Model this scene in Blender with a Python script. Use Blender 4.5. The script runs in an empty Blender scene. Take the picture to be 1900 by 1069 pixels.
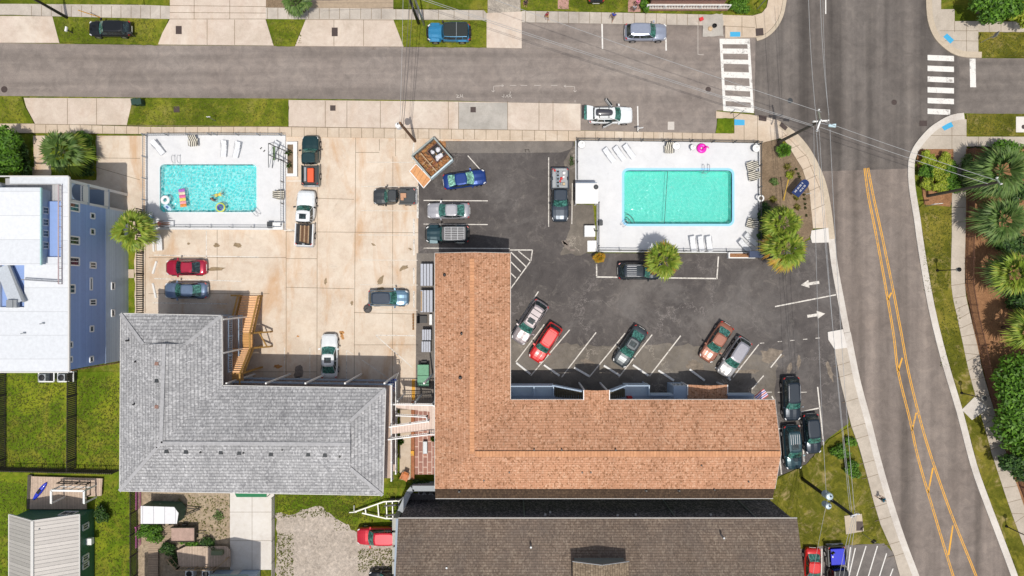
import bpy, bmesh, math, random
from mathutils import Vector, Matrix
R = math.radians
scene = bpy.context.scene
COL = scene.collection
# ------------------------------------------------------------ camera
HC = 76.77          # height of the camera above the ground
SP = 16.5           # picture units per metre on the ground
cam_d = bpy.data.cameras.new('camera'); cam_d.lens = 24.0; cam_d.sensor_width = 36.0
cam_d.clip_end = 1500; cam_d.clip_start = 0.5
cam = bpy.data.objects.new('camera', cam_d); COL.objects.link(cam)
cam.location = (0, 0, HC); cam.rotation_euler = (0, 0, 0)
scene.camera = cam
# ------------------------------------------------------------ world and sun
SUN_EL = 73.0; SUN_AZ = 173.0   # degrees; azimuth clockwise from north (+Y)
w = bpy.data.worlds.new('World'); scene.world = w; w.use_nodes = True
nt = w.node_tree; bg = nt.nodes['Background']
sky = nt.nodes.new('ShaderNodeTexSky'); sky.sky_type = 'NISHITA'; sky.sun_disc = False
sky.sun_elevation = R(SUN_EL); sky.sun_rotation = R(SUN_AZ); sky.dust_density = 2.5
hs = nt.nodes.new('ShaderNodeHueSaturation'); hs.inputs['Saturation'].default_value = .6
nt.links.new(sky.outputs[0], hs.inputs['Color']); nt.links.new(hs.outputs[0], bg.inputs[0]); bg.inputs[1].default_value = 0.145
sd = bpy.data.lights.new('sun', 'SUN'); sd.energy = 4.2; sd.angle = R(0.5); sd.color = (1.0, 0.945, 0.86)
so = bpy.data.objects.new('sun', sd); COL.objects.link(so)
az = R(SUN_AZ); el = R(SUN_EL)
sdir = Vector((math.sin(az)*math.cos(el), math.cos(az)*math.cos(el), math.sin(el)))
so.rotation_euler = sdir.to_track_quat('Z', 'Y').to_euler(); so.location = (0, -20, 60)
scene.view_settings.view_transform = 'Standard'; scene.view_settings.look = 'None'
scene.view_settings.exposure = -0.4; scene.view_settings.gamma = 1.0
scene.render.resolution_x = 1024; scene.render.resolution_y = 576
RN = random.Random(7)

# ------------------------------------------------------------ helpers
def G(px, py, h=0.0):
    k = (1 - h/HC)/SP
    return ((px-950.0)*k, -(py-534.5)*k)
def GP(pts, h=0.0): return [G(x, y, h) for x, y in pts]

def tag(o, label=None, cat=None, group=None, kind=None):
    if label: o['label'] = label
    if cat: o['category'] = cat
    if group: o['group'] = group
    if kind: o['kind'] = kind
    return o
def thing(name, label, cat, loc=(0, 0, 0), rotz=0.0, group=None):
    o = bpy.data.objects.new(name, None); COL.objects.link(o)
    o.empty_display_size = 0.3
    o.location = (loc[0], loc[1], loc[2] if len(loc) > 2 else 0.0); o.rotation_euler = (0, 0, rotz)
    return tag(o, label, cat, group)

class MB:
    def __init__(s): s.v = []; s.f = []; s.smooth = False
    def face(s, pts):
        n = len(s.v); s.v += [tuple(p) for p in pts]; s.f.append(tuple(range(n, n+len(pts)))); return s
    def prism(s, poly, z0, z1, cap0=True):
        a = sum(poly[i][0]*poly[(i+1) % len(poly)][1]-poly[(i+1) % len(poly)][0]*poly[i][1] for i in range(len(poly)))
        if a < 0: poly = poly[::-1]
        n = len(s.v); m = len(poly)
        s.v += [(x, y, z0) for x, y in poly] + [(x, y, z1) for x, y in poly]
        s.f.append(tuple(range(n+m, n+2*m)))
        if cap0: s.f.append(tuple(range(n+m-1, n-1, -1)))
        for i in range(m):
            j = (i+1) % m; s.f.append((n+i, n+j, n+m+j, n+m+i))
        return s
    def sheet(s, poly, z):
        a = sum(poly[i][0]*poly[(i+1) % len(poly)][1]-poly[(i+1) % len(poly)][0]*poly[i][1] for i in range(len(poly)))
        if a < 0: poly = poly[::-1]
        return s.face([(x, y, z) for x, y in poly])
    def box(s, x0, x1, y0, y1, z0, z1):
        return s.prism([(x0, y0), (x1, y0), (x1, y1), (x0, y1)], z0, z1)
    def obox(s, c, d, hl, hw, z0, z1):      # oriented box: centre, unit direction
        nx, ny = -d[1], d[0]
        P = [(c[0]+d[0]*a*hl+nx*b*hw, c[1]+d[1]*a*hl+ny*b*hw) for a, b in ((-1, -1), (1, -1), (1, 1), (-1, 1))]
        return s.prism(P, z0, z1)
    def bar(s, a, b, w, h=None):            # rectangular bar between two 3d points
        h = h or w; a = Vector(a); b = Vector(b); d = (b-a)
        if d.length < 1e-6: return s
        d.normalize(); up = Vector((0, 0, 1)) if abs(d.z) < .95 else Vector((1, 0, 0))
        sx = d.cross(up).normalized()*w*.5; sy = sx.cross(d).normalized()*h*.5
        n = len(s.v)
        for p in (a, b):
            for q in (-sx-sy, sx-sy, sx+sy, -sx+sy): s.v.append(tuple(p+q))
        s.f += [(n, n+1, n+2, n+3), (n+7, n+6, n+5, n+4)]
        for i in range(4):
            j = (i+1) % 4; s.f.append((n+j, n+i, n+4+i, n+4+j))
        return s
    def tube(s, pts, r, n=8, r1=None, cap=True):
        pts = [Vector(p) for p in pts]; m = len(pts); base = len(s.v)
        for i, p in enumerate(pts):
            d = (pts[min(i+1, m-1)]-pts[max(i-1, 0)]).normalized()
            up = Vector((0, 0, 1)) if abs(d.z) < .9 else Vector((1, 0, 0))
            u = d.cross(up).normalized(); v = u.cross(d).normalized()
            rr = r[i] if isinstance(r, (list, tuple)) else (r if r1 is None else r+(r1-r)*i/max(1, m-1))
            for k in range(n):
                a = 2*math.pi*k/n; s.v.append(tuple(p+u*rr*math.cos(a)+v*rr*math.sin(a)))
        for i in range(m-1):
            for k in range(n):
                k2 = (k+1) % n
                s.f.append((base+i*n+k2, base+i*n+k, base+(i+1)*n+k, base+(i+1)*n+k2))
        if cap:
            s.f.append(tuple(base+k for k in range(n)))
            s.f.append(tuple(base+(m-1)*n+k for k in range(n-1, -1, -1)))
        return s
    def cyl(s, c, r, z0, z1, n=16, r1=None):
        return s.tube([(c[0], c[1], z0), (c[0], c[1], z1)], r, n, r1)
    def lathe(s, c, prof, n=20):            # profile list (r, z)
        base = len(s.v); m = len(prof)
        for r, z in prof:
            for k in range(n):
                a = 2*math.pi*k/n; s.v.append((c[0]+r*math.cos(a), c[1]+r*math.sin(a), c[2]+z))
        for i in range(m-1):
            for k in range(n):
                k2 = (k+1) % n
                s.f.append((base+i*n+k, base+i*n+k2, base+(i+1)*n+k2, base+(i+1)*n+k))
        s.f.append(tuple(base+k for k in range(n-1, -1, -1)))
        s.f.append(tuple(base+(m-1)*n+k for k in range(n)))
        return s
    def loft(s, secs, close=True, caps=True):
        base = len(s.v); n = len(secs[0])
        for q in secs: s.v += [tuple(p) for p in q]
        for i in range(len(secs)-1):
            for k in range(n if close else n-1):
                k2 = (k+1) % n
                s.f.append((base+i*n+k, base+i*n+k2, base+(i+1)*n+k2, base+(i+1)*n+k))
        if caps:
            s.f.append(tuple(base+k for k in range(n-1, -1, -1)))
            s.f.append(tuple(base+(len(secs)-1)*n+k for k in range(n)))
        return s
    def build(s, name, mat, parent=None, loc=None, smooth=None, world=False, recalc=True):
        # world=True: vertices are world coordinates, turned into the space of parent (unrotated) or loc
        off = Vector((0, 0, 0))
        if world:
            if parent is not None:
                p = parent
                while p is not None: off += p.location; p = p.parent
            elif loc is not None: off = Vector((loc[0], loc[1], loc[2] if len(loc) > 2 else 0.0))
        me = bpy.data.meshes.new(name)
        me.from_pydata([(v[0]-off.x, v[1]-off.y, v[2]-off.z) for v in s.v], [], s.f)
        me.materials.append(mat)
        if recalc:
            bm = bmesh.new(); bm.from_mesh(me)
            bmesh.ops.recalc_face_normals(bm, faces=bm.faces); bm.to_mesh(me); bm.free()
        if (s.smooth if smooth is None else smooth):
            me.polygons.foreach_set('use_smooth', [True]*len(me.polygons))
        o = bpy.data.objects.new(name, me); COL.objects.link(o)
        if parent is not None: o.parent = parent
        if loc is not None: o.location = (loc[0], loc[1], loc[2] if len(loc) > 2 else 0.0)
        return o
SPLIT = {'roof_slope', 'balcony', 'tread', 'stair_parapet', 'canopy_post', 'stair_tread', 'bridge_step', 'bridge_post', 'balcony_post', 'support_post', 'landing', 'post', 'gablet', 'porch_roof', 'porch_post', 'entrance_canopy', 'dormer_roof', 'roof', 'porch_column', 'roof_unit', 'terrace_floor', 'parapet', 'gable_wall', 'ridge_cap', 'beam', 'gutter', 'roof_trim', 'frame_bar', 'porch_floor', 'leg', 'table_leg', 'dormer_trim'}
_mb_build = MB.build
def _split_build(s, name, mat, parent=None, loc=None, smooth=None, world=False, recalc=True):
    if name not in SPLIT or parent is None: return _mb_build(s, name, mat, parent, loc, smooth, world, recalc)
    par = list(range(len(s.v)))
    def find(a):
        while par[a] != a: par[a] = par[par[a]]; a = par[a]
        return a
    for f in s.f:
        r = find(f[0])
        for k in f[1:]: par[find(k)] = r
    groups = {}
    for f in s.f: groups.setdefault(find(f[0]), []).append(f)
    if name == 'roof' and len(groups) > 2: return _mb_build(s, name, mat, parent, loc, smooth, world, recalc)
    o = None
    for fs in groups.values():
        q = MB(); q.smooth = s.smooth; mp = {}
        for f in fs:
            for k in f:
                if k not in mp: mp[k] = len(q.v); q.v.append(s.v[k])
            q.f.append(tuple(mp[k] for k in f))
        o = _mb_build(q, name, mat, parent, loc, smooth, world, recalc)
    return o
MB.build = _split_build
def centroid(P): return (sum(p[0] for p in P)/len(P), sum(p[1] for p in P)/len(P))
def copy_tree(o, parent=None):
    c = o.copy(); COL.objects.link(c); c.parent = parent
    for ch in list(o.children): copy_tree(ch, c)
    return c
def subsurf(o, lv=1):
    m = o.modifiers.new('s', 'SUBSURF'); m.levels = lv; m.render_levels = lv; return o
def bevel(o, w=.02, seg=2):
    m = o.modifiers.new('b', 'BEVEL'); m.width = w; m.segments = seg; m.limit_method = 'ANGLE'; return o

# ------------------------------------------------------------ materials
MATS = {}
def lin(c):                                  # sRGB 0..255 -> linear
    return tuple(((x/255)/12.92 if x/255 <= .04045 else ((x/255+.055)/1.055)**2.4) for x in c)
def newmat(name):
    m = bpy.data.materials.new(name); m.use_nodes = True
    n = m.node_tree.nodes; l = m.node_tree.links
    return m, n, l, n['Principled BSDF']
def ramp(n, l, src, stops, interp='LINEAR'):
    r = n.new('ShaderNodeValToRGB'); r.color_ramp.interpolation = interp
    e = r.color_ramp.elements
    while len(e) < len(stops): e.new(.5)
    for i, (p, c) in enumerate(stops):
        e[i].position = p; e[i].color = (c[0], c[1], c[2], 1) if isinstance(c, (tuple, list)) else (c, c, c, 1)
    l.new(src, r.inputs[0]); return r.outputs[0]
def noise(n, l, co, scale, detail=4, rough=.6, dist=0.0):
    t = n.new('ShaderNodeTexNoise'); t.inputs['Scale'].default_value = scale
    t.inputs['Detail'].default_value = detail; t.inputs['Roughness'].default_value = rough
    t.inputs['Distortion'].default_value = dist
    l.new(co, t.inputs['Vector']); return t.outputs['Fac']
def mixc(n, l, fac, a, b, mode='MIX'):
    m = n.new('ShaderNodeMix'); m.data_type = 'RGBA'; m.blend_type = mode
    for s, v in ((m.inputs[0], fac), (m.inputs[6], a), (m.inputs[7], b)):
        if hasattr(v, 'is_linked'): l.new(v, s)
        elif isinstance(v, (tuple, list)): s.default_value = (v[0], v[1], v[2], 1)
        else: s.default_value = v
    return m.outputs[2]
def mth(n, l, op, a, b=None):
    m = n.new('ShaderNodeMath'); m.operation = op
    for s, v in zip(m.inputs, (a, b)):
        if v is None: continue
        if hasattr(v, 'is_linked'): l.new(v, s)
        else: s.default_value = v
    return m.outputs[0]
def wpos(n):
    g = n.new('ShaderNodeNewGeometry'); return g.outputs['Position']
def ocoord(n):
    g = n.new('ShaderNodeTexCoord'); return g.outputs['Object']
def mapp(n, l, co, scale=(1, 1, 1), rot=(0, 0, 0)):
    m = n.new('ShaderNodeMapping'); m.inputs['Scale'].default_value = scale; m.inputs['Rotation'].default_value = rot
    l.new(co, m.inputs['Vector']); return m.outputs[0]
def bumpn(n, l, h, b, strength=.3, dist=.02):
    u = n.new('ShaderNodeBump'); u.inputs['Strength'].default_value = strength; u.inputs['Distance'].default_value = dist
    l.new(h, u.inputs['Height']); l.new(u.outputs[0], b.inputs['Normal'])

def plain(name, c, rough=.6, metal=0.0, var=.12, scale=6.0, coat=0.0, spec=.5, bump=0.0):
    key = name
    if key in MATS: return MATS[key]
    m, n, l, b = newmat(name)
    co = ocoord(n); f = noise(n, l, co, scale, 4, .65)
    col = ramp(n, l, f, [(.25, tuple(x*(1-var) for x in c)), (.75, tuple(min(1, x*(1+var)) for x in c))])
    l.new(col, b.inputs['Base Color'])
    b.inputs['Roughness'].default_value = rough; b.inputs['Metallic'].default_value = metal
    b.inputs['Coat Weight'].default_value = coat; b.inputs['Specular IOR Level'].default_value = spec
    if bump: bumpn(n, l, f, b, bump)
    MATS[key] = m; return m

def m_asphalt(name, base, patch, crack=0.0, streak=None, stain=.5):
    m, n, l, b = newmat(name); co = wpos(n)
    big = noise(n, l, co, .12, 5, .6, .4)
    col = ramp(n, l, big, [(.3, base), (.7, patch)])
    mid = noise(n, l, co, .9, 6, .7, .6)
    col = mixc(n, l, .5, col, ramp(n, l, mid, [(.3, (.30, .30, .30)), (.5, (.5, .5, .5)), (.72, (.74, .73, .70))]), 'OVERLAY')
    fine = noise(n, l, co, 14, 3, .8)
    col = mixc(n, l, .55, col, ramp(n, l, fine, [(.3, (.28, .28, .28)), (.7, (.72, .72, .72))]), 'OVERLAY')
    if streak is not None:
        sx = noise(n, l, mapp(n, l, co, streak[0], streak[1]), 1.0, 3, .5)
        col = mixc(n, l, streak[2], col, ramp(n, l, sx, [(.32, (.22, .22, .22)), (.52, (.5, .5, .5)), (.7, (.72, .72, .71))]), 'OVERLAY')
    if crack:
        dn = n.new('ShaderNodeTexNoise'); dn.inputs['Scale'].default_value = .6; dn.inputs['Detail'].default_value = 8; dn.inputs['Roughness'].default_value = .7
        l.new(co, dn.inputs['Vector'])
        dco = mixc(n, l, 1.0, co, mixc(n, l, 1.0, dn.outputs['Color'], (4.5, 4.5, 4.5), 'MULTIPLY'), 'ADD')
        vo = n.new('ShaderNodeTexVoronoi'); vo.feature = 'DISTANCE_TO_EDGE'; vo.inputs['Scale'].default_value = .33
        l.new(dco, vo.inputs['Vector'])
        line = ramp(n, l, vo.outputs['Distance'], [(0.0, 1.0), (.007, .7), (.016, 0.0)])
        msk = ramp(n, l, noise(n, l, co, .16, 3, .5), [(.5, 0.0), (.66, 1.0)])
        fac = mth(n, l, 'MULTIPLY', mth(n, l, 'MULTIPLY', line, msk), crack)
        col = mixc(n, l, fac, col, tuple(min(1, x*3.2) for x in patch))
        # pale worn scuffs
        sc = noise(n, l, co, .55, 8, .8, 1.6)
        col = mixc(n, l, mth(n, l, 'MULTIPLY', ramp(n, l, sc, [(.54, 0.0), (.68, 1.0)]), .5), col, (.24, .215, .19))
        sm = noise(n, l, co, .11, 5, .75, 1.2)
        col = mixc(n, l, mth(n, l, 'MULTIPLY', ramp(n, l, sm, [(.5, 0.0), (.66, 1.0)]), .38), col, (.21, .195, .185))
    if stain:
        st = noise(n, l, co, .33, 6, .75, .8)
        col = mixc(n, l, mth(n, l, 'MULTIPLY', ramp(n, l, st, [(.62, 0.0), (.74, 1.0)]), stain), col, (.035, .03, .028))
    l.new(col, b.inputs['Base Color']); b.inputs['Roughness'].default_value = .9
    b.inputs['Specular IOR Level'].default_value = .25
    bumpn(n, l, fine, b, .35, .015); return m

def m_concrete(name, base, dark, rust=0.0, dirt=.5, fine_amt=.35):
    m, n, l, b = newmat(name); co = wpos(n)
    col = ramp(n, l, noise(n, l, co, .25, 6, .65, .3), [(.3, dark), (.62, base)])
    md = noise(n, l, co, 1.3, 6, .75, .5)
    col = mixc(n, l, .4, col, ramp(n, l, md, [(.3, (.34, .33, .31)), (.52, (.5, .5, .5)), (.75, (.64, .64, .64))]), 'OVERLAY')
    fi = noise(n, l, co, 10, 3, .8)
    col = mixc(n, l, fine_amt, col, ramp(n, l, fi, [(.3, (.36, .36, .36)), (.7, (.64, .64, .64))]), 'OVERLAY')
    if rust:
        pl_ = noise(n, l, co, .16, 6, .7, .9)
        col = mixc(n, l, mth(n, l, 'MULTIPLY', ramp(n, l, pl_, [(.5, 0.0), (.68, 1.0)]), .5), col, (.74, .67, .58))
        r1 = noise(n, l, mapp(n, l, co, (.35, .09, 1)), 1.0, 5, .7, .5)
        col = mixc(n, l, mth(n, l, 'MULTIPLY', ramp(n, l, r1, [(.5, 0.0), (.70, 1.0)]), rust), col, (.50, .27, .11))
    if dirt:
        d1 = noise(n, l, co, .45, 7, .8, 1.2)
        col = mixc(n, l, mth(n, l, 'MULTIPLY', ramp(n, l, d1, [(.60, 0.0), (.76, 1.0)]), dirt), col, (.16, .13, .095))
    l.new(col, b.inputs['Base Color']); b.inputs['Roughness'].default_value = .85
    b.inputs['Specular IOR Level'].default_value = .3
    bumpn(n, l, fi, b, .2, .01); return m

def m_grass(name, a, c, dry, dryamt=.6):
    m, n, l, b = newmat(name); co = wpos(n)
    col = ramp(n, l, noise(n, l, co, .22, 6, .7, .8), [(.34, tuple(x*.72 for x in a)), (.5, a), (.64, c)])
    yl_ = noise(n, l, co, .30, 6, .75, 1.4)
    col = mixc(n, l, mth(n, l, 'MULTIPLY', ramp(n, l, yl_, [(.48, 0.0), (.62, 1.0)]), .55), col, (.26, .23, .035))
    md = noise(n, l, co, 2.2, 6, .8, .8)
    col = mixc(n, l, .75, col, ramp(n, l, md, [(.28, (.20, .22, .2)), (.5, (.5, .5, .5)), (.75, (.74, .72, .6))]), 'OVERLAY')
    fi = noise(n, l, co, 22, 3, .85)
    col = mixc(n, l, .7, col, ramp(n, l, fi, [(.3, (.22, .22, .22)), (.7, (.75, .75, .7))]), 'OVERLAY')
    d1 = noise(n, l, co, .5, 8, .78, 1.0)
    col = mixc(n, l, mth(n, l, 'MULTIPLY', ramp(n, l, d1, [(.53, 0.0), (.68, 1.0)]), dryamt), col, dry)
    l.new(col, b.inputs['Base Color']); b.inputs['Roughness'].default_value = .95
    b.inputs['Specular IOR Level'].default_value = .1
    bumpn(n, l, mixc(n, l, .5, md, fi), b, .9, .05); return m

def m_soil(name, a, c, spk=(.5, .4, .3), scale=5.0):
    m, n, l, b = newmat(name); co = wpos(n)
    col = ramp(n, l, noise(n, l, co, .5, 6, .7, .6), [(.3, a), (.7, c)])
    f2 = noise(n, l, co, scale, 5, .85, .8)
    col = mixc(n, l, .8, col, ramp(n, l, f2, [(.3, (.2, .2, .2)), (.7, (.78, .76, .72))]), 'OVERLAY')
    f3 = noise(n, l, co, 20, 2, .8)
    col = mixc(n, l, ramp(n, l, f3, [(.68, 0.0), (.76, .7)]), col, spk)
    l.new(col, b.inputs['Base Color']); b.inputs['Roughness'].default_value = .95
    b.inputs['Specular IOR Level'].default_value = .1
    bumpn(n, l, f2, b, .7, .05); return m

def m_shingle(name, cols, mortar, rot=0.0, bw=.42, rh=.22, bumps=.5, patch=None, vertical=False):
    """asphalt shingles in courses; rows run along x turned by rot"""
    m, n, l, b = newmat(name); co = mapp(n, l, wpos(n), (1, 1, 0), (0, 0, rot))
    if vertical:
        sp = n.new('ShaderNodeSeparateXYZ'); l.new(wpos(n), sp.inputs[0]); cb = n.new('ShaderNodeCombineXYZ')
        l.new(mth(n, l, 'ADD', sp.outputs[0], sp.outputs[1]), cb.inputs[0]); l.new(sp.outputs[2], cb.inputs[1]); co = cb.outputs[0]
    br = n.new('ShaderNodeTexBrick'); br.inputs['Scale'].default_value = 1.0
    br.inputs['Brick Width'].default_value = bw; br.inputs['Row Height'].default_value = rh
    br.inputs['Mortar Size'].default_value = .012; br.inputs['Mortar Smooth'].default_value = .2
    br.inputs['Color1'].default_value = (*cols[0], 1); br.inputs['Color2'].default_value = (*cols[1], 1)
    br.inputs['Mortar'].default_value = (*mortar, 1); br.inputs['Bias'].default_value = 0.0
    l.new(co, br.inputs['Vector'])
    vo = n.new('ShaderNodeTexVoronoi'); vo.inputs['Scale'].default_value = 1.0
    l.new(mapp(n, l, co, (7.0, 5.0, 1)), vo.inputs['Vector'])
    sep = n.new('ShaderNodeSeparateColor'); l.new(vo.outputs['Color'], sep.inputs[0])
    col = mixc(n, l, ramp(n, l, sep.outputs[0], [(.80, 0.0), (.86, .75)]), br.outputs['Color'], cols[2])
    col = mixc(n, l, ramp(n, l, sep.outputs[1], [(.78, 0.0), (.84, .55)]), col, cols[3])
    big = noise(n, l, wpos(n), .13, 5, .65, .3)
    col = mixc(n, l, .7, col, ramp(n, l, big, [(.3, (.40, .40, .40)), (.7, (.58, .58, .58))]), 'OVERLAY')
    sy = n.new('ShaderNodeSeparateXYZ'); l.new(co, sy.inputs[0])
    rl = mth(n, l, 'LESS_THAN', mth(n, l, 'FRACT', mth(n, l, 'DIVIDE', sy.outputs[1], rh)), .24)
    col = mixc(n, l, mth(n, l, 'MULTIPLY', rl, .45), col, mortar)
    st = noise(n, l, mapp(n, l, co, (.5, .09, 1)), 1.0, 6, .7, .4)
    col = mixc(n, l, .55, col, ramp(n, l, st, [(.3, (.38, .38, .38)), (.7, (.60, .60, .60))]), 'OVERLAY')
    if patch:
        p1 = noise(n, l, mapp(n, l, wpos(n), (.28, .07, 1)), 1.0, 6, .7, .3)
        col = mixc(n, l, ramp(n, l, p1, [(.42, 0.0), (.66, .55)]), col, patch)
    fi = noise(n, l, wpos(n), 16, 3, .8)
    col = mixc(n, l, .4, col, ramp(n, l, fi, [(.3, (.32, .32, .32)), (.7, (.68, .68, .68))]), 'OVERLAY')
    l.new(col, b.inputs['Base Color']); b.inputs['Roughness'].default_value = .92
    b.inputs['Specular IOR Level'].default_value = .2
    bumpn(n, l, mth(n, l, 'SUBTRACT', fi, br.outputs['Fac']), b, bumps, .03); return m

def m_lines(name, a, c, axis='x', period=.2, width=.12, rough=.6, metal=0.0, obj=False, var=.15, rot=0.0):
    """boards, siding or ribs: thin darker joints every period metres along an axis"""
    if name in MATS: return MATS[name]
    m, n, l, b = newmat(name); co = ocoord(n) if obj else wpos(n)
    if rot: co = mapp(n, l, co, (1, 1, 1), (0, 0, rot))
    sp = n.new('ShaderNodeSeparateXYZ'); l.new(co, sp.inputs[0])
    v = mth(n, l, 'FRACT', mth(n, l, 'MULTIPLY', sp.outputs['xyz'.index(axis)], 1.0/period))
    k = mth(n, l, 'LESS_THAN', v, width)
    f = noise(n, l, co, 3.0, 5, .7)
    ca = ramp(n, l, f, [(.3, tuple(x*(1-var) for x in a)), (.7, tuple(min(1, x*(1+var)) for x in a))])
    # each board its own tone
    wn = n.new('ShaderNodeTexWhiteNoise'); wn.noise_dimensions = '1D'
    l.new(mth(n, l, 'FLOOR', mth(n, l, 'MULTIPLY', sp.outputs['xyz'.index(axis)], 1.0/period)), wn.inputs['W'])
    ca = mixc(n, l, .35, ca, ramp(n, l, wn.outputs[0], [(0, (.36, .36, .36)), (1, (.64, .64, .64))]), 'OVERLAY')
    col = mixc(n, l, k, ca, c)
    l.new(col, b.inputs['Base Color']); b.inputs['Roughness'].default_value = rough
    b.inputs['Metallic'].default_value = metal
    bumpn(n, l, mth(n, l, 'SUBTRACT', 1.0, k), b, .5, .02)
    MATS[name] = m; return m

def m_leaf(name, cols, rough=.55, spec=.35, trans=.25):
    """leaves: each loose leaf takes its own tone"""
    if name in MATS: return MATS[name]
    m, n, l, b = newmat(name)
    g = n.new('ShaderNodeNewGeometry')
    r = ramp(n, l, g.outputs['Random Per Island'], [(i/(len(cols)-1), c) for i, c in enumerate(cols)])
    big = noise(n, l, g.outputs['Position'], .9, 3, .6)
    col = mixc(n, l, .5, r, ramp(n, l, big, [(.3, (.36, .36, .36)), (.7, (.64, .64, .64))]), 'OVERLAY')
    l.new(col, b.inputs['Base Color']); b.inputs['Roughness'].default_value = rough
    b.inputs['Specular IOR Level'].default_value = spec
    tr = n.new('ShaderNodeBsdfTranslucent'); l.new(col, tr.inputs['Color'])
    mx = n.new('ShaderNodeMixShader'); mx.inputs[0].default_value = trans
    l.new(b.outputs[0], mx.inputs[1]); l.new(tr.outputs[0], mx.inputs[2])
    l.new(mx.outputs[0], n['Material Output'].inputs['Surface'])
    MATS[name] = m; return m

def m_glass_tint(name, c, rough=.06):
    if name in MATS: return MATS[name]
    m, n, l, b = newmat(name)
    b.inputs['Base Color'].default_value = (*c, 1); b.inputs['Roughness'].default_value = rough
    b.inputs['Specular IOR Level'].default_value = .8
    f = noise(n, l, ocoord(n), 3.2, 4, .7, .8)
    col = ramp(n, l, f, [(.36, tuple(x*.35 for x in c)), (.5, c), (.66, tuple(min(1, x*2.6+.02) for x in c))])
    l.new(col, b.inputs['Base Color'])
    MATS[name] = m; return m

def m_water(name, tint, painted_glint, scale, amt, bump=.5):
    m, n, l, b = newmat(name); co = wpos(n)
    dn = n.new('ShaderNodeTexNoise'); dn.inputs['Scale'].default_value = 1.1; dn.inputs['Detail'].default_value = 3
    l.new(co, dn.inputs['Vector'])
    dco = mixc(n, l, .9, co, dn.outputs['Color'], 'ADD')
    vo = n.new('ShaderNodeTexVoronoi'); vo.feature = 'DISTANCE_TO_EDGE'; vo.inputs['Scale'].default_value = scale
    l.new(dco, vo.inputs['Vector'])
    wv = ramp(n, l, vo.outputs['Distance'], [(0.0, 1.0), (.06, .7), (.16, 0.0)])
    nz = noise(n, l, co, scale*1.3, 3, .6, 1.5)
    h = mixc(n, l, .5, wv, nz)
    gl = n.new('ShaderNodeBsdfGlossy'); gl.inputs['Roughness'].default_value = .04
    gl.inputs['Color'].default_value = (.85, .95, .95, 1)
    tp = n.new('ShaderNodeBsdfTransparent'); tp.inputs['Color'].default_value = (*tint, 1)
    df = n.new('ShaderNodeBsdfDiffuse'); df.inputs['Color'].default_value = (*painted_glint, 1)
    bu = n.new('ShaderNodeBump'); bu.inputs['Strength'].default_value = bump; bu.inputs['Distance'].default_value = .08
    l.new(h, bu.inputs['Height']); l.new(bu.outputs[0], gl.inputs['Normal']); l.new(bu.outputs[0], df.inputs['Normal'])
    fr = n.new('ShaderNodeFresnel'); fr.inputs['IOR'].default_value = 1.33; l.new(bu.outputs[0], fr.inputs['Normal'])
    m1 = n.new('ShaderNodeMixShader'); l.new(mth(n, l, 'MULTIPLY', wv, amt), m1.inputs[0])  # water glitter painted in: pale diffuse colour along the wave crest lines
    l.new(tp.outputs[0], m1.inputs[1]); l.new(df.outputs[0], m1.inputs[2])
    m2 = n.new('ShaderNodeMixShader'); l.new(fr.outputs[0], m2.inputs[0])
    l.new(m1.outputs[0], m2.inputs[1]); l.new(gl.outputs[0], m2.inputs[2])
    l.new(m2.outputs[0], n['Material Output'].inputs['Surface']); return m

# the palette
M = {}
M['street'] = m_asphalt('street_asphalt', (.215, .182, .163), (.26, .226, .204), 0, ((.03, .9, 1), (0, 0, 0), .35), .35)
M['avenue_n'] = m_asphalt('avenue_dark_asphalt', (.118, .103, .094), (.16, .142, .130), 0, ((.6, .02, 1), (0, 0, 0), .7), .15)
M['avenue_s'] = m_asphalt('avenue_worn_asphalt', (.185, .153, .134), (.22, .186, .165), 0, ((.5, .015, 1), (0, 0, R(-13)), .7), .15)
M['side'] = m_asphalt('side_street_asphalt', (.14, .12, .108), (.18, .158, .143), 0, ((.04, .8, 1), (0, 0, 0), .4), .2)
M['lot'] = m_asphalt('lot_asphalt', (.066, .059, .058), (.125, .112, .106), .6, None, .35)
M['lot_worn'] = m_asphalt('worn_lot_asphalt', (.12, .105, .09), (.21, .185, .155), 1.0, None, .6)
M['lot_strip'] = m_asphalt('old_strip_asphalt', (.16, .14, .125), (.2, .18, .16), .4, None, .4)
M['conc'] = m_concrete('lot_concrete', (.66, .56, .455), (.55, .455, .36), .62, .4)
M['conc2'] = m_concrete('driveway_concrete', (.59, .50, .425), (.49, .41, .335), .14, .3)
M['conc3'] = m_concrete('grey_sidewalk_concrete', (.50, .44, .37), (.41, .36, .30), 0, .25)
M['walk'] = m_concrete('sidewalk_concrete', (.57, .47, .365), (.47, .38, .29), .12, .18)
M['walk_old'] = m_concrete('weathered_sidewalk', (.52, .47, .41), (.36, .32, .28), 0, .5)
M['kerb'] = m_concrete('kerb_concrete', (.62, .58, .53), (.50, .46, .42), 0, .2)
M['kerb_tan'] = m_concrete('tan_kerb_concrete', (.52, .44, .34), (.44, .37, .28), 0, .15)
M['patch'] = m_concrete('grey_patch_concrete', (.45, .42, .38), (.34, .32, .29), 0, .3)
M['white_slab'] = m_concrete('pale_slab_concrete', (.68, .65, .61), (.60, .56, .52), 0, .05, .15)
M['deck'] = m_concrete('pool_deck_coating', (.69, .695, .705), (.63, .64, .66), 0, .12, .16)
M['grass'] = m_grass('lawn_grass', (.10, .135, .011), (.18, .20, .022), (.30, .24, .09), .4)
M['grass_dry'] = m_grass('dry_verge_grass', (.11, .115, .014), (.18, .155, .03), (.40, .30, .15), .8)
M['grass_lush'] = m_grass('lush_grass', (.105, .165, .010), (.20, .235, .018), (.26, .22, .05), .4)
M['sand'] = m_soil('sandy_ground', (.36, .315, .275), (.50, .445, .40), (.6, .55, .5), 3.0)
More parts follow.
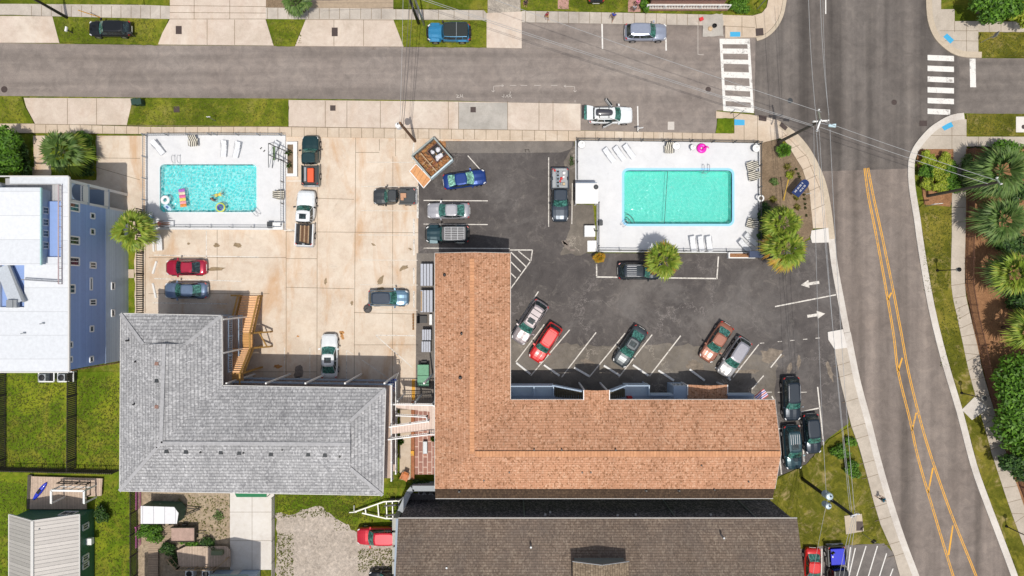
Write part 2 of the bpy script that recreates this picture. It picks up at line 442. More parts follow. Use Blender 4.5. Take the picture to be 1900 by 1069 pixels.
M['dirt'] = m_soil('bare_dirt', (.29, .225, .155), (.42, .345, .26), (.5, .44, .35), 3.0)
M['mulch'] = m_soil('brown_mulch', (.17, .125, .085), (.26, .195, .135), (.5, .4, .3), 6.0)
M['mulch_red'] = m_soil('red_mulch', (.24, .125, .065), (.34, .185, .10), (.5, .3, .18), 6.0)
def m_paint(name, c, under, wear):
    m, n, l, b = newmat(name); co = wpos(n)
    f = noise(n, l, co, 2.6, 8, .85, .6); g = noise(n, l, co, .5, 4, .6)
    k = ramp(n, l, mth(n, l, 'ADD', mth(n, l, 'MULTIPLY', f, .75), mth(n, l, 'MULTIPLY', g, .25)), [(wear, 1.0), (wear+.07, 0.0)])
    col = mixc(n, l, mth(n, l, 'MULTIPLY', k, .75), ramp(n, l, noise(n, l, co, 6, 4, .7), [(.3, tuple(x*.86 for x in c)), (.7, c)]), under)
    l.new(col, b.inputs['Base Color']); b.inputs['Roughness'].default_value = .8; return m
M['paint'] = m_paint('white_road_paint', (.78, .76, .72), (.22, .20, .185), .40)
M['paint_lot'] = m_paint('faded_lot_paint', (.74, .70, .64), (.20, .18, .165), .425)
M['paint_old'] = plain('worn_white_paint', (.60, .55, .48), .8, var=.3, scale=3)
M['yellow'] = m_paint('yellow_road_paint', (.80, .40, .04), (.26, .20, .13), .42)
M['chalk'] = plain('faint_white_paint', (.52, .48, .44), .8, var=.1)
M['blue_pad'] = plain('blue_tactile_paint', (.045, .36, .62), .6, var=.12, scale=9)
M['joint'] = plain('joint_dirt', (.20, .15, .10), .9, var=.3, scale=2)
M['iron'] = plain('cast_iron', (.07, .05, .045), .6, .3, .3, 20)
M['black'] = plain('black_paint_metal', (.012, .012, .014), .45, .2)
M['darkgrey'] = plain('dark_grey_metal', (.05, .055, .06), .5, .3)
M['grey'] = plain('galvanised_grey', (.30, .32, .34), .5, .5)
M['white'] = plain('white_paint', (.78, .78, .77), .5, var=.03)
M['white_plastic'] = plain('white_plastic_strap', (.82, .84, .87), .45, var=.03)
M['alu'] = plain('brushed_aluminium', (.42, .43, .45), .35, .8)
M['bluegrey'] = plain('blue_grey_siding_paint', (.26, .34, .45), .6, var=.06)
M['glass'] = m_glass_tint('window_glass', (.03, .05, .06))
M['glass_green'] = m_glass_tint('green_tinted_windscreen', (.035, .12, .10), .1)
M['glass_dark'] = m_glass_tint('dark_tinted_glass', (.012, .025, .028), .08)
M['glass_pale'] = m_glass_tint('pale_green_windscreen', (.16, .34, .26), .15)
M['rubber'] = plain('tyre_rubber', (.015, .015, .016), .85)
M['rim'] = plain('alloy_rim', (.5, .5, .52), .35, .8)
M['wood_new'] = m_lines('new_deck_timber', (.56, .30, .10), (.16, .07, .02), 'y', .28, .08, .7, obj=False)
M['wood_gold'] = plain('golden_timber', (.34, .19, .045), .7, var=.3, scale=4)
M['wood_old'] = m_lines('weathered_deck_boards', (.36, .27, .19), (.07, .05, .035), 'y', .2, .14, .85)
M['wood_oldx'] = m_lines('weathered_deck_boards_across', (.52, .40, .31), (.16, .11, .08), 'x', .18, .12, .85)
M['wood_dark'] = plain('dark_fence_timber', (.075, .065, .05), .85, var=.45, scale=5)
M['wood_brown'] = plain('brown_pole_timber', (.16, .085, .045), .85, var=.35, scale=5)
M['wood_tan'] = plain('tan_timber', (.40, .28, .17), .8, var=.3, scale=5)
M['red_light'] = plain('red_lamp_lens', (.45, .02, .015), .25)
M['clear_light'] = plain('clear_lamp_lens', (.75, .76, .76), .2)
# ============================================================ GROUND
def struct(name, polys, z, mat, parent=None, z0=None, h=0.0, kind='structure'):
    mb = MB()
    for P in polys:
        Q = GP(P, h)
        if z0 is None: mb.sheet(Q, z)
        else: mb.prism(Q, z0, z)
    o = mb.build(name, mat, parent)
    if parent is None: o['kind'] = kind
    return o
def wiggle(P, step=8.0, amp=1.2, seed=1):
    """break a px polygon's long edges so that grass and soil edges run unevenly"""
    r = random.Random(seed); out = []
    for i in range(len(P)):
        a = P[i]; b = P[(i+1) % len(P)]; L = math.hypot(b[0]-a[0], b[1]-a[1]); k = max(1, int(L/step))
        for j in range(k):
            t = j/k; e = amp if j else 0
            out.append((a[0]+(b[0]-a[0])*t+r.uniform(-e, e), a[1]+(b[1]-a[1])*t+r.uniform(-e, e)))
    return out
def off_line(pts, d):
    out = []
    for i, p in enumerate(pts):
        a = pts[max(i-1, 0)]; b = pts[min(i+1, len(pts)-1)]
        dx, dy = b[0]-a[0], b[1]-a[1]; L = math.hypot(dx, dy) or 1
        out.append((p[0]-dy/L*d, p[1]+dx/L*d))
    return out
def ribbon(pts, d0, d1): return off_line(pts, d0)+off_line(pts, d1)[::-1]
def line_px(mb, a, b, w, z, rail=None):      # painted line, width in px
    dx, dy = b[0]-a[0], b[1]-a[1]; L = math.hypot(dx, dy) or 1; nx, ny = -dy/L*w/2, dx/L*w/2
    mb.sheet(GP([(a[0]+nx, a[1]+ny), (b[0]+nx, b[1]+ny), (b[0]-nx, b[1]-ny), (a[0]-nx, a[1]-ny)]), z)
def smooth_line(pts, k=4):
    out = []
    n = len(pts)
    for i in range(n-1):
        p0 = pts[max(i-1, 0)]; p1 = pts[i]; p2 = pts[i+1]; p3 = pts[min(i+2, n-1)]
        for j in range(k):
            t = j/k
            out.append(tuple(.5*((2*p1[c])+(-p0[c]+p2[c])*t+(2*p0[c]-5*p1[c]+4*p2[c]-p3[c])*t*t+(-p0[c]+3*p1[c]-3*p2[c]+p3[c])*t**3) for c in (0, 1)))
    out.append(pts[-1]); return out

def holed_sheet(name, outer, holes, z, mat):
    bm = bmesh.new(); ed = []
    for ring in [outer]+holes:
        v = [bm.verts.new((x, y, z)) for x, y in ring]; ed += [bm.edges.new((v[i], v[(i+1) % len(v)])) for i in range(len(v))]
    bmesh.ops.triangle_fill(bm, use_beauty=True, edges=ed)
    for f in bm.faces:
        if f.normal.z < 0: f.normal_flip()
    me = bpy.data.meshes.new(name); bm.to_mesh(me); bm.free(); me.materials.append(mat)
    o = bpy.data.objects.new(name, me); COL.objects.link(o); o['kind'] = 'structure'; return o
HOLE_L = GP([(292, 300), (485, 300), (485, 401), (292, 401)]); HOLE_R = GP([(1149, 309), (1365, 309), (1365, 424), (1149, 424)])
holed_sheet('ground', [(-400, -400), (400, -400), (400, 400), (-400, 400)], [HOLE_L, HOLE_R], -.06, M['grass'])

street = struct('street', [[(-900, 79), (0, 80), (310, 84), (960, 89), (1080, 91), (1450, 100), (1450, 208), (1330, 205), (1077, 196), (850, 187), (536, 183), (240, 181), (0, 178), (-900, 178)],], 0.0, M['street'])
struct('street_parking', [[(968, 42), (1200, 45), (1345, 48), (1345, 98), (1080, 91), (968, 89)], [(1077, 196), (1330, 205), (1330, 248), (1077, 242)], [(1345, 71), (1402, 70), (1422, 62), (1422, 104), (1345, 100)]], 0.002, M['street'])
WE = smooth_line([(1400, 214), (1440, 223), (1457, 233), (1480, 250), (1503, 278), (1520, 310), (1532, 341), (1540, 378), (1546, 422), (1554, 490), (1566, 556), (1583, 645), (1597, 712), (1616, 782), (1633, 850), (1656, 930), (1679, 1000), (1705, 1069), (1745, 1180), (1830, 1400)], 3)
EE = smooth_line([(1820, 209), (1798, 209), (1763, 214), (1732, 231), (1714, 247), (1697, 268), (1688, 286), (1684, 305), (1685, 346), (1695, 409), (1702, 460), (1721, 570), (1746, 672), (1774, 766), (1799, 862), (1822, 928), (1847, 994), (1875, 1069), (1915, 1180), (2000, 1400)], 3)
NWE = smooth_line([(1402, 70), (1418, 64), (1434, 50), (1446, 28), (1452, 0)], 4)+[(1452, -500)]
NEE = [(1717, -500)]+smooth_line([(1717, 0), (1720, 38), (1733, 71), (1758, 95), (1784, 106), (1820, 108)], 4)
wN = [p for p in WE if p[1] <= 318]; wS = [p for p in WE if p[1] > 318]
eN = [p for p in EE if p[1] <= 313 and p[0] < 1815]; eS = [p for p in EE if p[1] > 313]
struct('avenue', [NWE+NEE+[(1820, 209)]+eN+[(1684, 313), (1523, 318)]+wN[::-1]+[(1400, 214)]], .004, M['avenue_n'])
struct('avenue_south', [[(1523, 318), (1684, 313)]+eS+wS[::-1]], .004, M['avenue_s'])
struct('side_street', [[(1780, 106), (1820, 108), (2600, 112), (2600, 214), (1820, 211), (1780, 210)]], .006, M['side'])

# lots
holed_sheet('concrete_lot', GP([(60, 252), (536, 252), (1066, 256), (1066, 262), (800, 262), (776, 300), (776, 640), (772, 740), (772, 760), (420, 760), (230, 760), (230, 400), (60, 400)]), [HOLE_L], .010, M['conc'])
struct('asphalt_lot', [[(776, 262), (1066, 262), (1070, 470), (1440, 470), (1505, 444), (1545, 448), (1562, 556), (1568, 700), (1575, 785), (1535, 815), (1495, 862), (1440, 886), (1380, 880), (1380, 760), (776, 760)]], .006, M['lot'])
struct('worn_asphalt', [wiggle([(1046, 300), (1066, 270), (1070, 380), (1100, 380), (1105, 470), (1040, 474), (1052, 440), (1062, 400), (1060, 360)], 7, 2.5, 3),
                        wiggle([(946, 618), (1060, 640), (1200, 640), (1320, 640), (1440, 668), (1440, 742), (946, 742)], 10, 3.5, 5)], .010, M['lot_worn'])
struct('old_asphalt_strip', [[(802, 263), (1062, 263), (1062, 276), (1040, 283), (940, 284), (830, 284), (802, 283)]], .010, M['lot_strip'])
struct('service_strip', [[(773, 470), (806, 470), (806, 760), (771, 760)]], .014, M['lot_strip'])
struct('corner_lot', [[(1470, 1016), (1530, 1012), (1530, 960), (1564, 955), (1568, 1012), (1640, 1008), (1662, 1030), (1690, 1110), (1700, 1300), (1470, 1300)]], .008, m_asphalt('corner_lot_asphalt', (.15, .135, .125), (.20, .18, .17), 0, None, .3))

# verges and lawns
def lawn(name, P, z=.09, mat='grass', seed=1, z0=-.1, amp=1.2):
    return struct(name, [wiggle(p, 7, amp, seed+i) for i, p in enumerate(P)], z, M[mat], z0=z0)
lawn('grass_verge_north', [[(97, 31), (315, 33), (295, 84), (112, 80)], [(494, 35), (568, 36), (547, 86), (508, 85)], [(730, 37), (903, 38), (903, 88), (749, 87)]], .09, 'grass')
lawn('lawn_north', [[(28, -60), (268, -60), (268, 9), (28, 8)], [(730, -60), (905, -60), (905, 18), (730, 16)], [(960, -60), (1424, -60), (1421, 14), (1412, 24), (1396, 29), (1340, 28), (1180, 24), (968, 20)]], .09, 'grass', 5)
lawn('grass_verge_south', [[(-300, 179), (42, 180), (48, 200), (64, 230), (-300, 229)], [(247, 184), (536, 186), (536, 235), (236, 233), (240, 215)]], .09, 'grass', 9)
lawn('corner_grass', [[(1331, 220), (1361, 220), (1361, 248), (1327, 248)]], .125, 'grass_lush', 3, amp=.8)
lawn('lawn_east', [[(1814, 60), (2300, 60), (2300, 108), (1820, 107), (1814, 95)], [(1792, 212), (2300, 214), (2300, 253), (1792, 252)]], .09, 'grass_dry', 4)
sw_l = smooth_line([(1765, 440), (1764, 530), (1776, 593), (1786, 640), (1796, 687), (1812, 745), (1830, 808), (1842, 850), (1869, 932), (1890, 990), (1925, 1080), (2010, 1300)], 3)
kerb_out = [p for p in off_line(EE, -13) if p[1] > 380]
lawn('verge_east', [[(1712, 378), (1766, 380)]+sw_l+[(1990, 1330)]+kerb_out[::-1]], .09, 'grass_dry', 6, amp=.8)
lawn('lawn_southeast', [[(1442, 888), (1495, 862), (1538, 815), (1578, 790), (1592, 832), (1609, 887), (1620, 930), (1640, 985), (1662, 1026), (1640, 1008), (1568, 1012), (1530, 1012), (1480, 1018), (1300, 1018), (1300, 900)]], .05, 'grass_dry', 8, amp=1.5)
struct('back_lawn', [[(-300, 690), (222, 690), (260, 900), (262, 1300), (-300, 1300)], [(231, 470), (256, 470), (254, 600), (231, 600)], [(510, 905), (760, 905), (745, 1000), (510, 955)]], -.02, M['grass_lush'])
lawn('sand_lot', [[(512, 952), (545, 955), (560, 945), (590, 938), (605, 950), (640, 972), (665, 990), (668, 1000), (735, 1010), (735, 1300), (512, 1300)]], .0, 'sand', 12, amp=3.0, z0=None)
lawn('dirt_yard', [[(255, 905), (427, 905), (427, 1300), (255, 1300)]], -.01, 'dirt', 13, amp=2, z0=None)
struct('mulch_bed', [wiggle([(1410, 266), (1443, 259), (1465, 277), (1488, 314), (1501, 355), (1508, 424), (1500, 442), (1440, 474), (1408, 472)], 9, .6, 2)], .10, M['mulch'], z0=-.1)
struct('mulch_bed_east', [wiggle([(1704, 277), (1768, 277), (1769, 345), (1762, 384), (1714, 380), (1708, 330), (1700, 300)], 8, 1, 4), wiggle([(1791, 275), (2300, 275), (2300, 1300), (2000, 1300), (1905, 1010), (1871, 860), (1812, 640), (1790, 530)], 9, .5, 5)], .10, M['mulch_red'], z0=-.1)
lawn('fence_strip_grass', [[(233, 425), (250, 425), (250, 592), (233, 592)]], .03, 'grass_lush', 35, z0=-.05)
struct('stepping_slab', [[(233, 500), (249, 500), (249, 516), (233, 516)]], .05, M['walk'])
lawn('driveway_planting_strip', [[(-60, 258), (62, 248), (64, 310), (-60, 330)], [(95, 255), (178, 250), (179, 334), (95, 334)]], .03, 'grass_lush', 33, z0=-.05)

# pavements
joints = MB()
def jl(a, b, z, w=.9): line_px(joints, a, b, w, z)
walk_n = struct('sidewalk_north', [[(-300, 8), (27, 8), (268, 10), (316, 12), (316, 36), (100, 31), (27, 28), (-300, 28)], [(730, 18), (898, 20), (903, 26), (903, 38), (730, 37)], [(968, 21), (1180, 25), (1322, 28), (1322, 48), (1200, 46), (968, 42)]], .12, M['walk_old'], z0=-.1)
struct('corner_pavement_northwest', [[(1322, 28), (1396, 30), (1413, 25), (1422, 14), (1425, 0), (1425, -300), (1452, -300)]+NWE[::-1][1:]+[(1345, 71), (1345, 48), (1322, 48)]], .122, M['walk'], z0=-.1)
struct('kerb_northwest', [[p for p in ribbon(NWE, 0.5, 7)]], .135, M['kerb_tan'], z0=-.1)
struct('concrete_patch', [wiggle([(1303, 30), (1340, 26), (1342, 68), (1303, 69)], 5, 1.2, 7)], .128, M['patch'])
struct('driveways_north', [[(-300, 28), (98, 31), (111, 80), (-300, 79)], [(316, 36), (493, 36), (508, 85), (294, 83), (302, 62)], [(568, 36), (730, 37), (749, 87), (548, 86)], [(903, 25), (968, 22), (968, 90), (903, 89)], [(316, -200), (494, -200), (494, 36), (316, 36)]], .10, M['conc2'], z0=-.1)
struct('sidewalk_paving_north', [[(494, 15), (730, 17), (730, 37), (494, 36)]], .112, M['walk_old'], z0=-.1)
struct('brown_driveway', [[(575, -200), (730, -200), (730, 17), (575, 16)]], .104, m_lines('brown_paving', (.40, .31, .22), (.26, .2, .15), 'y', .5, .1, .85), z0=-.1)
struct('gravel_drive', [[(905, -200), (960, -200), (966, 22), (905, 25)]], .09, m_soil('grey_gravel', (.3, .27, .24), (.42, .38, .33)), z0=-.1)
struct('palm_bed_north', [[(494, -60), (575, -60), (575, 16), (494, 15)]], .09, M['mulch'], z0=-.1)
struct('brick_path_north', [[(1035, -60), (1055, -60), (1055, 18), (1035, 17)], [(1165, -60), (1188, -60), (1188, 23), (1165, 23)]], .11, plain('pink_brick_path', (.42, .24, .20), .85, var=.2, scale=2), z0=-.1)
struct('apron_south', [[(45, 182), (247, 183), (240, 215), (236, 233), (66, 230), (50, 200)], [(536, 186), (850, 189), (1077, 193), (1077, 243), (536, 235)]], .09, M['conc2'], z0=-.1)
struct('apron_patch', [[(851, 191), (942, 191), (942, 243), (851, 242)]], .094, M['patch'])
struct('sidewalk_south', [[(-300, 229), (66, 230), (278, 236), (536, 236), (1077, 243), (1330, 248), (1362, 248), (1362, 265), (1070, 262), (536, 254), (278, 249), (64, 247), (-300, 247)]], .115, M['walk'], z0=-.1)
struct('corner_pavement_southwest', [[(1328, 207), (1400, 214)]+[p for p in WE if p[1] < 240][1:]+[(1475, 262), (1443, 258), (1410, 266), (1362, 265), (1362, 220), (1328, 220)]], .12, M['walk'], z0=-.1)
def subpoly(pts, y0, y1): return [p for p in pts if y0 <= p[1] <= y1]
kW = subpoly(WE, 225, 449); kW2 = subpoly(WE, 612, 2000); kWm = subpoly(WE, 440, 625)
struct('kerb_west', [ribbon(kW, 0, 11)], .135, M['kerb_tan'], z0=-.1)
struct('kerb_southwest', [ribbon(kW2, 0, 12)], .135, M['kerb'], z0=-.1)
struct('kerb_driveway', [ribbon(kWm, 0, 12)], .05, M['kerb'], z0=-.1)
struct('sidewalk_west', [off_line(subpoly(WE, 240, 436), 11)+[(1508, 424), (1501, 354), (1488, 313), (1465, 276), (1450, 252)]], .122, M['walk'], z0=-.1)
struct('sidewalk_southwest', [off_line(kW2, 12)+[(1790, 1400), (1735, 1230), (1669, 1069), (1658, 1029), (1633, 973), (1620, 930), (1609, 887), (1594, 832), (1579, 791), (1559, 710), (1548, 650)]], .122, M['conc3'], z0=-.1)
struct('driveway_flares', [[(1505, 428), (1536, 423), (1538, 450), (1506, 451), (1503, 440)], [(1535, 616), (1563, 611), (1571, 645), (1548, 648), (1536, 630)]], .14, M['white_slab'], z0=-.1)
struct('kerb_east', [ribbon(subpoly(EE, 209.5, 2000), 0, -12)], .135, M['kerb'], z0=-.1)
struct('kerb_northeast', [ribbon(NEE[1:], 0, -11)], .135, M['kerb_tan'], z0=-.1)
nee_out = off_line(NEE[1:], -11)
struct('corner_pavement_northeast', [[p for p in nee_out if p[0] < 1811]+[(1814, 97), (1814, 40), (1770, 40), (1770, 18), (1745, 18), (1745, -20), (1730, -20)]], .122, M['conc3'], z0=-.1)
ee_out = [p for p in off_line(EE, -12) if p[1] < 274 and p[0] < 1789]
struct('corner_pavement_southeast', [ee_out+[(1702, 277), (1792, 277), (1792, 222)]], .122, M['conc3'], z0=-.1)
sw_r = smooth_line([(1791, 277), (1791, 400), (1789, 526), (1798, 580), (1812, 640), (1825, 700), (1857, 806), (1868, 850), (1886, 901), (1915, 985), (1960, 1100), (2040, 1300)], 3)
struct('sidewalk_east', [[(1768, 277), (1768, 345), (1765, 365)]+sw_l+sw_r[::-1], [(1814, 41), (2300, 41), (2300, 60), (1814, 60)], [(1792, 254), (2300, 255), (2300, 273), (1792, 272)]], .118, M['conc3'], z0=-.1)
struct('utility_pad', [[(1807, 736), (1833, 757), (1802, 779), (1783, 760)]], .15, M['kerb'], z0=-.1)
struct('drain_pad', [[(1566, 957), (1598, 953), (1602, 985), (1569, 991)]], .11, M['kerb_tan'], z0=-.1)
struct('house_drive', [[(427, 900), (509, 900), (509, 1057), (427, 1057)]], .05, M['white_slab'], z0=-.1)
struct('garden_path', [[(900, -5), (901, -5), (901, -4)]], .05, M['white_slab']) if False else None

# joints in the paving
def jrow(x0, x1, y0f, y1f, step, z):
    x = x0
    while x < x1:
        jl((x, y0f(x)), (x, y1f(x)), z); x += step*RN.uniform(.92, 1.08)
jrow(60, 312, lambda x: 11+x*.003, lambda x: 29+x*.02, 19, .124)
jrow(735, 900, lambda x: 18, lambda x: 37, 27, .124)
jrow(975, 1320, lambda x: 21+(x-968)*.02, lambda x: 42+(x-968)*.017, 20.5, .124)
jrow(497, 728, lambda x: 16, lambda x: 36, 19, .116)
jrow(66, 1070, lambda x: 230+(x-66)*.012+1, lambda x: 247+(x-66)*.015, 21.5, .119)
jrow(1085, 1330, lambda x: 244+(x-1077)*.015, lambda x: 262, 18.5, .119)
for a, b in (((66, 231), (536, 236)), ((536, 236), (1077, 243.5))): jl(a, b, .119)
for x in (126, 180): jl((x, 183), (x, 233), .094)
for x in (604, 644, 706, 832, 851, 942, 1000, 1026): jl((x, 188), (x, 242), .098)
for x in (385, 436): jl((x, 37), (x, 84), .104)
for x in (361, 427): jl((x, -60), (x, 36), .104)
jl((316, 11), (494, 13), .104); jl((316, 36), (494, 36), .104); jl((316, 24), (494, 25), .104)
for x in (620, 675): jl((x, 37), (x, 86), .104)
jl((568, 37), (730, 38), .104)
for a, b in (((531, 425), (531, 740)), ((589, 250), (588, 740)), ((660, 250), (657, 740)), ((729, 290), (728, 740)), ((531, 430), (776, 432)), ((270, 425), (270, 580)),
             ((531, 480), (588, 480)), ((531, 533), (657, 536)), ((657, 580), (776, 583)), ((704, 258), (704, 280)), ((734, 256), (734, 290)), ((403, 425), (403, 520)), ((276, 478), (531, 478)), ((276, 545), (500, 545)), ((657, 640), (776, 640)), ((420, 690), (588, 690)),
             ((179, 250), (179, 330)), ((64, 292), (260, 294)), ((125, 295), (260, 334)), ((660, 283), (704, 283)), ((588, 368), (657, 370))): jl(a, b, .014, .8)
for p in [(1443, 258), (1465, 277), (1478, 295), (1489, 315), (1496, 334), (1501, 355), (1506, 390)]:
    jl(p, (p[0]+25, p[1]-11), .126, .8)
jl((1452, 246), (1497, 292), .126, .7); jl((1497, 292), (1521, 352), .126, .7); jl((1380, 233), (1380, 264), .124); jl((1405, 215), (1405, 262), .124)
for y in range(665, 1069, 37):
    t = [p for p in off_line(kW2, 12) if abs(p[1]-y) < 30]
    if t:
        p = min(t, key=lambda q: abs(q[1]-y)); jl(p, (p[0]-30, p[1]+9), .126, .8)
for i in range(3, len(sw_l)-3):
    p = sw_l[i]; q = min(sw_r, key=lambda s: abs(s[1]-(p[1]-5)))
    if abs(q[1]-p[1]) < 18: jl(p, q, .122, .8)
for y in (305, 330, 355, 385, 412): jl((1767, y), (1790, y), .122, .8)
for x in range(1834, 1900, 22): jl((x, 41), (x, 60), .122, .8); jl((x-20, 254), (x-20, 272), .122, .8)
for a, b in (((1742, 58), (1814, 58)), ((1742, 76), (1814, 77)), ((1770, 40), (1770, 60)), ((1792, 41), (1792, 96)), ((1720, 252), (1792, 252)), ((1765, 222), (1765, 277))): jl(a, b, .126, .8)
jl((1340, 49), (1400, 52), .126); jl((1376, 32), (1376, 68), .126); jl((1400, 30), (1404, 60), .126)
jl((468, 918), (468, 1056), .054, .6); jl((427, 950), (509, 950), .054, .6); jl((427, 1003), (509, 1003), .054, .6)
jo = joints.build('paving_joints', M['joint']); jo['kind'] = 'structure'

# oil and rust stains: shapes of their own on the concrete
st = MB(); sr = random.Random(4)
def blot(mb, cx, cy, rx, ry, z, n=14, rot=0):
    P = []
    for k in range(n):
        a = 2*math.pi*k/n; q = sr.uniform(.6, 1.1)
        x = math.cos(a)*rx*q; y = math.sin(a)*ry*q
        P.append((cx+x*math.cos(rot)-y*math.sin(rot), cy+x*math.sin(rot)+y*math.cos(rot)))
    mb.sheet(GP(P), z)
for c in ((402, 499, 18, 5, 0), (402, 455, 6, 5, 0), (350, 452, 3, 2.5, 0), (441, 455, 10, 5, .3), (706, 522, 12, 5, -1.0), (707, 535, 9, 3, 0), (749, 497, 12, 5, -.4), (604, 522, 3, 7, 0), (653, 563, 3, 5, 0), (693, 454, 5, 2, .5), (761, 462, 4, 2, .5)): blot(st, c[0], c[1], c[2], c[3], .0135, 16, c[4])
o = st.build('oil_stains', plain('oil_stain', (.26, .19, .11), .7, var=.4, scale=3)); o['kind'] = 'structure'
st = MB()
for c in ((635, 625, 8, 3.5, 1.2), (634, 617, 5, 4, 0), (553, 624, 3, 2, 0), (515, 680, 9, 4, 0)): blot(st, c[0], c[1], c[2], c[3], .0135, 14, c[4])
o = st.build('rust_stains', plain('rust_stain', (.45, .22, .07), .8, var=.4, scale=3)); o['kind'] = 'structure'
st = MB()
for c in ((555, 690, 12, 14, 0), (554, 705, 3, 8, 0), (1050, 450, 8, 5, .6), (1062, 464, 7, 3, 0), (693, 90, 5, 3, 0), (1050, 455, 12, 4, .9)): blot(st, c[0], c[1], c[2], c[3], .016, 14, c[4])
o = st.build('dark_stains', plain('dark_stain', (.20, .165, .14), .8, var=.4, scale=3)); o['kind'] = 'structure'
st = MB()
for c in ((1380, 690, 30, 5, 0), (1432, 660, 26, 14, 0), (1465, 685, 5, 12, .2), (1482, 672, 4, 16, .1), (1540, 690, 5, 20, -.3), (1290, 680, 20, 12, .4), (1000, 660, 16, 8, .6), (1090, 672, 14, 7, .3)): blot(st, c[0], c[1], c[2], c[3], .0125, 18, c[4])
o = st.build('sandy_patches', plain('sandy_patch', (.20, .165, .13), .9, var=.5, scale=2)); o['kind'] = 'structure'

# ---------------- painted markings
pm = MB()
# framed crosswalk on the street (a ladder)
A, B, C_, D = (1335, 72), (1391, 72), (1399, 210), (1342, 206)
def quadpt(u, v):
    return (A[0]*(1-u)*(1-v)+B[0]*u*(1-v)+C_[0]*u*v+D[0]*(1-u)*v, A[1]*(1-u)*(1-v)+B[1]*u*(1-v)+C_[1]*u*v+D[1]*(1-u)*v)
z = .010
pm.sheet(GP([quadpt(0, 0), quadpt(.09, 0), quadpt(.09, 1), quadpt(0, 1)]), z); pm.sheet(GP([quadpt(.91, 0), quadpt(1, 0), quadpt(1, 1), quadpt(.91, 1)]), z)
gaps = [(.075, .135), (.205, .285), (.345, .455), (.535, .64), (.71, .785), (.86, .93)]
edge = [0]+[g for q in gaps for g in q]+[1]
for i in range(0, len(edge), 2): pm.sheet(GP([quadpt(.09, edge[i]), quadpt(.91, edge[i]), quadpt(.91, edge[i+1]), quadpt(.09, edge[i+1])]), z)
# east crosswalk and stop bar
for i in range(6):
    y = 108+i*19.9; x1 = 1770 if i < 5 else 1763
    pm.sheet(GP([(1721, y-6), (x1, y-4), (x1, y+6), (1721, y+4)]), .012)
pm.sheet(GP([(1799, 109), (1810, 109), (1811, 162), (1800, 162)]), .012)
line_px(pm, (1532, 0), (1532, 26), 2.2, .010); line_px(pm, (1117, 43), (1118, 91), 2.6, .010); line_px(pm, (1235, 46), (1236, 94), 2.6, .010); line_px(pm, (1183, 197), (1184, 246), 2.4, .010)
o = pm.build('crosswalk_marking', M['paint']); o['kind'] = 'structure'
# survey marks sprayed on the street
ck = MB()
def L(a, b, w=.7): line_px(ck, a, b, w, .010)
L((916, 160), (935, 159)); L((935, 159), (931, 157)); L((935, 159), (931, 161)); L((916, 160), (915, 171)); L((915, 171), (912, 168)); L((915, 171), (918, 168))
L((1046, 160), (1066, 161)); L((1046, 160), (1050, 158)); L((1046, 160), (1050, 162)); L((1066, 161), (1067, 171)); L((1067, 171), (1064, 168)); L((1067, 171), (1070, 168))
for x in (946, 966, 991, 1022): L((x, 158.5), (x+12, 158.8))
for a, b in (((931, 179), (935, 180.5)), ((935, 175), (935, 181)), ((938, 181), (941, 176)), ((941, 176), (943, 181)), ((944, 180), (949, 176)), ((944, 175.5), (950, 182)), ((947, 170), (946, 176)), ((846, 176), (851, 177)), ((851, 177), (847, 181)), ((847, 181), (853, 181)), ((854, 175), (855, 181)), ((858, 175), (859, 182)), ((855, 179), (859, 178)), ((1067, 186), (1067, 190))): L(a, b, .8)
for a, b in (((974, 277), (976, 283)), ((981, 277), (982, 283)), ((974, 278), (981, 278)), ((1295, 42), (1295, 101)), ((1295, 101), (1306, 102))): L(a, b, .8)
o = ck.build('survey_marks', M['chalk']); o['kind'] = 'structure'
# yellow centre lines of the avenue
yl = MB()
cl = smooth_line([(1606, 312), (1612, 360), (1622, 410), (1632, 462), (1646, 540), (1660, 625), (1668, 690), (1690, 780), (1705, 850), (1734, 950), (1768, 1062), (1800, 1160)], 4)
cr = smooth_line([(1609, 312), (1618, 360), (1629, 410), (1640, 462), (1656, 540), (1672, 625), (1684, 690), (1706, 780), (1727, 850), (1762, 950), (1808, 1065), (1845, 1160)], 4)
for c, s in ((cl, -1), (cr, 1)):
    yl.sheet(GP(ribbon(c, -.75, .75)), .008); yl.sheet(GP(ribbon(off_line(c, -2.9*s), -.75, .75)), .008)
for a, b in (((1647, 557), (1654, 543)), ((1666, 690), (1674, 664)), ((1692, 800), (1700, 766)), ((1722, 915), (1731, 868)), ((1760, 1030), (1768, 975))): line_px(yl, a, b, 3, .008)
o = yl.build('centre_lines', M['yellow']); o['kind'] = 'structure'
# blue tactile pads
bp = MB()
for P, z in (([(1354, 60), (1373, 60), (1373, 69), (1354, 69)], .128), ([(1362, 222), (1381, 223), (1381, 233), (1362, 233)], .126), ([(1749, 69), (1756, 63), (1769, 75), (1762, 82)], .128), ([(1745, 235), (1763, 226), (1768, 235), (1751, 243)], .128)): bp.sheet(GP(P), z)
o = bp.build('tactile_pads', M['blue_pad']); o['kind'] = 'structure'
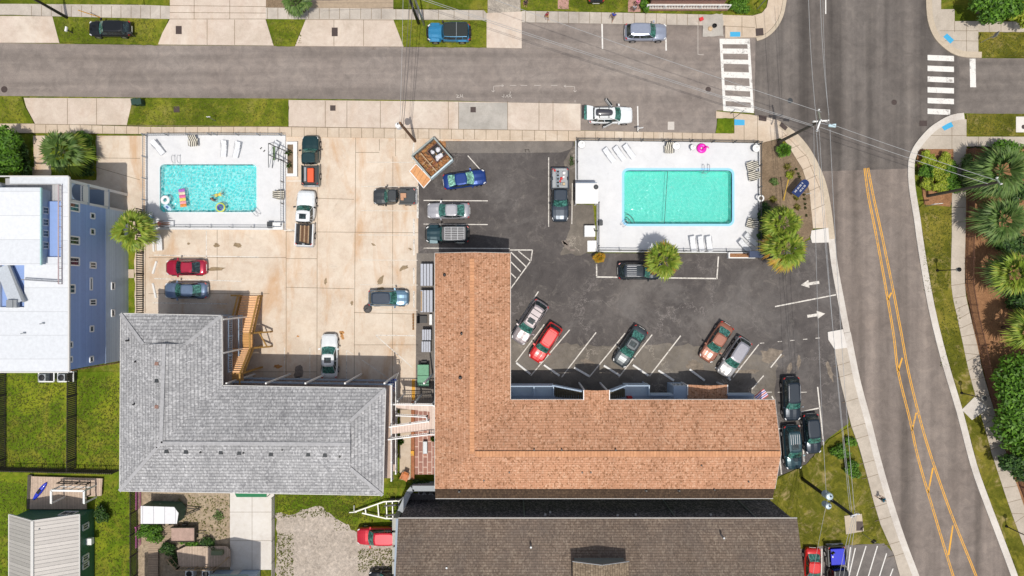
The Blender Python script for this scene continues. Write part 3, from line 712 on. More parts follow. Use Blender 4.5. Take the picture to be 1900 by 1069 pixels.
# lot lines
ll = MB(); lw = MB()
def PL(a, b, w=1.7, z=.016, old=False): line_px(lw if old else ll, a, b, w, z)
for y in (372, 416, 460.5): PL((786, y), (905 if y < 455 else 946, y+.8))
PL((868, 289), (893, 317)); PL((1018, 292), (1018, 421)); PL((1062, 340), (1061, 416), 1.5)
for p in [((285, 473.5), (480, 477)), ((286, 517), (448, 522)), ((283, 562), (422, 564)), ((383, 428), (383, 517)), ((290, 426), (531, 425)), ((532, 336), (560, 336)), ((527, 428), (545, 428))]: PL(*p)
for y, x0 in ((301, 680), (346, 670), (391, 670), (436, 665), (482.5, 665), (528.5, 668), (575, 688)): PL((x0, y), (775, y+.6), 1.3, .016, True)
PL((697, 622), (770, 623)); PL((698, 623), (765, 682)); PL((775, 345), (775, 405), 3.5); PL((532, 425), (548, 428))
PL((528, 645), (527, 708), 1.4); PL((575, 645), (575, 708), 1.4); PL((594, 700), (594, 714), 1.4); PL((643, 650), (643, 714), 1.4); PL((643, 650), (656, 658), 1.1); PL((672, 668), (735, 712), 1.4)
for y0, y1 in ((265, 296), (406, 437), (444, 474), (497, 527), (540, 571)): PL((768, y0), (768 if y0 > 300 else 765, y1), 3.0, .018)
# hatched corner by the orange roof
for a, b in (((946, 464), (988, 464)), ((988, 464), (985, 484)), ((985, 484), (948, 535)), ((948, 468), (976, 495)), ((962, 466), (985, 485)), ((948, 486), (966, 504)), ((948, 507), (957, 516))): PL(a, b, 2.0)
# bay under the palm
for a, b in (((1107, 490), (1107, 514)), ((1106, 514), (1330, 517)), ((1333, 476), (1330, 518))): PL(a, b, 2.4)
# angled bays
for a, b in (((999, 541), (949, 619)), ((1010, 602), (957, 672)), ((1057, 612), (985, 697)), ((1106, 617), (1042, 700)), ((1160, 618), (1093, 700)), ((1210, 621), (1148, 700)), ((1263, 623), (1205, 698)), ((1367, 624), (1265, 706)) if False else ((1367, 624), (1340, 662)), ((1408, 639), (1360, 700)), ((1450, 657), (1430, 682)), ((1417, 697), (1395, 722))): PL(a, b, 2.0)
for a, b in (((1107, 700), (1093, 700)),): pass
# east bays and exit
for a, b in (((1438, 569), (1551, 547)), ((1517, 718), (1529, 832)), ((1483, 765), (1521, 757)), ((1443, 796), (1486, 790)), ((1442, 800), (1450, 880)), ((1486, 765), (1492, 857)), ((1432, 735), (1436, 742))): PL(a, b, 2.3)
for x in (1410, 1443, 1466, 1490, 1513): PL((x, 637-(x-1410)*.09), (x+8, 636.4-(x-1410)*.09), 1.2)
for x in (1420, 1443, 1485): PL((x, 728), (x+12, 727.6), 1.1)
o = ll.build('parking_lines', M['paint_lot']); o['kind'] = 'structure'
o = lw.build('worn_parking_lines', M['paint_old']); o['kind'] = 'structure'
ar = MB()
def arrow(tail, tip, w, hw, hl, z=.016):
    dx, dy = tip[0]-tail[0], tip[1]-tail[1]; Ln = math.hypot(dx, dy); ux, uy = dx/Ln, dy/Ln; nx, ny = -uy, ux
    nk = (tip[0]-ux*hl, tip[1]-uy*hl)
    ar.sheet(GP([(tail[0]+nx*w, tail[1]+ny*w), (nk[0]+nx*w, nk[1]+ny*w), (nk[0]-nx*w, nk[1]-ny*w), (tail[0]-nx*w, tail[1]-ny*w)]), z)
    ar.sheet(GP([(nk[0]+nx*hw, nk[1]+ny*hw), tip, (nk[0]-nx*hw, nk[1]-ny*hw)]), z)
arrow((1520, 524), (1486, 529), 2.6, 7.5, 15); arrow((1498, 587), (1531, 582), 2.6, 7.5, 15)
o = ar.build('arrow_markings', M['paint_lot']); o['kind'] = 'structure'
cs = MB()
for a, b in (((1525, 1018), (1524, 1069)), ((1578, 1015), (1572, 1069)), ((1587, 1017), (1568, 1100)), ((1607, 1013), (1580, 1100)), ((1628, 1013), (1602, 1100)), ((1645, 1027), (1622, 1100)), ((1657, 1055), (1640, 1100))): line_px(cs, a, b, 2.0, .014)
o = cs.build('hatched_parking_lines', M['paint']); o['kind'] = 'structure'
# wheel stops: things of their own
WS = plain('white_wheel_stop_concrete', (.74, .73, .71), .7, var=.08)
stops = [((958, 673), (984, 694)), ((1009, 677), (1038, 697)), ((1065, 682), (1093, 698)) , ((1120, 678), (1150, 697)), ((1174, 677), (1203, 697)), ((1221, 687), (1250, 706)), ((1279, 685), (1307, 706)), ((1327, 681), (1355, 705)),
         ((284, 508), (291, 485)), ((284, 526), (290, 553)), ((285, 445), (286, 467))]
names = ['beside the tall orange roofed wing', 'in front of the red SUV bay', 'third from the orange roofed wing', 'in front of the dark sedan', 'just right of the dark sedan', 'in the bay left of the copper sedan', 'in front of the copper sedan', 'under the nose of the silver and black SUV',
         'leaning left of the crimson sedan', 'left of the blue sedan in the concrete lot', 'beside the stray white lounger by the left pool']
for (a, b), nm in zip(stops, names):
    a = G(*a); b = G(*b); c = ((a[0]+b[0])/2, (a[1]+b[1])/2); L_ = math.hypot(b[0]-a[0], b[1]-a[1])/2
    d = ((b[0]-a[0])/(2*L_), (b[1]-a[1])/(2*L_))
    mb = MB(); mb.loft([[(s*L_, -.13, 0), (s*L_, .13, 0), (s*L_, .09, .14), (s*L_, -.09, .14)] for s in (-1, 1)])
    o = mb.build('wheel_stop', WS, loc=(c[0], c[1], .02)); o.rotation_euler.z = math.atan2(d[1], d[0])
    tag(o, 'white wheel stop '+nm, 'wheel stop', 'wheel stops of the parking bays')
# manholes, drains
def drain(name, P, z, lab, mat='iron', round_=False):
    Q = GP(P); c = centroid(Q); mb = MB()
    if round_:
        r = P_r = math.dist(Q[0], Q[1]); mb.lathe((Q[0][0], Q[0][1], z), [(r, 0), (r, .012), (r*.9, .02), (r*.3, .022)], 20); c = Q[0]
        mb.build_loc = None
    else: mb.prism(Q, z, z+.02)
    o = mb.build(name, M[mat], loc=(c[0], c[1], z), world=True); return tag(o, lab, 'drain cover' if 'drain' in name else 'manhole cover')
def rect(x0, y0, x1, y1): return [(x0, y0), (x1, y0), (x1, y1), (x0, y1)]
drain('drain_cover', rect(327, 49, 338, 64), .104, 'dark rectangular drain grate in the left upper concrete driveway')
drain('drain_cover', rect(616, 52, 627, 68), .104, 'dark rectangular drain grate in the middle upper concrete driveway')
drain('drain_cover', rect(613, 196, 623, 206), .094, 'square dark drain grate in the pale apron below the street')
drain('drain_cover', rect(873, 199, 883, 209), .098, 'square dark drain grate on the grey concrete patch of the apron')
drain('drain_cover', rect(323, 198, 334, 209), .094, 'weathered drain cover in the grass verge above the left pool')
drain('drain_cover', rect(1706, 224, 1720, 234), .010, 'rectangular drain grate in the avenue beside the right kerb')
drain('drain_cover', [(1401, 54), (1415, 53), (1416, 66), (1402, 68)], .138, 'rusty kerb inlet grate at the upper left street corner')
drain('drain_cover', [(1449, 227), (1461, 237), (1456, 243), (1445, 234)], .138, 'rusty kerb inlet grate near the tall pole at the lower left corner')
drain('drain_cover', [(1407, 214), (1422, 216), (1421, 226), (1407, 224)], .138, 'rusty inlet grate beside the framed crosswalk')
drain('drain_cover', rect(1588, 967, 1600, 984), .114, 'double rusty grate on the small concrete pad near the big pole')
drain('drain_cover', rect(1542, 966, 1552, 979), .012, 'small rusty grate on the short asphalt path')
drain('drain_cover', rect(1239, 226, 1251, 241), .006, 'pale rectangular utility cover in the parking bay', 'kerb')
drain('manhole_cover', [(8, 166), (14, 166)], .002, 'round manhole cover at the left end of the street', round_=True)
drain('manhole_cover', [(1659, 190), (1664, 190)], .006, 'round dark manhole cover in the avenue', round_=True)
drain('manhole_cover', [(1314, 166), (1319, 166)], .003, 'black round manhole cover left of the framed crosswalk', round_=True)
drain('manhole_cover', [(1466, 187), (1471, 187)], .006, 'faint round cover in the dark patch near the tall pole', 'darkgrey', True)
o = struct('sign_pad_east', [rect(1884, 217, 1912, 246)], .11, M['white_slab'], z0=-.05)
drain('manhole_cover', [(1898, 236), (1902, 236)], .112, 'red brown round cover on the white square pad at the right edge', round_=True)
# ============================================================ BUILDINGS
M['sh_orange_x'] = m_shingle('orange_shingles', ((.54, .288, .178), (.47, .243, .145), (.23, .11, .055), (.65, .41, .28)), (.30, .16, .085), 0, .42, .26)
M['sh_orange_y'] = m_shingle('orange_shingles_turned', ((.54, .288, .178), (.47, .243, .145), (.23, .11, .055), (.65, .41, .28)), (.36, .19, .10), R(90), .42, .26)
M['sh_grey_x'] = m_shingle('grey_shingles', ((.40, .40, .405), (.335, .337, .345), (.23, .23, .24), (.60, .60, .61)), (.15, .15, .16), 0, .45, .32)
M['sh_grey_y'] = m_shingle('grey_shingles_turned', ((.40, .40, .405), (.335, .337, .345), (.23, .23, .24), (.60, .60, .61)), (.15, .15, .16), R(90), .45, .32)
M['sh_brown'] = m_shingle('brown_shingles', ((.23, .175, .135), (.185, .14, .108), (.12, .09, .07), (.33, .27, .21)), (.07, .055, .045), 0, .40, .24, .5, (.115, .095, .085))
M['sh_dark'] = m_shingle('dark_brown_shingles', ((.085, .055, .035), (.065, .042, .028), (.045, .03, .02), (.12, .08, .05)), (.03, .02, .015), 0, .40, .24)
M['ridge_o'] = m_lines('orange_ridge_cap', (.54, .27, .14), (.36, .17, .08), 'x', .33, .12, .9)
M['ridge_oy'] = m_lines('orange_ridge_cap_turned', (.54, .27, .14), (.36, .17, .08), 'y', .33, .12, .9)
M['siding'] = m_lines('blue_lap_siding', (.25, .37, .66), (.19, .29, .54), 'z', .2, .12, .6, var=.05)
M['siding_pale'] = m_lines('pale_blue_lap_siding', (.42, .52, .64), (.33, .42, .54), 'z', .2, .1, .6, var=.06)
M['siding_grey'] = m_lines('grey_blue_lap_siding', (.30, .37, .46), (.22, .28, .36), 'z', .2, .1, .6, var=.06)
M['membrane'] = m_lines('white_roof_membrane', (.64, .665, .70), (.50, .52, .55), 'y', 2.3, .022, .6, var=.07)
M['dark_shake'] = m_shingle('black_shake_wall', ((.20, .18, .18), (.13, .12, .125), (.34, .30, .30), (.50, .44, .43)), (.015, .015, .018), 0, .35, .3, vertical=True)
M['trim'] = plain('pale_trim_paint', (.60, .59, .57), .55, var=.05)
M['green_wall'] = m_lines('green_lap_siding', (.045, .16, .10), (.03, .11, .07), 'z', .2, .12, .6, var=.06)
M['metal_roof'] = m_lines('ribbed_pale_metal_roof', (.46, .435, .41), (.20, .19, .19), 'y', .40, .09, .45, .2, var=.06)
M['brick'] = None
def m_brick(name, c1, c2, mortar, bw=.5, rh=.25, rot=0, off=.5, ms=.03, vertical=False):
    m, n, l, b = newmat(name); co = wpos(n)
    if vertical:
        sp = n.new('ShaderNodeSeparateXYZ'); l.new(co, sp.inputs[0]); cb = n.new('ShaderNodeCombineXYZ')
        l.new(mth(n, l, 'ADD', sp.outputs[0], sp.outputs[1]), cb.inputs[0]); l.new(sp.outputs[2], cb.inputs[1]); co = cb.outputs[0]
    else: co = mapp(n, l, co, (1, 1, 0), (0, 0, rot))
    br = n.new('ShaderNodeTexBrick'); br.inputs['Scale'].default_value = 1; br.inputs['Brick Width'].default_value = bw
    br.inputs['Row Height'].default_value = rh; br.inputs['Mortar Size'].default_value = ms
    br.inputs['Color1'].default_value = (*c1, 1); br.inputs['Color2'].default_value = (*c2, 1); br.inputs['Mortar'].default_value = (*mortar, 1)
    l.new(co, br.inputs['Vector'])
    col = mixc(n, l, .5, br.outputs['Color'], ramp(n, l, noise(n, l, wpos(n), 3, 5, .7), [(.3, (.35, .35, .35)), (.7, (.65, .65, .65))]), 'OVERLAY')
    l.new(col, b.inputs['Base Color']); b.inputs['Roughness'].default_value = .9
    bumpn(n, l, mth(n, l, 'SUBTRACT', 1.0, br.outputs['Fac']), b, .4, .02); return m
M['brick'] = m_brick('red_brick_wall', (.35, .12, .08), (.28, .09, .06), (.45, .40, .36), .25, .085, ms=.012, vertical=True)
M['pavers'] = m_brick('courtyard_pavers', (.40, .20, .15), (.30, .15, .12), (.62, .45, .38), 1.15, .5, R(90), .5, .05)

def V(px, py, h): x, y = G(px, py, h); return (x, y, h)
def poly3(mb, *P): mb.face([V(*p) for p in P]); return mb
def slab_up(mb, pts3, t=.18):
    """roof plane with thickness, from 3d points given anticlockwise or not"""
    n = len(mb.v); m = len(pts3)
    mb.v += [tuple(p) for p in pts3]+[(p[0], p[1], p[2]-t) for p in pts3]
    mb.f.append(tuple(range(n, n+m))); mb.f.append(tuple(range(n+2*m-1, n+m-1, -1)))
    for i in range(m):
        j = (i+1) % m; mb.f.append((n+i, n+m+i, n+m+j, n+j))
    return mb
def wbuild(mb, name, mat, parent): return mb.build(name, mat, parent, world=True)
def railing(parent, name, pts, mat, h=1.0, post=.09, slat=.035, step=.16, posts=True, rail=.07, top_only=False, solid=None):
    """one stretch of railing between floor points: rails, slats in one mesh"""
    mb = MB()
    for a, b in zip(pts[:-1], pts[1:]):
        a = Vector(a); b = Vector(b); L = (b-a).length; up = Vector((0, 0, 1))
        mb.bar(a+up*h, b+up*h, rail*1.4, rail); mb.bar(a+up*.1, b+up*.1, rail*.7)
        k = max(1, int(L/step))
        for i in range(1, k):
            p = a+(b-a)*(i/k); mb.bar(p+up*.12, p+up*(h-.04), slat)
        for i in range(int(L/2.0)+1):
            p = a+(b-a)*min(1, i*2.0/max(L, .1)); mb.bar(p, p+up*(h+.02), post)
        mb.bar(b, b+up*(h+.02), post)
    return wbuild(mb, name, mat, parent)
def window_on(parent, P4, out, frame_mat=None, glass=None, fr=.09, name='window', bars=1):
    """window in a vertical rectangle P4 (four 3d points), 'out' unit normal: frame with pane as sub-part"""
    P = [Vector(p) for p in P4]; out = Vector(out)
    fm = MB()
    for i in range(4): fm.bar(P[i]+out*.03, P[(i+1) % 4]+out*.03, fr, fr)
    mids = [(P[0]+P[1])/2, (P[3]+P[2])/2] if bars else None
    if bars: fm.bar(mids[0]+out*.03, mids[1]+out*.03, fr*.5)
    w_ = wbuild(fm, name, frame_mat or M['white'], parent)
    gm = MB(); gm.face([p+out*.02 for p in P]); gm.build('pane', glass or M['glass'], w_, world=True, recalc=False)
    return w_

# ---------------------------------------------------------------- blue and white three storey house
HB = 10.6
xe = G(127, 0, HB)[0]; yn = G(0, 328, HB)[1]; ys = G(0, 690, HB)[1]
bA = thing('apartment_building', 'tall blue sided building with flat white roofs at the left edge', 'building', (-50, 1, 0))
yp = G(0, 373, HB)[1]
mb = MB(); mb.box(-85, xe-.15, ys+.15, yp, 4.3, HB-.3); wbuild(mb, 'upper_wall', M['siding'], bA)
mb = MB(); mb.box(-85, xe-.12, ys+.12, yp, 0, 4.3); wbuild(mb, 'lower_wall', M['siding_pale'], bA)
mb = MB()
for z0, z1 in ((3.5, 3.8), (7.0, 7.3)): mb.box(-85, xe-.18, yp, yn-.25, z0, z1)
wbuild(mb, 'porch_floor', M['siding_grey'], bA)
mb = MB()
for y in (yn-.3, yp+.12):
    for x in (xe-.2, xe-4.2, xe-8.5): mb.box(x-.2, x, y-.14, y+.14, 0, HB-.3)
mb.box(xe-.19, xe-.14, yp+.28, yn-.47, 7.3, 8.1); mb.box(xe-.19, xe-.14, yp+.28, yn-.47, 9.9, 10.3); mb.box(xe-.19, xe-.14, yp+.28, yn-.47, 3.8, 4.5)
wbuild(mb, 'porch_column', M['trim'], bA)
mb = MB()      # arched head of the top opening
ya, yb = yp+.3, yn-.5
for i in range(8):
    a0 = math.pi*i/8; a1 = math.pi*(i+1)/8; c = (ya+yb)/2; r = (yb-ya)/2
    mb.face([(xe-.13, c+r*math.cos(a0), 9.2+.7*math.sin(a0)), (xe-.13, c+r*math.cos(a1), 9.2+.7*math.sin(a1)), (xe-.13, c+r*math.cos(a1), 9.9), (xe-.13, c+r*math.cos(a0), 9.9)])
wbuild(mb, 'arch', M['siding_pale'], bA)
# main roof in pieces round the terrace and the stair well
mb = MB()
def rslab(mb, x0, y0, x1, y1, h, t=.3):
    a = G(x0, y0, h); b = G(x1, y1, h); mb.box(min(a[0], b[0]), max(a[0], b[0]), min(a[1], b[1]), max(a[1], b[1]), h-t, h)
rslab(mb, 113, 328, 127, 690, HB); rslab(mb, 18, 328, 113, 341, HB)
rslab(mb, 75, 477, 113, 690, HB); rslab(mb, 45, 490, 75, 690, HB); rslab(mb, -600, 570, 45, 690, HB); rslab(mb, -600, 341, 0, 570, HB)
wbuild(mb, 'roof', M['membrane'], bA)
mb = MB()
a = G(127, 328, HB); b = G(127, 690, HB); mb.bar((a[0]+.04, a[1], HB-.05), (b[0]+.04, b[1], HB-.05), .14, .2); mb.bar((-80, b[1]-.04, HB-.05), (b[0], b[1]-.04, HB-.05), .12, .2); mb.bar((-55, a[1]+.04, HB-.05), (a[0], a[1]+.04, HB-.05), .12, .2)
wbuild(mb, 'gutter', M['trim'], bA)
mb = MB(); rslab(mb, 10, 331, 123, 488, 9.9, .2); rslab(mb, -60, 482, 58, 582, 9.3, .2); wbuild(mb, 'terrace_floor', m_lines('terrace_membrane', (.40, .40, .41), (.30, .30, .32), 'x', .4, .05, .7, var=.06), bA)
ux = G(74, 0, 11.6)[0]; uy0 = G(0, 348, 11.6)[1]; uy1 = G(0, 492, 11.6)[1]
mb = MB(); mb.box(-80, ux-.1, uy1+.1, uy0-.1, 9.9, 11.4); wbuild(mb, 'penthouse_wall', M['siding_grey'], bA)
mb = MB(); mb.box(-80, ux, uy1, uy0, 11.4, 11.6); wbuild(mb, 'penthouse_roof', M['membrane'], bA)
mb = MB(); mb.box(ux, ux+.1, uy1, uy0, 11.38, 11.58); wbuild(mb, 'roof_edge', plain('pale_teal_trim', (.35, .58, .56), .5), bA)
for y in (390, 412, 433, 455):
    y0 = G(0, y-6, 11)[1]; y1 = G(0, y+6, 11)[1]
    window_on(bA, [(ux-.1, y0, 10.3), (ux-.1, y1, 10.3), (ux-.1, y1, 11.1), (ux-.1, y0, 11.1)], (1, 0, 0), M['trim'], M['glass'], .08)
railing(bA, 'roof_railing', [V(116, 345, HB), V(116, 527, HB)], plain('rosy_railing_paint', (.42, .33, .34), .5), .6, .06, .02, .4)
railing(bA, 'roof_railing', [V(116, 523, HB), V(48, 519, HB)], M['alu'], .6, .06, .03, .2)
mb = MB(); mb.bar(V(6, 494, 10.5), V(33, 562, 10.8), 1.5, .15); wbuild(mb, 'stair_cover', plain('pale_stair_cover', (.46, .50, .55), .6), bA)
mb = MB(); mb.bar(V(17, 490, 10.7), V(45, 560, 11.0), .25, .25); wbuild(mb, 'stair_rail', M['grey'], bA)
mb = MB()
for i in range(3): x, y = G(22+i*6, 563, HB); mb.box(x-.18, x+.18, y-.4, y+.35, HB, HB+.5+.1*(i % 2))
wbuild(mb, 'roof_unit', M['grey'], bA)
for (x, y) in ((83, 600), (48, 618)):
    p = V(x, y, HB); mb = MB(); mb.tube([p, (p[0], p[1], HB+.3), (p[0]-.25, p[1]-.05, HB+.38)], .05); wbuild(mb, 'vent_pipe', M['grey'], bA)
def wallwin(x0, x1, y0, y1, bars=1, glass=None):
    """window on the east wall from its picture rectangle"""
    X = -xe; hh = lambda px: HC*(1-X*SP/(950-px))
    zt = min(hh(x0), HB-.35); zb = hh(x1); zm = (zt+zb)/2
    ya = G(0, y0, zm)[1]; yb_ = G(0, y1, zm)[1]
    off = xe-.15 if zm > 4.3 else xe-.12
    window_on(bA, [(off, ya, zb), (off, yb_, zb), (off, yb_, zt), (off, ya, zt)], (1, 0, 0), M['white'], glass or M['glass'], .12, bars=bars)
for q in ((131, 149, 377, 392, 1), (170, 177.6, 396, 405.5, 0), (170, 177.6, 425, 435, 0), (131, 149, 439, 453.5, 1), (131, 149, 478, 492.5, 1), (169, 180, 487, 497.6, 1), (169, 173, 516, 538, 0), (130, 141, 528.5, 544, 1), (169, 180, 556, 566, 1), (169, 175.6, 605, 615.5, 0), (129.5, 136.4, 634.5, 645, 0), (129.5, 136, 662, 672, 0), (169, 175, 661.5, 671.5, 0), (208.5, 214, 524.6, 537, 0), (208.5, 214, 575, 587, 0)): wallwin(*q)
railing(bA, 'porch_railing', [(xe-.3, yp+.3, 7.3), (xe-.3, yn-.5, 7.3)], M['white'], .9)

# ---------------------------------------------------------------- grey L roof motel block
HG = 8.0
bB = thing('motel_building', 'L shaped building under a light grey shingle roof with white edged balconies', 'building', (-27, -10, 0))
E = dict(a=(224, 582), b=(411, 586), c=(412, 716), d=(715, 721), e=(710, 919), f=(222, 911))
P3 = {k: V(x, y, HG) for k, (x, y) in E.items()}
hr = 9.5; hg = 9.05
r1 = V(305, 638, hr); r2 = V(299, 822, hr); r3 = V(650, 824, hr)
g1 = V(266, 639, hg); g2 = V(345, 639, hg); g3 = V(650, 781, hg); g4 = V(650, 869, hg)
a_, b_, c_, d_, e_, f_ = (P3[k] for k in 'abcdef')
mb = MB(); slab_up(mb, [a_, g1, r1, r2, f_]); slab_up(mb, [b_, g2, r1, r2, c_]); slab_up(mb, [d_, g3, g4, e_]); wbuild(mb, 'roof_slope', M['sh_grey_y'], bB)
mb = MB(); slab_up(mb, [a_, b_, g2, g1]); slab_up(mb, [c_, r2, r3, g3, d_]); slab_up(mb, [f_, r2, r3, g4, e_]); wbuild(mb, 'roof_slope', M['sh_grey_x'], bB)
mb = MB(); mb.face([g1, g2, (r1[0], r1[1]-.02, r1[2])]); mb.face([g3, g4, r3]); wbuild(mb, 'gablet', plain('dark_gablet_vent', (.09, .10, .12), .7), bB)
mb = MB()
up = Vector((0, 0, .05))
for p, q in ((r1, r2), (r2, r3), (a_, g1), (b_, g2), (d_, g3), (e_, g4), (f_, r2)): mb.bar(Vector(p)+up, Vector(q)+up, .34, .05)
wbuild(mb, 'ridge_cap', plain('pale_grey_ridge_cap', (.36, .36, .37), .9, var=.2, scale=3), bB)
mb = MB()
ring = [a_, b_, c_, d_, e_, f_]
for i in range(6):
    p = Vector(ring[i]); q = Vector(ring[(i+1) % 6]); mb.bar(p-up*2.6, q-up*2.6, .12, .22)
wbuild(mb, 'gutter', M['trim'], bB)
xw = a_[0]+.5; xi = c_[0]-1.7; yi = c_[1]-1.7; xE = d_[0]-1.6; yS = f_[1]+.55; yN = a_[1]-.4
mb = MB(); mb.prism([(xw, yN), (xi, yN), (xi, yi), (xE, yi), (xE, yS), (xw, yS)], 0, HG-.15); wbuild(mb, 'wall', M['siding_grey'], bB)
for z in (2.7, 5.35):
    mb = MB(); mb.prism([(xi, yN), (c_[0]-.1, yN), (c_[0]-.1, c_[1]-.05), (d_[0]+.25, d_[1]-.05), (d_[0]+.25, yS), (xE, yS), (xE, yi), (xi, yi)], z-.18, z); wbuild(mb, 'walkway_deck', m_lines('pinkish_deck_boards', (.50, .38, .31), (.30, .22, .18), 'x', .3, .08, .8, var=.1), bB)
    railing(bB, 'walkway_railing', [(c_[0]-.05, yN, z), (c_[0]-.05, c_[1]+1.2, z)], M['bluegrey'], 1.0, .12, .05, .22)
    railing(bB, 'walkway_railing', [(c_[0]+.1, c_[1]+.15, z), (d_[0]+.3, d_[1]+.15, z)], M['bluegrey'], 1.0, .12, .05, .22)
    railing(bB, 'walkway_railing', [(d_[0]+.3, d_[1]+.1, z), (d_[0]+.3, yS, z)], M['white'], 1.0, .14, .05, .22)
mb = MB()
for x in [c_[0]+.3+i*4.0 for i in range(6)]: mb.bar((x, c_[1]+.2, 0), (x, c_[1]+.2, HG-.3), .16)
for y in (yN-.2, yN-3.6, yN-7.0): mb.bar((c_[0]-.02, y, 0), (c_[0]-.02, y, HG-.3), .16)
wbuild(mb, 'balcony_post', M['white'], bB)
for k in range(6):
    x0 = xi+1.2+k*2.7
    for z in (0.2, 2.9, 5.5):
        window_on(bB, [(x0, yi+.01, z+.9), (x0+1.2, yi+.01, z+.9), (x0+1.2, yi+.01, z+2.0), (x0, yi+.01, z+2.0)], (0, 1, 0))
# ridge vents and pipes
vents = [(307, 690), (307, 719), (311, 762, 1), (311, 828) , (309, 838), (345, 839), (410, 840), (444, 841), (503, 843), (573, 844), (603, 845)]
for i, q in enumerate([(291, 675), (291, 707), (291, 755), (309, 838), (345, 839), (410, 840), (444, 841), (503, 843), (572, 844), (603, 845)]):
    h = 9.3
    p = V(q[0], q[1], h); mb = MB(); mb.loft([[(p[0]-.2, p[1]-.2, h-.2), (p[0]+.2, p[1]-.2, h-.2), (p[0]+.2, p[1]+.2, h-.2), (p[0]-.2, p[1]+.2, h-.2)], [(p[0]-.2, p[1]-.15, h+.12), (p[0]+.2, p[1]-.15, h+.12), (p[0]+.17, p[1]+.18, h+.06), (p[0]-.17, p[1]+.18, h+.06)]])
    wbuild(mb, 'roof_vent', plain('rusty_vent_hood', (.26, .15, .12), .7) if i in (0, 2) else M['darkgrey'], bB)
for q in ((236, 632), (252, 671), (249, 750), (293, 829), (373, 839), (453, 840), (525, 834), (631, 847)):
    h = 8.7 if q[0] < 260 else 9.2
    p = V(q[0], q[1], h); mb = MB(); mb.tube([(p[0], p[1], h-.4), (p[0], p[1], h+.25)], .09); wbuild(mb, 'vent_pipe', M['black'], bB)

# golden timber staircase on the inner side: rises southwards in two flights
sx0, sx1 = -30.25, -28.2
bS = thing('timber_staircase', 'golden new timber staircase in two flights beside the grey roofed building', 'staircase', (-29.2, -5, 0))
y_ = lambda py, h: G(0, py, h)[1]
fl = [((y_(549, 0), .15), (y_(618, 2.7), 2.65), 15), ((y_(646, 2.7), 2.65), (y_(692, 5.3), 5.3), 12)]
mb = MB()
for (ya, za), (yb, zb), n_ in fl:
    for i in range(n_):
        t0 = i/n_; yy = ya+(yb-ya)*t0; dy = (yb-ya)/n_; z = za+(zb-za)*(i+1)/n_
        mb.box(sx0, sx1, yy+dy*.82, yy, z-.05, z)
wbuild(mb, 'tread', plain('light_timber_treads', (.82, .48, .25), .7, var=.2, scale=5), bS)
mb = MB(); mb.box(sx0-.05, sx1+.05, fl[1][0][0], fl[0][1][0], 2.55, 2.65); mb.box(sx0-.05, sx1+.05, y_(713, 5.3), fl[1][1][0], 5.2, 5.3); wbuild(mb, 'landing', M['wood_new'], bS)
for x in (sx0-.12, sx1+.12):
    mb = MB()
    for (ya, za), (yb, zb), n_ in fl:
        mb.bar((x, ya, za), (x, yb, zb), .1, .3)
        mb.bar((x, ya, za+1.05), (x, yb, zb+1.05), .16, .09); mb.bar((x, ya, za+.25), (x, yb, zb+.25), .08)
        k = 26
        for i in range(k+1):
            t = i/k; mb.bar((x, ya+(yb-ya)*t, za+(zb-za)*t+.2), (x, ya+(yb-ya)*t, za+(zb-za)*t+1.0), .045)
    mb.bar((x, fl[0][1][0], 3.7), (x, fl[1][0][0], 3.7), .16, .09)
    mb.bar((x, fl[1][1][0], 6.35), (x, y_(713, 5.3), 6.35), .16, .09)
    wbuild(mb, 'stair_railing', M['wood_gold'], bS)
mb = MB()
for x in (sx0-.12, sx1+.12):
    for y, z in ((fl[0][0][0], 1.2), (fl[0][1][0], 3.75), (fl[1][0][0], 3.75), (fl[1][1][0], 6.4)): mb.bar((x, y, 0), (x, y, z), .18)
for y in (fl[0][1][0], fl[1][0][0]):
    mb.bar((sx1+.1, y, 2.7), (sx1+1.25, y, .9), .16); mb.bar((sx1+1.25, y, 0), (sx1+1.25, y, 1.0), .16)
mb.bar((sx1+.5, fl[0][1][0], 2.0), (sx1+1.1, fl[1][0][0], 1.2), .13)
mb.bar((sx0-.9, fl[0][0][0]+.05, 1.1), (sx0+.1, fl[0][0][0]+.05, 1.15), .2)
wbuild(mb, 'support_post', M['wood_gold'], bS)

# footbridge between the two blocks
bR = thing('footbridge', 'pinkish boarded footbridge with white railings linking the grey and orange roofed buildings', 'footbridge', (-9.5, -14, 0))
hd = 5.3
dk = m_lines('pale_pink_deck_boards', (.62, .50, .43), (.42, .32, .27), 'x', .3, .06, .8, var=.08)
mb = MB(); mb.prism(GP([(731, 748), (735, 748), (806, 749), (812, 757), (812, 804), (797, 804), (797, 764), (736, 757)], hd), hd-.15, hd); wbuild(mb, 'bridge_deck', dk, bR)
mb = MB()
n_ = 14
for i in range(n_):
    xa = 797-(797-725)*i/n_; xb = 797-(797-725)*(i+1)/n_; z = hd-.02+.06*(i+1)
    y0 = 781+(i/n_)*9; y1 = 799+(i/n_)*7
    mb.prism(GP([(xa, y0-.7), (xb+.5, y0), (xb+.5, y1), (xa, y1-.7)], z), z-.12, z)
wbuild(mb, 'bridge_step', plain('pale_pink_timber', (.66, .53, .46), .8, var=.12, scale=4), bR)
railing(bR, 'bridge_railing', [V(733, 748, hd), V(806, 749, hd), V(812, 757, hd)], M['white'], 1.0, .1, .05, .2)
railing(bR, 'bridge_railing', [V(797, 779, hd), V(726, 789, hd+.8)], M['white'], 1.0, .12, .05, .2)
railing(bR, 'bridge_railing', [V(810, 803, hd), V(797, 803, hd), V(724, 812, hd+.8)], M['white'], 1.0, .12, .05, .2)
railing(bR, 'bridge_railing', [V(738, 768, hd-.5), V(793, 771, hd-.2), V(795, 779, hd)], M['white'], 1.0, .12, .05, .22)
mb = MB()
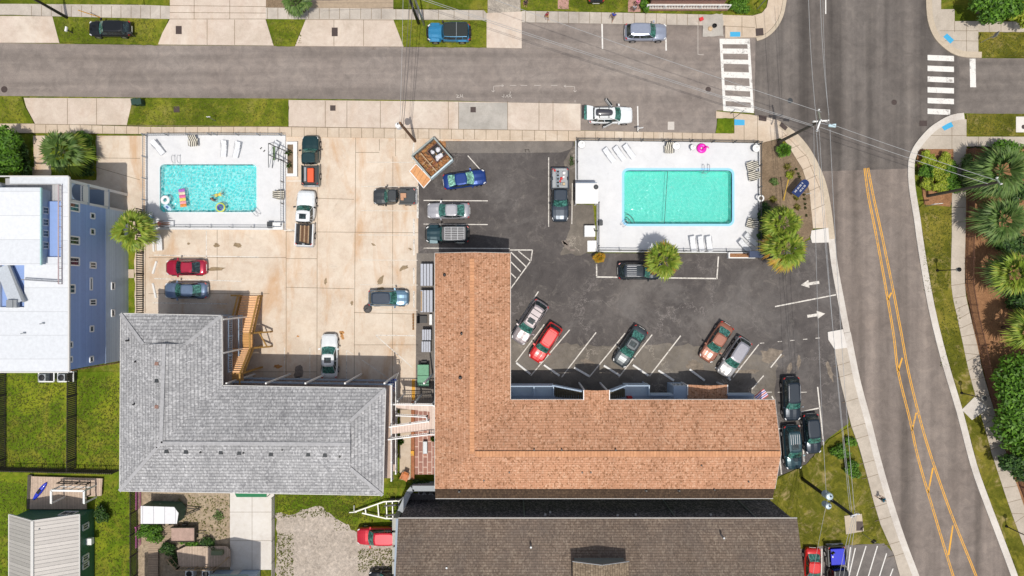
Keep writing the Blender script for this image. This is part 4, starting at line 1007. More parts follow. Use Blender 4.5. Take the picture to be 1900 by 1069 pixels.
for q in ((737, 745), (770, 747), (803, 750), (797, 802)): p = G(*q, hd); mb.bar((p[0], p[1], 0), (p[0], p[1], hd-.1), .16)
wbuild(mb, 'bridge_post', M['white'], bR)

# ---------------------------------------------------------------- orange L roof motel block
HO = 6.4; HR = 8.0
bC = thing('motel_building', 'long L shaped building under an orange brown shingle roof with pale blue walls', 'building', (6, -8, 0))
xW, yNn = G(807, 470, HO); xEi = G(947, 0, HO)[0]; yBn = G(0, 742, HO)[1]; xEe = G(1438, 0, HO)[0]; yBs = G(0, 907, HO)[1]
xr = G(876, 0, HR)[0]; yr = G(0, 842, HR)[1]
A1 = (xW, yNn, HO); A2 = (xEi, yNn, HO); A3 = (xEi, yBn, HO); A4 = (xEe, yBn, HO); A5 = (xEe, yBs, HO); A6 = (xW, yBs, HO)
R1 = (xr, yNn, HR); R2 = (xr, yr, HR); R3 = (xEe, yr, HR)
mb = MB(); slab_up(mb, [A1, R1, R2, A6]); slab_up(mb, [A2, R1, R2, A3]); wbuild(mb, 'roof_slope', M['sh_orange_y'], bC)
mb = MB(); slab_up(mb, [A3, R2, R3, A4]); slab_up(mb, [A6, R2, R3, A5]); wbuild(mb, 'roof_slope', M['sh_orange_x'], bC)
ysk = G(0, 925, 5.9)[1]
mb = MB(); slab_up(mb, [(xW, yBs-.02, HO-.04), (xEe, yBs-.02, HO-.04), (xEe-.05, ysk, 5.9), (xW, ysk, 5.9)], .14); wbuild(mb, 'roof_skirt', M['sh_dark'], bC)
mb = MB(); mb.bar((xr, yNn-.6, HR+.04), (xr, yr, HR+.04), .46, .12); wbuild(mb, 'ridge_cap', M['ridge_oy'], bC)
mb = MB(); mb.bar((xr+.3, yr, HR+.045), (xEe-.1, yr, HR+.045), .55, .08); wbuild(mb, 'ridge_cap', M['ridge_o'], bC)
mb = MB()
for p, q in ((A1, A6), (A3, A4), (A2, A3), (A1, R1), (R1, A2), (A4, R3), (R3, A5)): mb.bar(Vector(p)-up*2.6, Vector(q)-up*2.6, .10, .16)
mb.bar((xW, ysk-.02, 5.82), (xEe, ysk-.02, 5.82), .07, .12)
wbuild(mb, 'gutter', M['trim'], bC)
mb = MB(); mb.prism([(xW+.5, yNn-.5), (xEi-.5, yNn-.5), (xEi-.5, yBn-1.5), (xEe-.6, yBn-1.5), (xEe-.6, yBs+.1), (xW+.5, yBs+.1)], 0, HO-.15); wbuild(mb, 'wall', M['siding_pale'], bC)
mb = MB(); mb.face([(xW+.52, yNn-.49, HO-.16), (xEi-.52, yNn-.49, HO-.16), (xr, yNn-.49, HR-.2)]); mb.face([(xEe-.59, yBn-1.5, HO-.16), (xEe-.59, yBs+.1, HO-.16), (xEe-.59, yr, HR-.2)]); wbuild(mb, 'gable_wall', M['siding_pale'], bC)
mb = MB(); mb.box(xEi-.5, xEe-1.0, yBn-1.5, yBn-.1, 2.9, 3.05); wbuild(mb, 'walkway_deck', M['siding_grey'], bC)
# parapets, stairs and boxes on the yard side
blue = M['siding_pale']
yo = G(0, 716, 4.0)[1]
def xz(px, h): return G(px, 0, h)[0]
mb = MB()
mb.box(xz(948, 4), xz(1028, 4), yo-.12, yo, 2.2, 4.0); mb.box(xz(948, 4), xz(1028, 4), yBn-.1, yo-.12, 2.9, 3.05)
mb.box(xz(1028, 4)-.1, xz(1028, 4), yBn, yo-.12, 3.05, 3.9); mb.box(xz(990, 4), xz(990, 4)+.1, yBn, yo-.12, 3.05, 3.9)
mb.box(xz(1160, 4), xz(1206, 4), yo-.06, yo+.06, 2.2, 4.0); mb.box(xz(1160, 4), xz(1206, 4), yBn-.1, yo-.06, 2.9, 3.05)
mb.box(xz(1206, 4)-.1, xz(1206, 4), yBn, yo-.06, 0, 3.9)
wbuild(mb, 'balcony', blue, bC)
mb = MB()
yst = G(0, 727, 5.6)[1]
for xa, xb in ((1028, 1083), (1160, 1131)):
    p0 = Vector((xz(xa, 4), yo, 3.6)); p1 = Vector((xz(xb, 5.6), yst, 5.2)); mb.bar(p0, p1, .14, .9)
wbuild(mb, 'stair_parapet', blue, bC)
mb = MB()
for xa, xb, n_ in ((1030, 1082, 12), (1160, 1132, 8)):
    for i in range(n_):
        xm = xa+(xb-xa)*(i+.5)/n_; z = 3.1+1.9*(i+1)/n_; x = xz(xm, z); w2 = abs(xb-xa)/n_/SP*.40
        mb.box(x-w2, x+w2, yBn-.2, yo-.45, z-.06, z)
wbuild(mb, 'stair_tread', plain('dark_stair_tread', (.085, .075, .045), .8, var=.3), bC)
pr0, pr1 = xz(1083, 6.5), xz(1131, 6.5); ypr = G(0, 724, 6.5)[1]; xm = (pr0+pr1)/2
mb = MB(); yb_ = yBn-1.6
hin = HO+(HR-HO)*1.6/abs(yr-yBn)
slab_up(mb, [(pr0, ypr, HO+.06), (xm, ypr, HO+.42), (xm, yb_-1.2, HO+.42+.25), (pr0, yBn+.02, HO+.06)], .1)
slab_up(mb, [(pr1, ypr, HO+.06), (xm, ypr, HO+.42), (xm, yb_-1.2, HO+.42+.25), (pr1, yBn+.02, HO+.06)], .1)
wbuild(mb, 'porch_roof', M['sh_orange_y'], bC)
mb = MB(); mb.bar((pr0+.15, ypr-.15, 0), (pr0+.15, ypr-.15, 6.4), .16); mb.bar((pr1-.15, ypr-.15, 0), (pr1-.15, ypr-.15, 6.4), .16); mb.bar((pr0, ypr, HO), (pr0, yBn, HO), .08, .2); mb.bar((pr1, ypr, HO), (pr1, yBn, HO), .08, .2); wbuild(mb, 'porch_post', M['white'], bC)
mb = MB(); c0, c1 = xz(1276, 3.4), xz(1350, 3.4); yc = G(0, 714, 3.4)[1]; cm = (c0+c1)/2
slab_up(mb, [(c0, yc, 3.4), (cm, yc, 4.1), (cm, yBn-1.5, 4.1), (c0, yBn-1.5, 3.4)], .12); slab_up(mb, [(c1, yc, 3.4), (cm, yc, 4.1), (cm, yBn-1.5, 4.1), (c1, yBn-1.5, 3.4)], .12)
wbuild(mb, 'entrance_canopy', M['sh_orange_y'], bC)
mb = MB(); mb.bar((c0, yc, 3.35), (c0, yBn, 3.35), .08, .18); mb.bar((c1, yc, 3.35), (c1, yBn, 3.35), .08, .18)
for x in (c0+.15, c1-.15): mb.bar((x, yc-.2, 0), (x, yc-.2, 3.35), .15)
wbuild(mb, 'canopy_post', M['white'], bC)
mb = MB(); bx0, bx1 = xz(1250, 3.2), xz(1275.5, 3.2); mb.box(bx0, bx1, yBn-1.4, G(0, 717, 3.2)[1], 0, 3.2); wbuild(mb, 'office_bay', blue, bC)
yy = G(0, 717, 3.2)[1]
for i in range(3):
    xx = bx0+.15+i*.45; window_on(bC, [(xx, yy, 1.2), (xx+.3, yy, 1.2), (xx+.3, yy, 2.6), (xx, yy, 2.6)], (0, 1, 0), bars=0, fr=.05)
mb = MB(); mb.box(xz(1207, 4), xz(1250, 4), yBn+.02, yBn+.16, 2.6, 4.0); mb.box(xz(1351, 4), xz(1400, 4), yBn+.02, yBn+.16, 2.6, 4.0); mb.box(xz(1207, 4), xEe-1.2, yBn-.1, yBn+.02, 2.9, 3.05); wbuild(mb, 'parapet', blue, bC)
mb = MB(); p = G(1168, 738, 3.5); mb.box(p[0]-.25, p[0]+.25, p[1]-.15, p[1]+.15, 3.05, 3.9); wbuild(mb, 'red_cushion', plain('red_cloth', (.5, .03, .03), .8), bC)
for q, h in (((825, 510), 7.0), ((857, 619), 7.7), ((854, 701), 7.7), ((991, 834), 7.9), ((1042, 834), 7.9), ((1142, 834), 7.9), ((1080, 876), 7.1), ((1096, 876), 7.1), ((1301, 863), 7.4), ((1388, 893), 6.7), ((898, 891), 6.7), ((945, 876), 7.1), ((852, 912), 6.4), ((1199, 910), 6.4), ((1260, 910), 6.4), ((1325, 908), 6.4)):
    p = G(*q, h); mb = MB(); mb.tube([(p[0], p[1], h-.5), (p[0], p[1], h+.25)], .08); mb.lathe((p[0], p[1], h-.15), [(.2, 0), (.12, .05)], 8); wbuild(mb, 'vent_pipe', M['black'], bC)
for y in (500, 560, 620):
    yy0 = G(0, y, 5)[1]
    window_on(bC, [(xEi-.49, yy0, 4.0), (xEi-.49, yy0-1.4, 4.0), (xEi-.49, yy0-1.4, 5.2), (xEi-.49, yy0, 5.2)], (1, 0, 0))
mb = MB(); n0 = xz(904, 2.2); mb.box(n0, n0+1.9, yNn-.48, yNn-.42, .05, 2.2); wbuild(mb, 'door', M['grey'], bC)

# ---------------------------------------------------------------- brown roofed hall at the bottom
HD = 6.6
bD = thing('hall_building', 'wide building with a weathered brown shingle roof and black shingled wall at the lower edge', 'building', (9, -32, 0))
dx0, dx1 = G(739, 0, HD)[0], G(1479, 0, HD)[0]; dyn = G(0, 962, HD)[1]
mb = MB(); slab_up(mb, [(dx0, dyn, HD), (dx1, dyn, HD), (dx1, dyn-16, HD+5.4), (dx0, dyn-16, HD+5.4)], .2); slab_up(mb, [(dx0, dyn-16, HD+5.4), (dx1, dyn-16, HD+5.4), (dx1, dyn-32, HD), (dx0, dyn-32, HD)], .2); wbuild(mb, 'roof', M['sh_brown'], bD)
mb = MB(); mb.box(dx0+.15, dx1-.35, dyn-31.5, dyn-.12, 0, HD-.2); wbuild(mb, 'wall', M['dark_shake'], bD)
mb = MB(); mb.bar((dx0, dyn+.04, HD-.06), (dx1, dyn+.04, HD-.06), .09, .14)
wbuild(mb, 'gutter', plain('dull_gutter', (.42, .41, .39), .6), bD)
for px in (973, 1253, 1402): x = xz(px, HD-.5); mb = MB(); mb.bar((x, dyn-.05, .1), (x, dyn-.05, HD-.2), .12); wbuild(mb, 'downpipe', M['grey'], bD)
for px in (1012, 1022, 1146, 1180, 1320): x = xz(px, 5.5); mb = MB(); mb.box(x-.1, x+.1, dyn-.12, dyn+.06, 4.4+(px % 7)*.2, 4.6+(px % 7)*.2); wbuild(mb, 'wall_vent', M['trim'], bD)
for q in ((985, 1014), (829, 1052), (1342, 997)):
    h = 7.9; p = G(*q, h); mb = MB(); mb.tube([(p[0], p[1], h-.8), (p[0], p[1], h+.3)], .1); wbuild(mb, 'vent_pipe', M['grey'], bD)
dm0, dm1 = xz(1063, 9.6), xz(1168, 9.6); dy0 = G(0, 1044, 9.6)[1]; dmm = (dm0+dm1)/2
mb = MB(); slab_up(mb, [(dm0, dy0, 9.3), (dmm, dy0, 10.2), (dmm, dy0-12, 10.2), (dm0, dy0-12, 9.3)], .15); slab_up(mb, [(dm1, dy0, 9.3), (dmm, dy0, 10.2), (dmm, dy0-12, 10.2), (dm1, dy0-12, 9.3)], .15)
wbuild(mb, 'dormer_roof', m_shingle('tan_brown_shingles', ((.26, .20, .14), (.21, .16, .11), (.13, .10, .07), (.36, .29, .21)), (.10, .075, .055), R(90), .40, .24), bD)
mb = MB(); mb.prism([(dm0+.3, dy0-.25), (dm1-.3, dy0-.25), (dm1-.3, dy0-11), (dm0+.3, dy0-11)], 6.8, 9.2); mb.face([(dm0+.3, dy0-.25, 9.2), (dm1-.3, dy0-.25, 9.2), (dmm, dy0-.25, 10.0)]); wbuild(mb, 'dormer_wall', plain('dark_green_dormer_paint', (.16, .20, .20), .7), bD)
mb = MB(); mb.bar((dm0, dy0, 9.25), (dmm, dy0, 10.15), .06, .2); mb.bar((dm1, dy0, 9.25), (dmm, dy0, 10.15), .06, .2); wbuild(mb, 'dormer_trim', M['grey'], bD)
# courtyard wall with metal coping at its upper left, and a row of piers down its left side
bW = thing('courtyard_wall', 'blue grey courtyard wall with sloping metal coping at the upper left of the brown roof', 'wall', (-12, -22, 0))
mb = MB(); pts = [V(810, 907, 2.2), V(765, 907, 2.2), V(758, 915, 2.2), V(742, 950, 2.2)]
for p, q in zip(pts[:-1], pts[1:]): mb.bar((p[0], p[1], 1.0), (q[0], q[1], 1.0), .35, 2.0)
wbuild(mb, 'wall_body', M['siding_grey'], bW)
mb = MB()
for p, q in zip(pts[:-1], pts[1:]): mb.bar((p[0], p[1], 2.06), (q[0], q[1], 2.06), .6, .12)
wbuild(mb, 'coping', plain('grey_metal_coping', (.26, .29, .32), .5), bW)
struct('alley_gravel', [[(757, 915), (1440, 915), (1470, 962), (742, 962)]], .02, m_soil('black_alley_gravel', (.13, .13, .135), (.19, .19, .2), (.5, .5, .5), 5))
for i, y in enumerate((972, 999, 1026, 1053, 1080)):
    p = G(734, y, 3.2); mb = MB(); mb.box(p[0]-.28, p[0]+.32, p[1]-.6, p[1]+.6, 0, 3.2); mb.box(p[0]-.34, p[0]+.38, p[1]-.66, p[1]+.66, 3.2, 3.32)
    o = wbuild(mb, 'pier', plain('pale_stucco_pier', (.42, .42, .38), .85, var=.15), bD)
mb = MB(); p = V(738, 962, 3.2); q = V(733, 1100, 3.2); mb.bar(p, q, .35, .3); wbuild(mb, 'pier_beam', M['siding_grey'], bD)
for i, (x, lab) in enumerate(((781, 'left'), (793, 'middle'), (806, 'right'))):
    p = G(x, 914, 1.0); t = thing('air_conditioner', f'{lab} one of three small air conditioners in the dark courtyard', 'air conditioner', (p[0], p[1], .02), group='air conditioners in the dark courtyard')
    mb = MB(); mb.box(-.32, .32, -.3, .3, 0, .9); bevel(mb.build('casing', M['grey'], t), .04)
    mb = MB(); mb.lathe((0, 0, .9), [(.26, 0), (.26, .03), (.2, .03), (.06, .04)], 16); mb.build('fan_grille', M['black'], t)

# ---------------------------------------------------------------- green cottage lower left
bE = thing('cottage', 'small green cottage with a ribbed pale metal gable roof in the lower left corner', 'cottage', (-52, -26, 0))
he, hk = 2.8, 4.9
ex0, ex1 = G(17, 0, he)[0], G(148, 0, he)[0]; ek = G(60, 0, hk)[0]; eyn = G(0, 955, he)[1]
mb = MB(); slab_up(mb, [(ex0, eyn, he), (ek, eyn, hk), (ek, -40, hk), (ex0, -40, he)], .12); slab_up(mb, [(ex1, eyn, he), (ek, eyn, hk), (ek, -40, hk), (ex1, -40, he)], .12); wbuild(mb, 'roof', M['metal_roof'], bE)
mb = MB(); mb.bar((ek, eyn, hk+.03), (ek, -40, hk+.03), .3, .08)
for x in (ex0, ex1): mb.bar((x, eyn+.05, he), (ek, eyn+.05, hk), .08, .16); mb.bar((x, eyn, he), (x, -40, he), .1, .14)
wbuild(mb, 'roof_trim', M['trim'], bE)
mb = MB(); mb.box(ex0+.3, ex1-.15, -39, eyn-.3, 0, he-.1); mb.face([(ex0+.3, eyn-.29, he-.11), (ex1-.15, eyn-.29, he-.11), (ek, eyn-.29, hk-.18)]); wbuild(mb, 'wall', M['green_wall'], bE)
for y in (978, 1036, 1050):
    y0 = G(0, y-5, 1.8)[1]; y1 = G(0, y+5, 1.8)[1]; X = ex1-.15
    window_on(bE, [(X, y0, 1.1), (X, y1, 1.1), (X, y1, 2.1), (X, y0, 2.1)], (1, 0, 0), fr=.14)
yy = eyn-.29; x0 = G(110, 0, 2)[0]
window_on(bE, [(x0, yy, 1.0), (x0+1.5, yy, 1.0), (x0+1.5, yy, 2.2), (x0, yy, 2.2)], (0, 1, 0), fr=.12)
p = G(161, 1005, 1.4); mb = MB(); mb.box(ex1-.15, ex1+.45, p[1]-.35, p[1]+.35, 1.0, 1.5); wbuild(mb, 'window_cooler', M['white'], bE)
mb = MB(); p = G(78, 979, 4.2); mb.tube([(p[0], p[1], 3.9), (p[0], p[1], 4.7)], .07); wbuild(mb, 'vent_pipe', M['grey'], bE)
bEd = thing('timber_deck', 'weathered timber deck above the green cottage', 'deck', (*G(120, 915), 0))
mb = MB(); mb.prism(GP([(58, 884), (190, 888), (188, 920), (160, 922), (160, 945), (55, 945)], .4), .25, .4); wbuild(mb, 'deck_boards', M['wood_oldx'], bEd)
mb = MB(); mb.prism(GP([(50, 882), (58, 882), (55, 945), (48, 945)], .4), .1, .3); wbuild(mb, 'deck_skirt', M['wood_dark'], bEd)
railing(bEd, 'deck_railing', [V(114, 893, .4), V(168, 895, .4), V(168, 918, .4)], M['wood_dark'], .8, .1, .03, .6)
bPg = thing('pergola', 'white framed pergola standing on the timber deck of the green cottage', 'pergola', (*G(126, 925), 0))
mb = MB(); hp = 2.6; c4 = [V(95, 910, hp), V(156, 911, hp), V(156, 934, hp), V(95, 934, hp)]
for i in (0, 1, 3): mb.bar(c4[i], c4[(i+1) % 4], .2, .14)
wbuild(mb, 'beam', M['white'], bPg)
mb = MB()
for p in c4: mb.bar((p[0], p[1], .4), p, .14)
for k in (1, 2, 3):
    for i in (0,): p = Vector(c4[0]).lerp(Vector(c4[1]), k/4); mb.bar((p[0], p[1], .4), p, .07)
mb.bar((c4[0][0], c4[0][1], 1.2), (c4[1][0], c4[1][1], 1.2), .06)
wbuild(mb, 'post', M['white'], bPg)

# ---------------------------------------------------------------- house at the top edge
bG = thing('brick_house', 'house with white eaves and a railed brick porch at the top edge', 'house', (*G(1290, -60), 0))
g0 = G(1207, -3, 3.2); g1_ = G(1366, -3, 3.2)
mb = MB(); mb.box(g0[0], g1_[0], g0[1], g0[1]+10, 3.0, 3.2); wbuild(mb, 'roof', M['white'], bG)
mb = MB(); mb.box(g0[0]+.5, g1_[0]-.5, g0[1]+.5, g0[1]+9, .5, 3.0); mb.box(g0[0], g1_[0], g0[1]-.1, g0[1]+.5, 0, .6); wbuild(mb, 'brick_wall', M['brick'], bG)
railing(bG, 'porch_railing', [(g0[0]+.05, g0[1]-.02, .6), (g1_[0]-.05, g0[1]-.02, .6)], M['white'], .9, .14, .06, .3)

# ---------------------------------------------------------------- tall houses just below the frame: their back walls show, and their shade
def tall_house(x0, x1, y0, h, label, seed):
    t = thing('house', label, 'house', ((x0+x1)/2, y0-5, 0)); xm = (x0+x1)/2
    mb = MB(); mb.box(x0, x1, y0-11, y0, 0, h); mb.face([(x0, y0+.001, h), (x1, y0+.001, h), (xm, y0+.001, h+1.6)]); wbuild(mb, 'wall', M['siding_pale'], t)
    mb = MB(); slab_up(mb, [(x0-.4, y0+.4, h-.1), (xm, y0+.4, h+1.7), (xm, y0-11.4, h+1.7), (x0-.4, y0-11.4, h-.1)], .15); slab_up(mb, [(x1+.4, y0+.4, h-.1), (xm, y0+.4, h+1.7), (xm, y0-11.4, h+1.7), (x1+.4, y0-11.4, h-.1)], .15); wbuild(mb, 'roof_slope', plain('blue_grey_metal_roof', (.24, .30, .36), .5, .2), t)
    mb = MB(); mb.box(x0+.4, x1-.4, y0, y0+.5, 2.4, 2.55); wbuild(mb, 'lower_canopy', plain('pale_green_trim', (.33, .42, .38), .6), t)
    for k in range(2):
        xa = x0+1+k*2.6; window_on(t, [(xa, y0+.01, 4.2), (xa+1.1, y0+.01, 4.2), (xa+1.1, y0+.01, 5.6), (xa, y0+.01, 5.6)], (0, 1, 0))
    mb = MB(); mb.box(xm-.45, xm+.45, y0, y0+.06, .05, 2.1); wbuild(mb, 'door', M['trim'], t)
    return t
tall_house(-33.2, -28.3, -31.7, 9.3, 'tall blue grey house at the lower edge beside the pale driveway', 1)
tall_house(-40.5, -34.2, -33.6, 11.5, 'tall blue grey house at the lower edge below the fenced yard deck', 2)
# ============================================================ VEHICLES
def paint(name, c, metal=.35, rough=.28):
    if name in MATS: return MATS[name]
    m, n, l, b = newmat(name)
    f = noise(n, l, ocoord(n), 3.0, 4, .7)
    col = ramp(n, l, f, [(.3, tuple(x*.93 for x in c)), (.7, tuple(min(1, x*1.05) for x in c))])
    l.new(col, b.inputs['Base Color']); b.inputs['Metallic'].default_value = metal
    b.inputs['Roughness'].default_value = rough; b.inputs['Coat Weight'].default_value = .7; b.inputs['Coat Roughness'].default_value = .06
    MATS[name] = m; return m
# stations: (u along length from rear -0.5 to front 0.5, half width factor, deck height factor)
BODY = {
 'sedan': dict(L=4.75, W=1.82, H=1.45, zb=.92, st=[(-.5, .74, .62), (-.49, .84, .80), (-.455, .93, .98), (-.36, .985, 1.03), (-.1, 1, 1.0), (.15, 1, .99), (.3, .985, .96), (.41, .95, .86), (.465, .88, .76), (.492, .76, .64), (.5, .62, .55)],
   cb=(-.40, .235), ct=(-.20, .055), wb=.90, wt=.70),
 'suv': dict(L=4.75, W=1.90, H=1.70, zb=1.05, st=[(-.5, .80, .66), (-.492, .90, .90), (-.46, .96, 1.0), (-.36, .99, 1.0), (-.1, 1, 1.0), (.15, 1, 1.0), (.3, .985, .99), (.41, .95, .91), (.468, .88, .82), (.494, .76, .68), (.5, .64, .58)],
   cb=(-.475, .235), ct=(-.385, .075), wb=.90, wt=.72),
 'pickup': dict(L=5.75, W=1.98, H=1.85, zb=1.12, st=[(-.10, 1, 1.0), (.15, 1, 1.0), (.28, .99, 1.0), (.40, .965, .95), (.462, .91, .88), (.492, .82, .74), (.5, .72, .62)],
   cb=(-.095, .235), ct=(-.075, .12), wb=.90, wt=.74),
 'boxy': dict(L=4.55, W=1.90, H=1.85, zb=1.12, st=[(-.46, .92, .8), (-.455, .94, 1.0), (-.3, .94, 1.0), (0, .94, 1.0), (.16, .92, 1.0), (.17, .80, .98), (.44, .72, .92), (.455, .70, .85), (.46, .68, .6)],
   cb=(-.45, .165), ct=(-.44, .105), wb=.92, wt=.82),
}
def outline(u0, u1, w, L, W, z, bow_f, bow_r, taper):
    """plan outline of the glasshouse: front 3 points, sides, rear 3 points (anticlockwise from front left)"""
    x0, x1 = u0*L, u1*L; h = W/2*w
    return [(x1-bow_f, h*.93, z), (x1-bow_f*.25, h*.5, z), (x1, 0, z), (x1-bow_f*.25, -h*.5, z), (x1-bow_f, -h*.93, z),
            (x1-bow_f-.25*(x1-x0), -h*1.0, z), ((x0+x1)/2-.1, -h*1.0, z), (x0+.2*(x1-x0), -h*.99, z),
            (x0+bow_r, -h*taper, z), (x0, -h*.45, z), (x0, h*.45, z), (x0+bow_r, h*taper, z),
            (x0+.2*(x1-x0), h*.99, z), ((x0+x1)/2-.1, h*1.0, z), (x1-bow_f-.25*(x1-x0), h*1.0, z)]
def car(px, py, ang, kind, colour, label, name='parked_car', cat='car', L=None, W=None, H=None, glass='glass_green', roofmat=None, hood=True,
        rails=None, sunroof=False, roofbars=0, group='cars parked in the lots and along the street', z=0.012, bed=None, extra=None, hpx=.7, gr_side='glass_dark', opendoors=False):
    """ang: heading of the nose in picture degrees (0 right, 90 up, 180 left, 270 down)"""
    d = BODY[kind]; L = L or d['L']; W = W or d['W']; H = H or d['H']; zb = d['zb']*H/d['H']
    c = G(px, py, hpx)
    t = thing(name, label, cat, (c[0], c[1], z), R(ang), group)
    st = d['st']
    mb = MB(); secs = []
    for u, fw, fz in st:
        w = W/2*fw; zt = zb*fz; x = u*L; lo = .24 if abs(u) < .44 else .30
        half = [(x, w*.90, lo), (x, w*.985, lo+.16), (x, w, (lo+zt)*.5+.05), (x, w*.965, zt-.14), (x, w*.86, zt-.015), (x, w*.45, zt+.03)]
        secs.append(half+[(x, 0, zt+.045)]+[(p[0], -p[1], p[2]) for p in half[::-1]])
    mb.loft(secs, close=True, caps=True)
    body = mb.build('body', colour, t, smooth=True)
    if kind != 'boxy': subsurf(body, 1)
    x0b, x1b = d['cb'][0]*L, d['cb'][1]*L
    # glasshouse
    tr = .86 if kind in ('sedan', 'suv') else .97
    B = outline(d['cb'][0], d['cb'][1], d['wb'], L, W, zb-.03, .16, .08, tr)
    T = outline(d['ct'][0], d['ct'][1], d['wt'], L, W, H-.05, .10, .06, tr)
    mb = MB(); mb.loft([B, T], close=True, caps=True); cab = mb.build('cabin', colour, t)
    bevel(cab, .03, 2)
    def panes(idx, nm, m, inset=.1, ins2=.06):
        gm = MB()
        for n0, i in enumerate(idx):
            j = (i+1) % 15; a, b, c2, d2 = (Vector(q) for q in (B[i], B[j], T[j], T[i]))
            nrm = (b-a).cross(d2-a).normalized()
            if nrm.dot(Vector(((a.x+b.x)/2-(x0b+x1b)/2, (a.y+b.y)/2, .3))) < 0: nrm = -nrm
            li = ins2 if n0 == 0 else 0; ri = ins2 if n0 == len(idx)-1 else 0
            lo, hi = inset, 1-inset*.8
            A_ = a.lerp(b, li).lerp(d2.lerp(c2, li), lo); B_ = a.lerp(b, 1-ri).lerp(d2.lerp(c2, 1-ri), lo)
            C_ = a.lerp(b, 1-ri).lerp(d2.lerp(c2, 1-ri), hi); D_ = a.lerp(b, li).lerp(d2.lerp(c2, li), hi)
            gm.face([p+nrm*.016 for p in (A_, B_, C_, D_)])
        return gm.build(nm, M[m] if isinstance(m, str) else m, t, recalc=False)
    panes([0, 1, 2, 3], 'windscreen', glass, .06, .05)
    panes([8, 9, 10], 'rear_window', glass if kind == 'sedan' else gr_side, .1, .08)
    for s_ in ([4, 5], [6], [7], [11], [12], [13, 14]): panes(s_, 'side_window', gr_side, .14, .07)
    mb = MB(); T2 = [(q[0]*1.0, q[1]*.97, H-.045) for q in T]; T3 = [((q[0]-(d['ct'][0]+d['ct'][1])/2*L)*.86+(d['ct'][0]+d['ct'][1])/2*L, q[1]*.78, H) for q in T]
    mb.loft([T2, T3], caps=True); mb.build('roof', roofmat or colour, t, smooth=False)
    # bonnet panel with two creases
    if hood:
        hx0, hx1 = x1b-.02, L*.445
        mb = MB(); rows = []
        for k in range(5):
            f = k/4; x = hx0+(hx1-hx0)*f
            u = x/L; zt = None
            for (ua, wa, za), (ub, wb2, zb2) in zip(st[:-1], st[1:]):
                if ua <= u <= ub: zt = za+(zb2-za)*(u-ua)/(ub-ua); fw = wa+(wb2-wa)*(u-ua)/(ub-ua)
            zt = zt*zb; w = W/2*fw*.80
            bulge = .10*(1-f)*0
            rows.append([(x+(.0 if abs(q) > .6 else .05*(1 if k == 4 else 0)), w*q, zt+.052-.035*abs(q)**3+(.018 if abs(abs(q)-.5) < .1 else 0)) for q in (-1, -.55, -.45, 0, .45, .55, 1)])
        mb.loft(rows, close=False, caps=False); mb.build('bonnet', colour, t, recalc=True)
    # wheels
    r = .34 if kind == 'sedan' else .37
    if kind == 'boxy': r = .41
    wx = (.31*L, -.30*L) if kind != 'pickup' else (.33*L, -.31*L)
    for x in wx:
        for s in (-1, 1):
            y = s*(W/2-.10)
            wm = MB(); wm.tube([(x, y-.12, r), (x, y+.12, r)], r, 20)
            wo = wm.build('wheel', M['rubber'], t, smooth=False)
            rm = MB(); rm.tube([(x, y+s*.115, r), (x, y+s*.13, r)], r*.62, 14); rm.build('rim', M['rim'], wo)
            if kind == 'boxy':
                fm = MB(); fm.loft([[(x-.62, s*(W*.33), .85), (x-.62, s*(W/2+.02), .72), (x-.62, s*(W/2+.02), .66)], [(x-.45, s*(W*.33), 1.0), (x-.45, s*(W/2+.04), .95), (x-.45, s*(W/2+.04), .9)],
                                    [(x+.4, s*(W*.33), 1.0), (x+.4, s*(W/2+.04), .95), (x+.4, s*(W/2+.04), .9)], [(x+.62, s*(W*.33), .85), (x+.62, s*(W/2+.02), .72), (x+.62, s*(W/2+.02), .66)]], caps=True)
                fm.build('mudguard', colour, t)
    # lamps, mirrors, bumper line
    zf = zb*.80
    for s in (-1, 1):
        mb = MB(); a = Vector((L*.425, s*W/2*.86, zf+.03)); b = Vector((L*.47, s*W/2*.70, zf-.06)); mb.bar(a, b, .10, .10); mb.build('headlight', M['clear_light'], t)
        mb = MB(); a = Vector((-L*.452, s*W/2*.91, zb*.92)); b = Vector((-L*.484, s*W/2*.74, zb*.88)); mb.bar(a, b, .08, .14); mb.build('tail_light', M['red_light'], t)
        mx = x1b-.30*((x1b-d['ct'][1]*L)/1.0)-.05
        mb = MB(); mb.loft([[(mx-.09, s*(W/2-.06), zb+.02), (mx+.09, s*(W/2-.06), zb+.02), (mx+.07, s*(W/2-.06), zb+.14), (mx-.07, s*(W/2-.06), zb+.14)],
                            [(mx-.13, s*(W/2+.19), zb+.0), (mx+.06, s*(W/2+.19), zb+.0), (mx+.03, s*(W/2+.19), zb+.17), (mx-.12, s*(W/2+.19), zb+.17)]])
        mb.build('wing_mirror', M['black'] if kind in ('boxy', 'pickup') else colour, t)
    mb = MB(); mb.bar((L*.497, -W*.27, .48), (L*.497, W*.27, .48), .06, .22); mb.build('grille', M['black'], t)
    mb = MB(); mb.bar((-L*.497, -W*.2, .55), (-L*.497, W*.2, .55), .05, .14); mb.build('number_plate', M['white'], t)
    ur0, ur1 = d['ct'][0]*L, d['ct'][1]*L
    if rails:
        for s in (-1, 1):
            mb = MB(); y = s*W/2*d['wt']*.88; mb.tube([(ur0+.15, y, H-.02), (ur0+.3, y, H+.07), (ur1-.5, y, H+.07), (ur1-.3, y, H-.02)], .03, 6); mb.build('roof_rail', M[rails], t)
    for k in range(roofbars):
        x = ur0+.5+k*(ur1-ur0-1.2)/max(1, roofbars-1); mb = MB(); mb.bar((x, -W/2*d['wt']*.86, H+.06), (x, W/2*d['wt']*.86, H+.06), .07, .04); mb.build('roof_bar', M['black'], t)
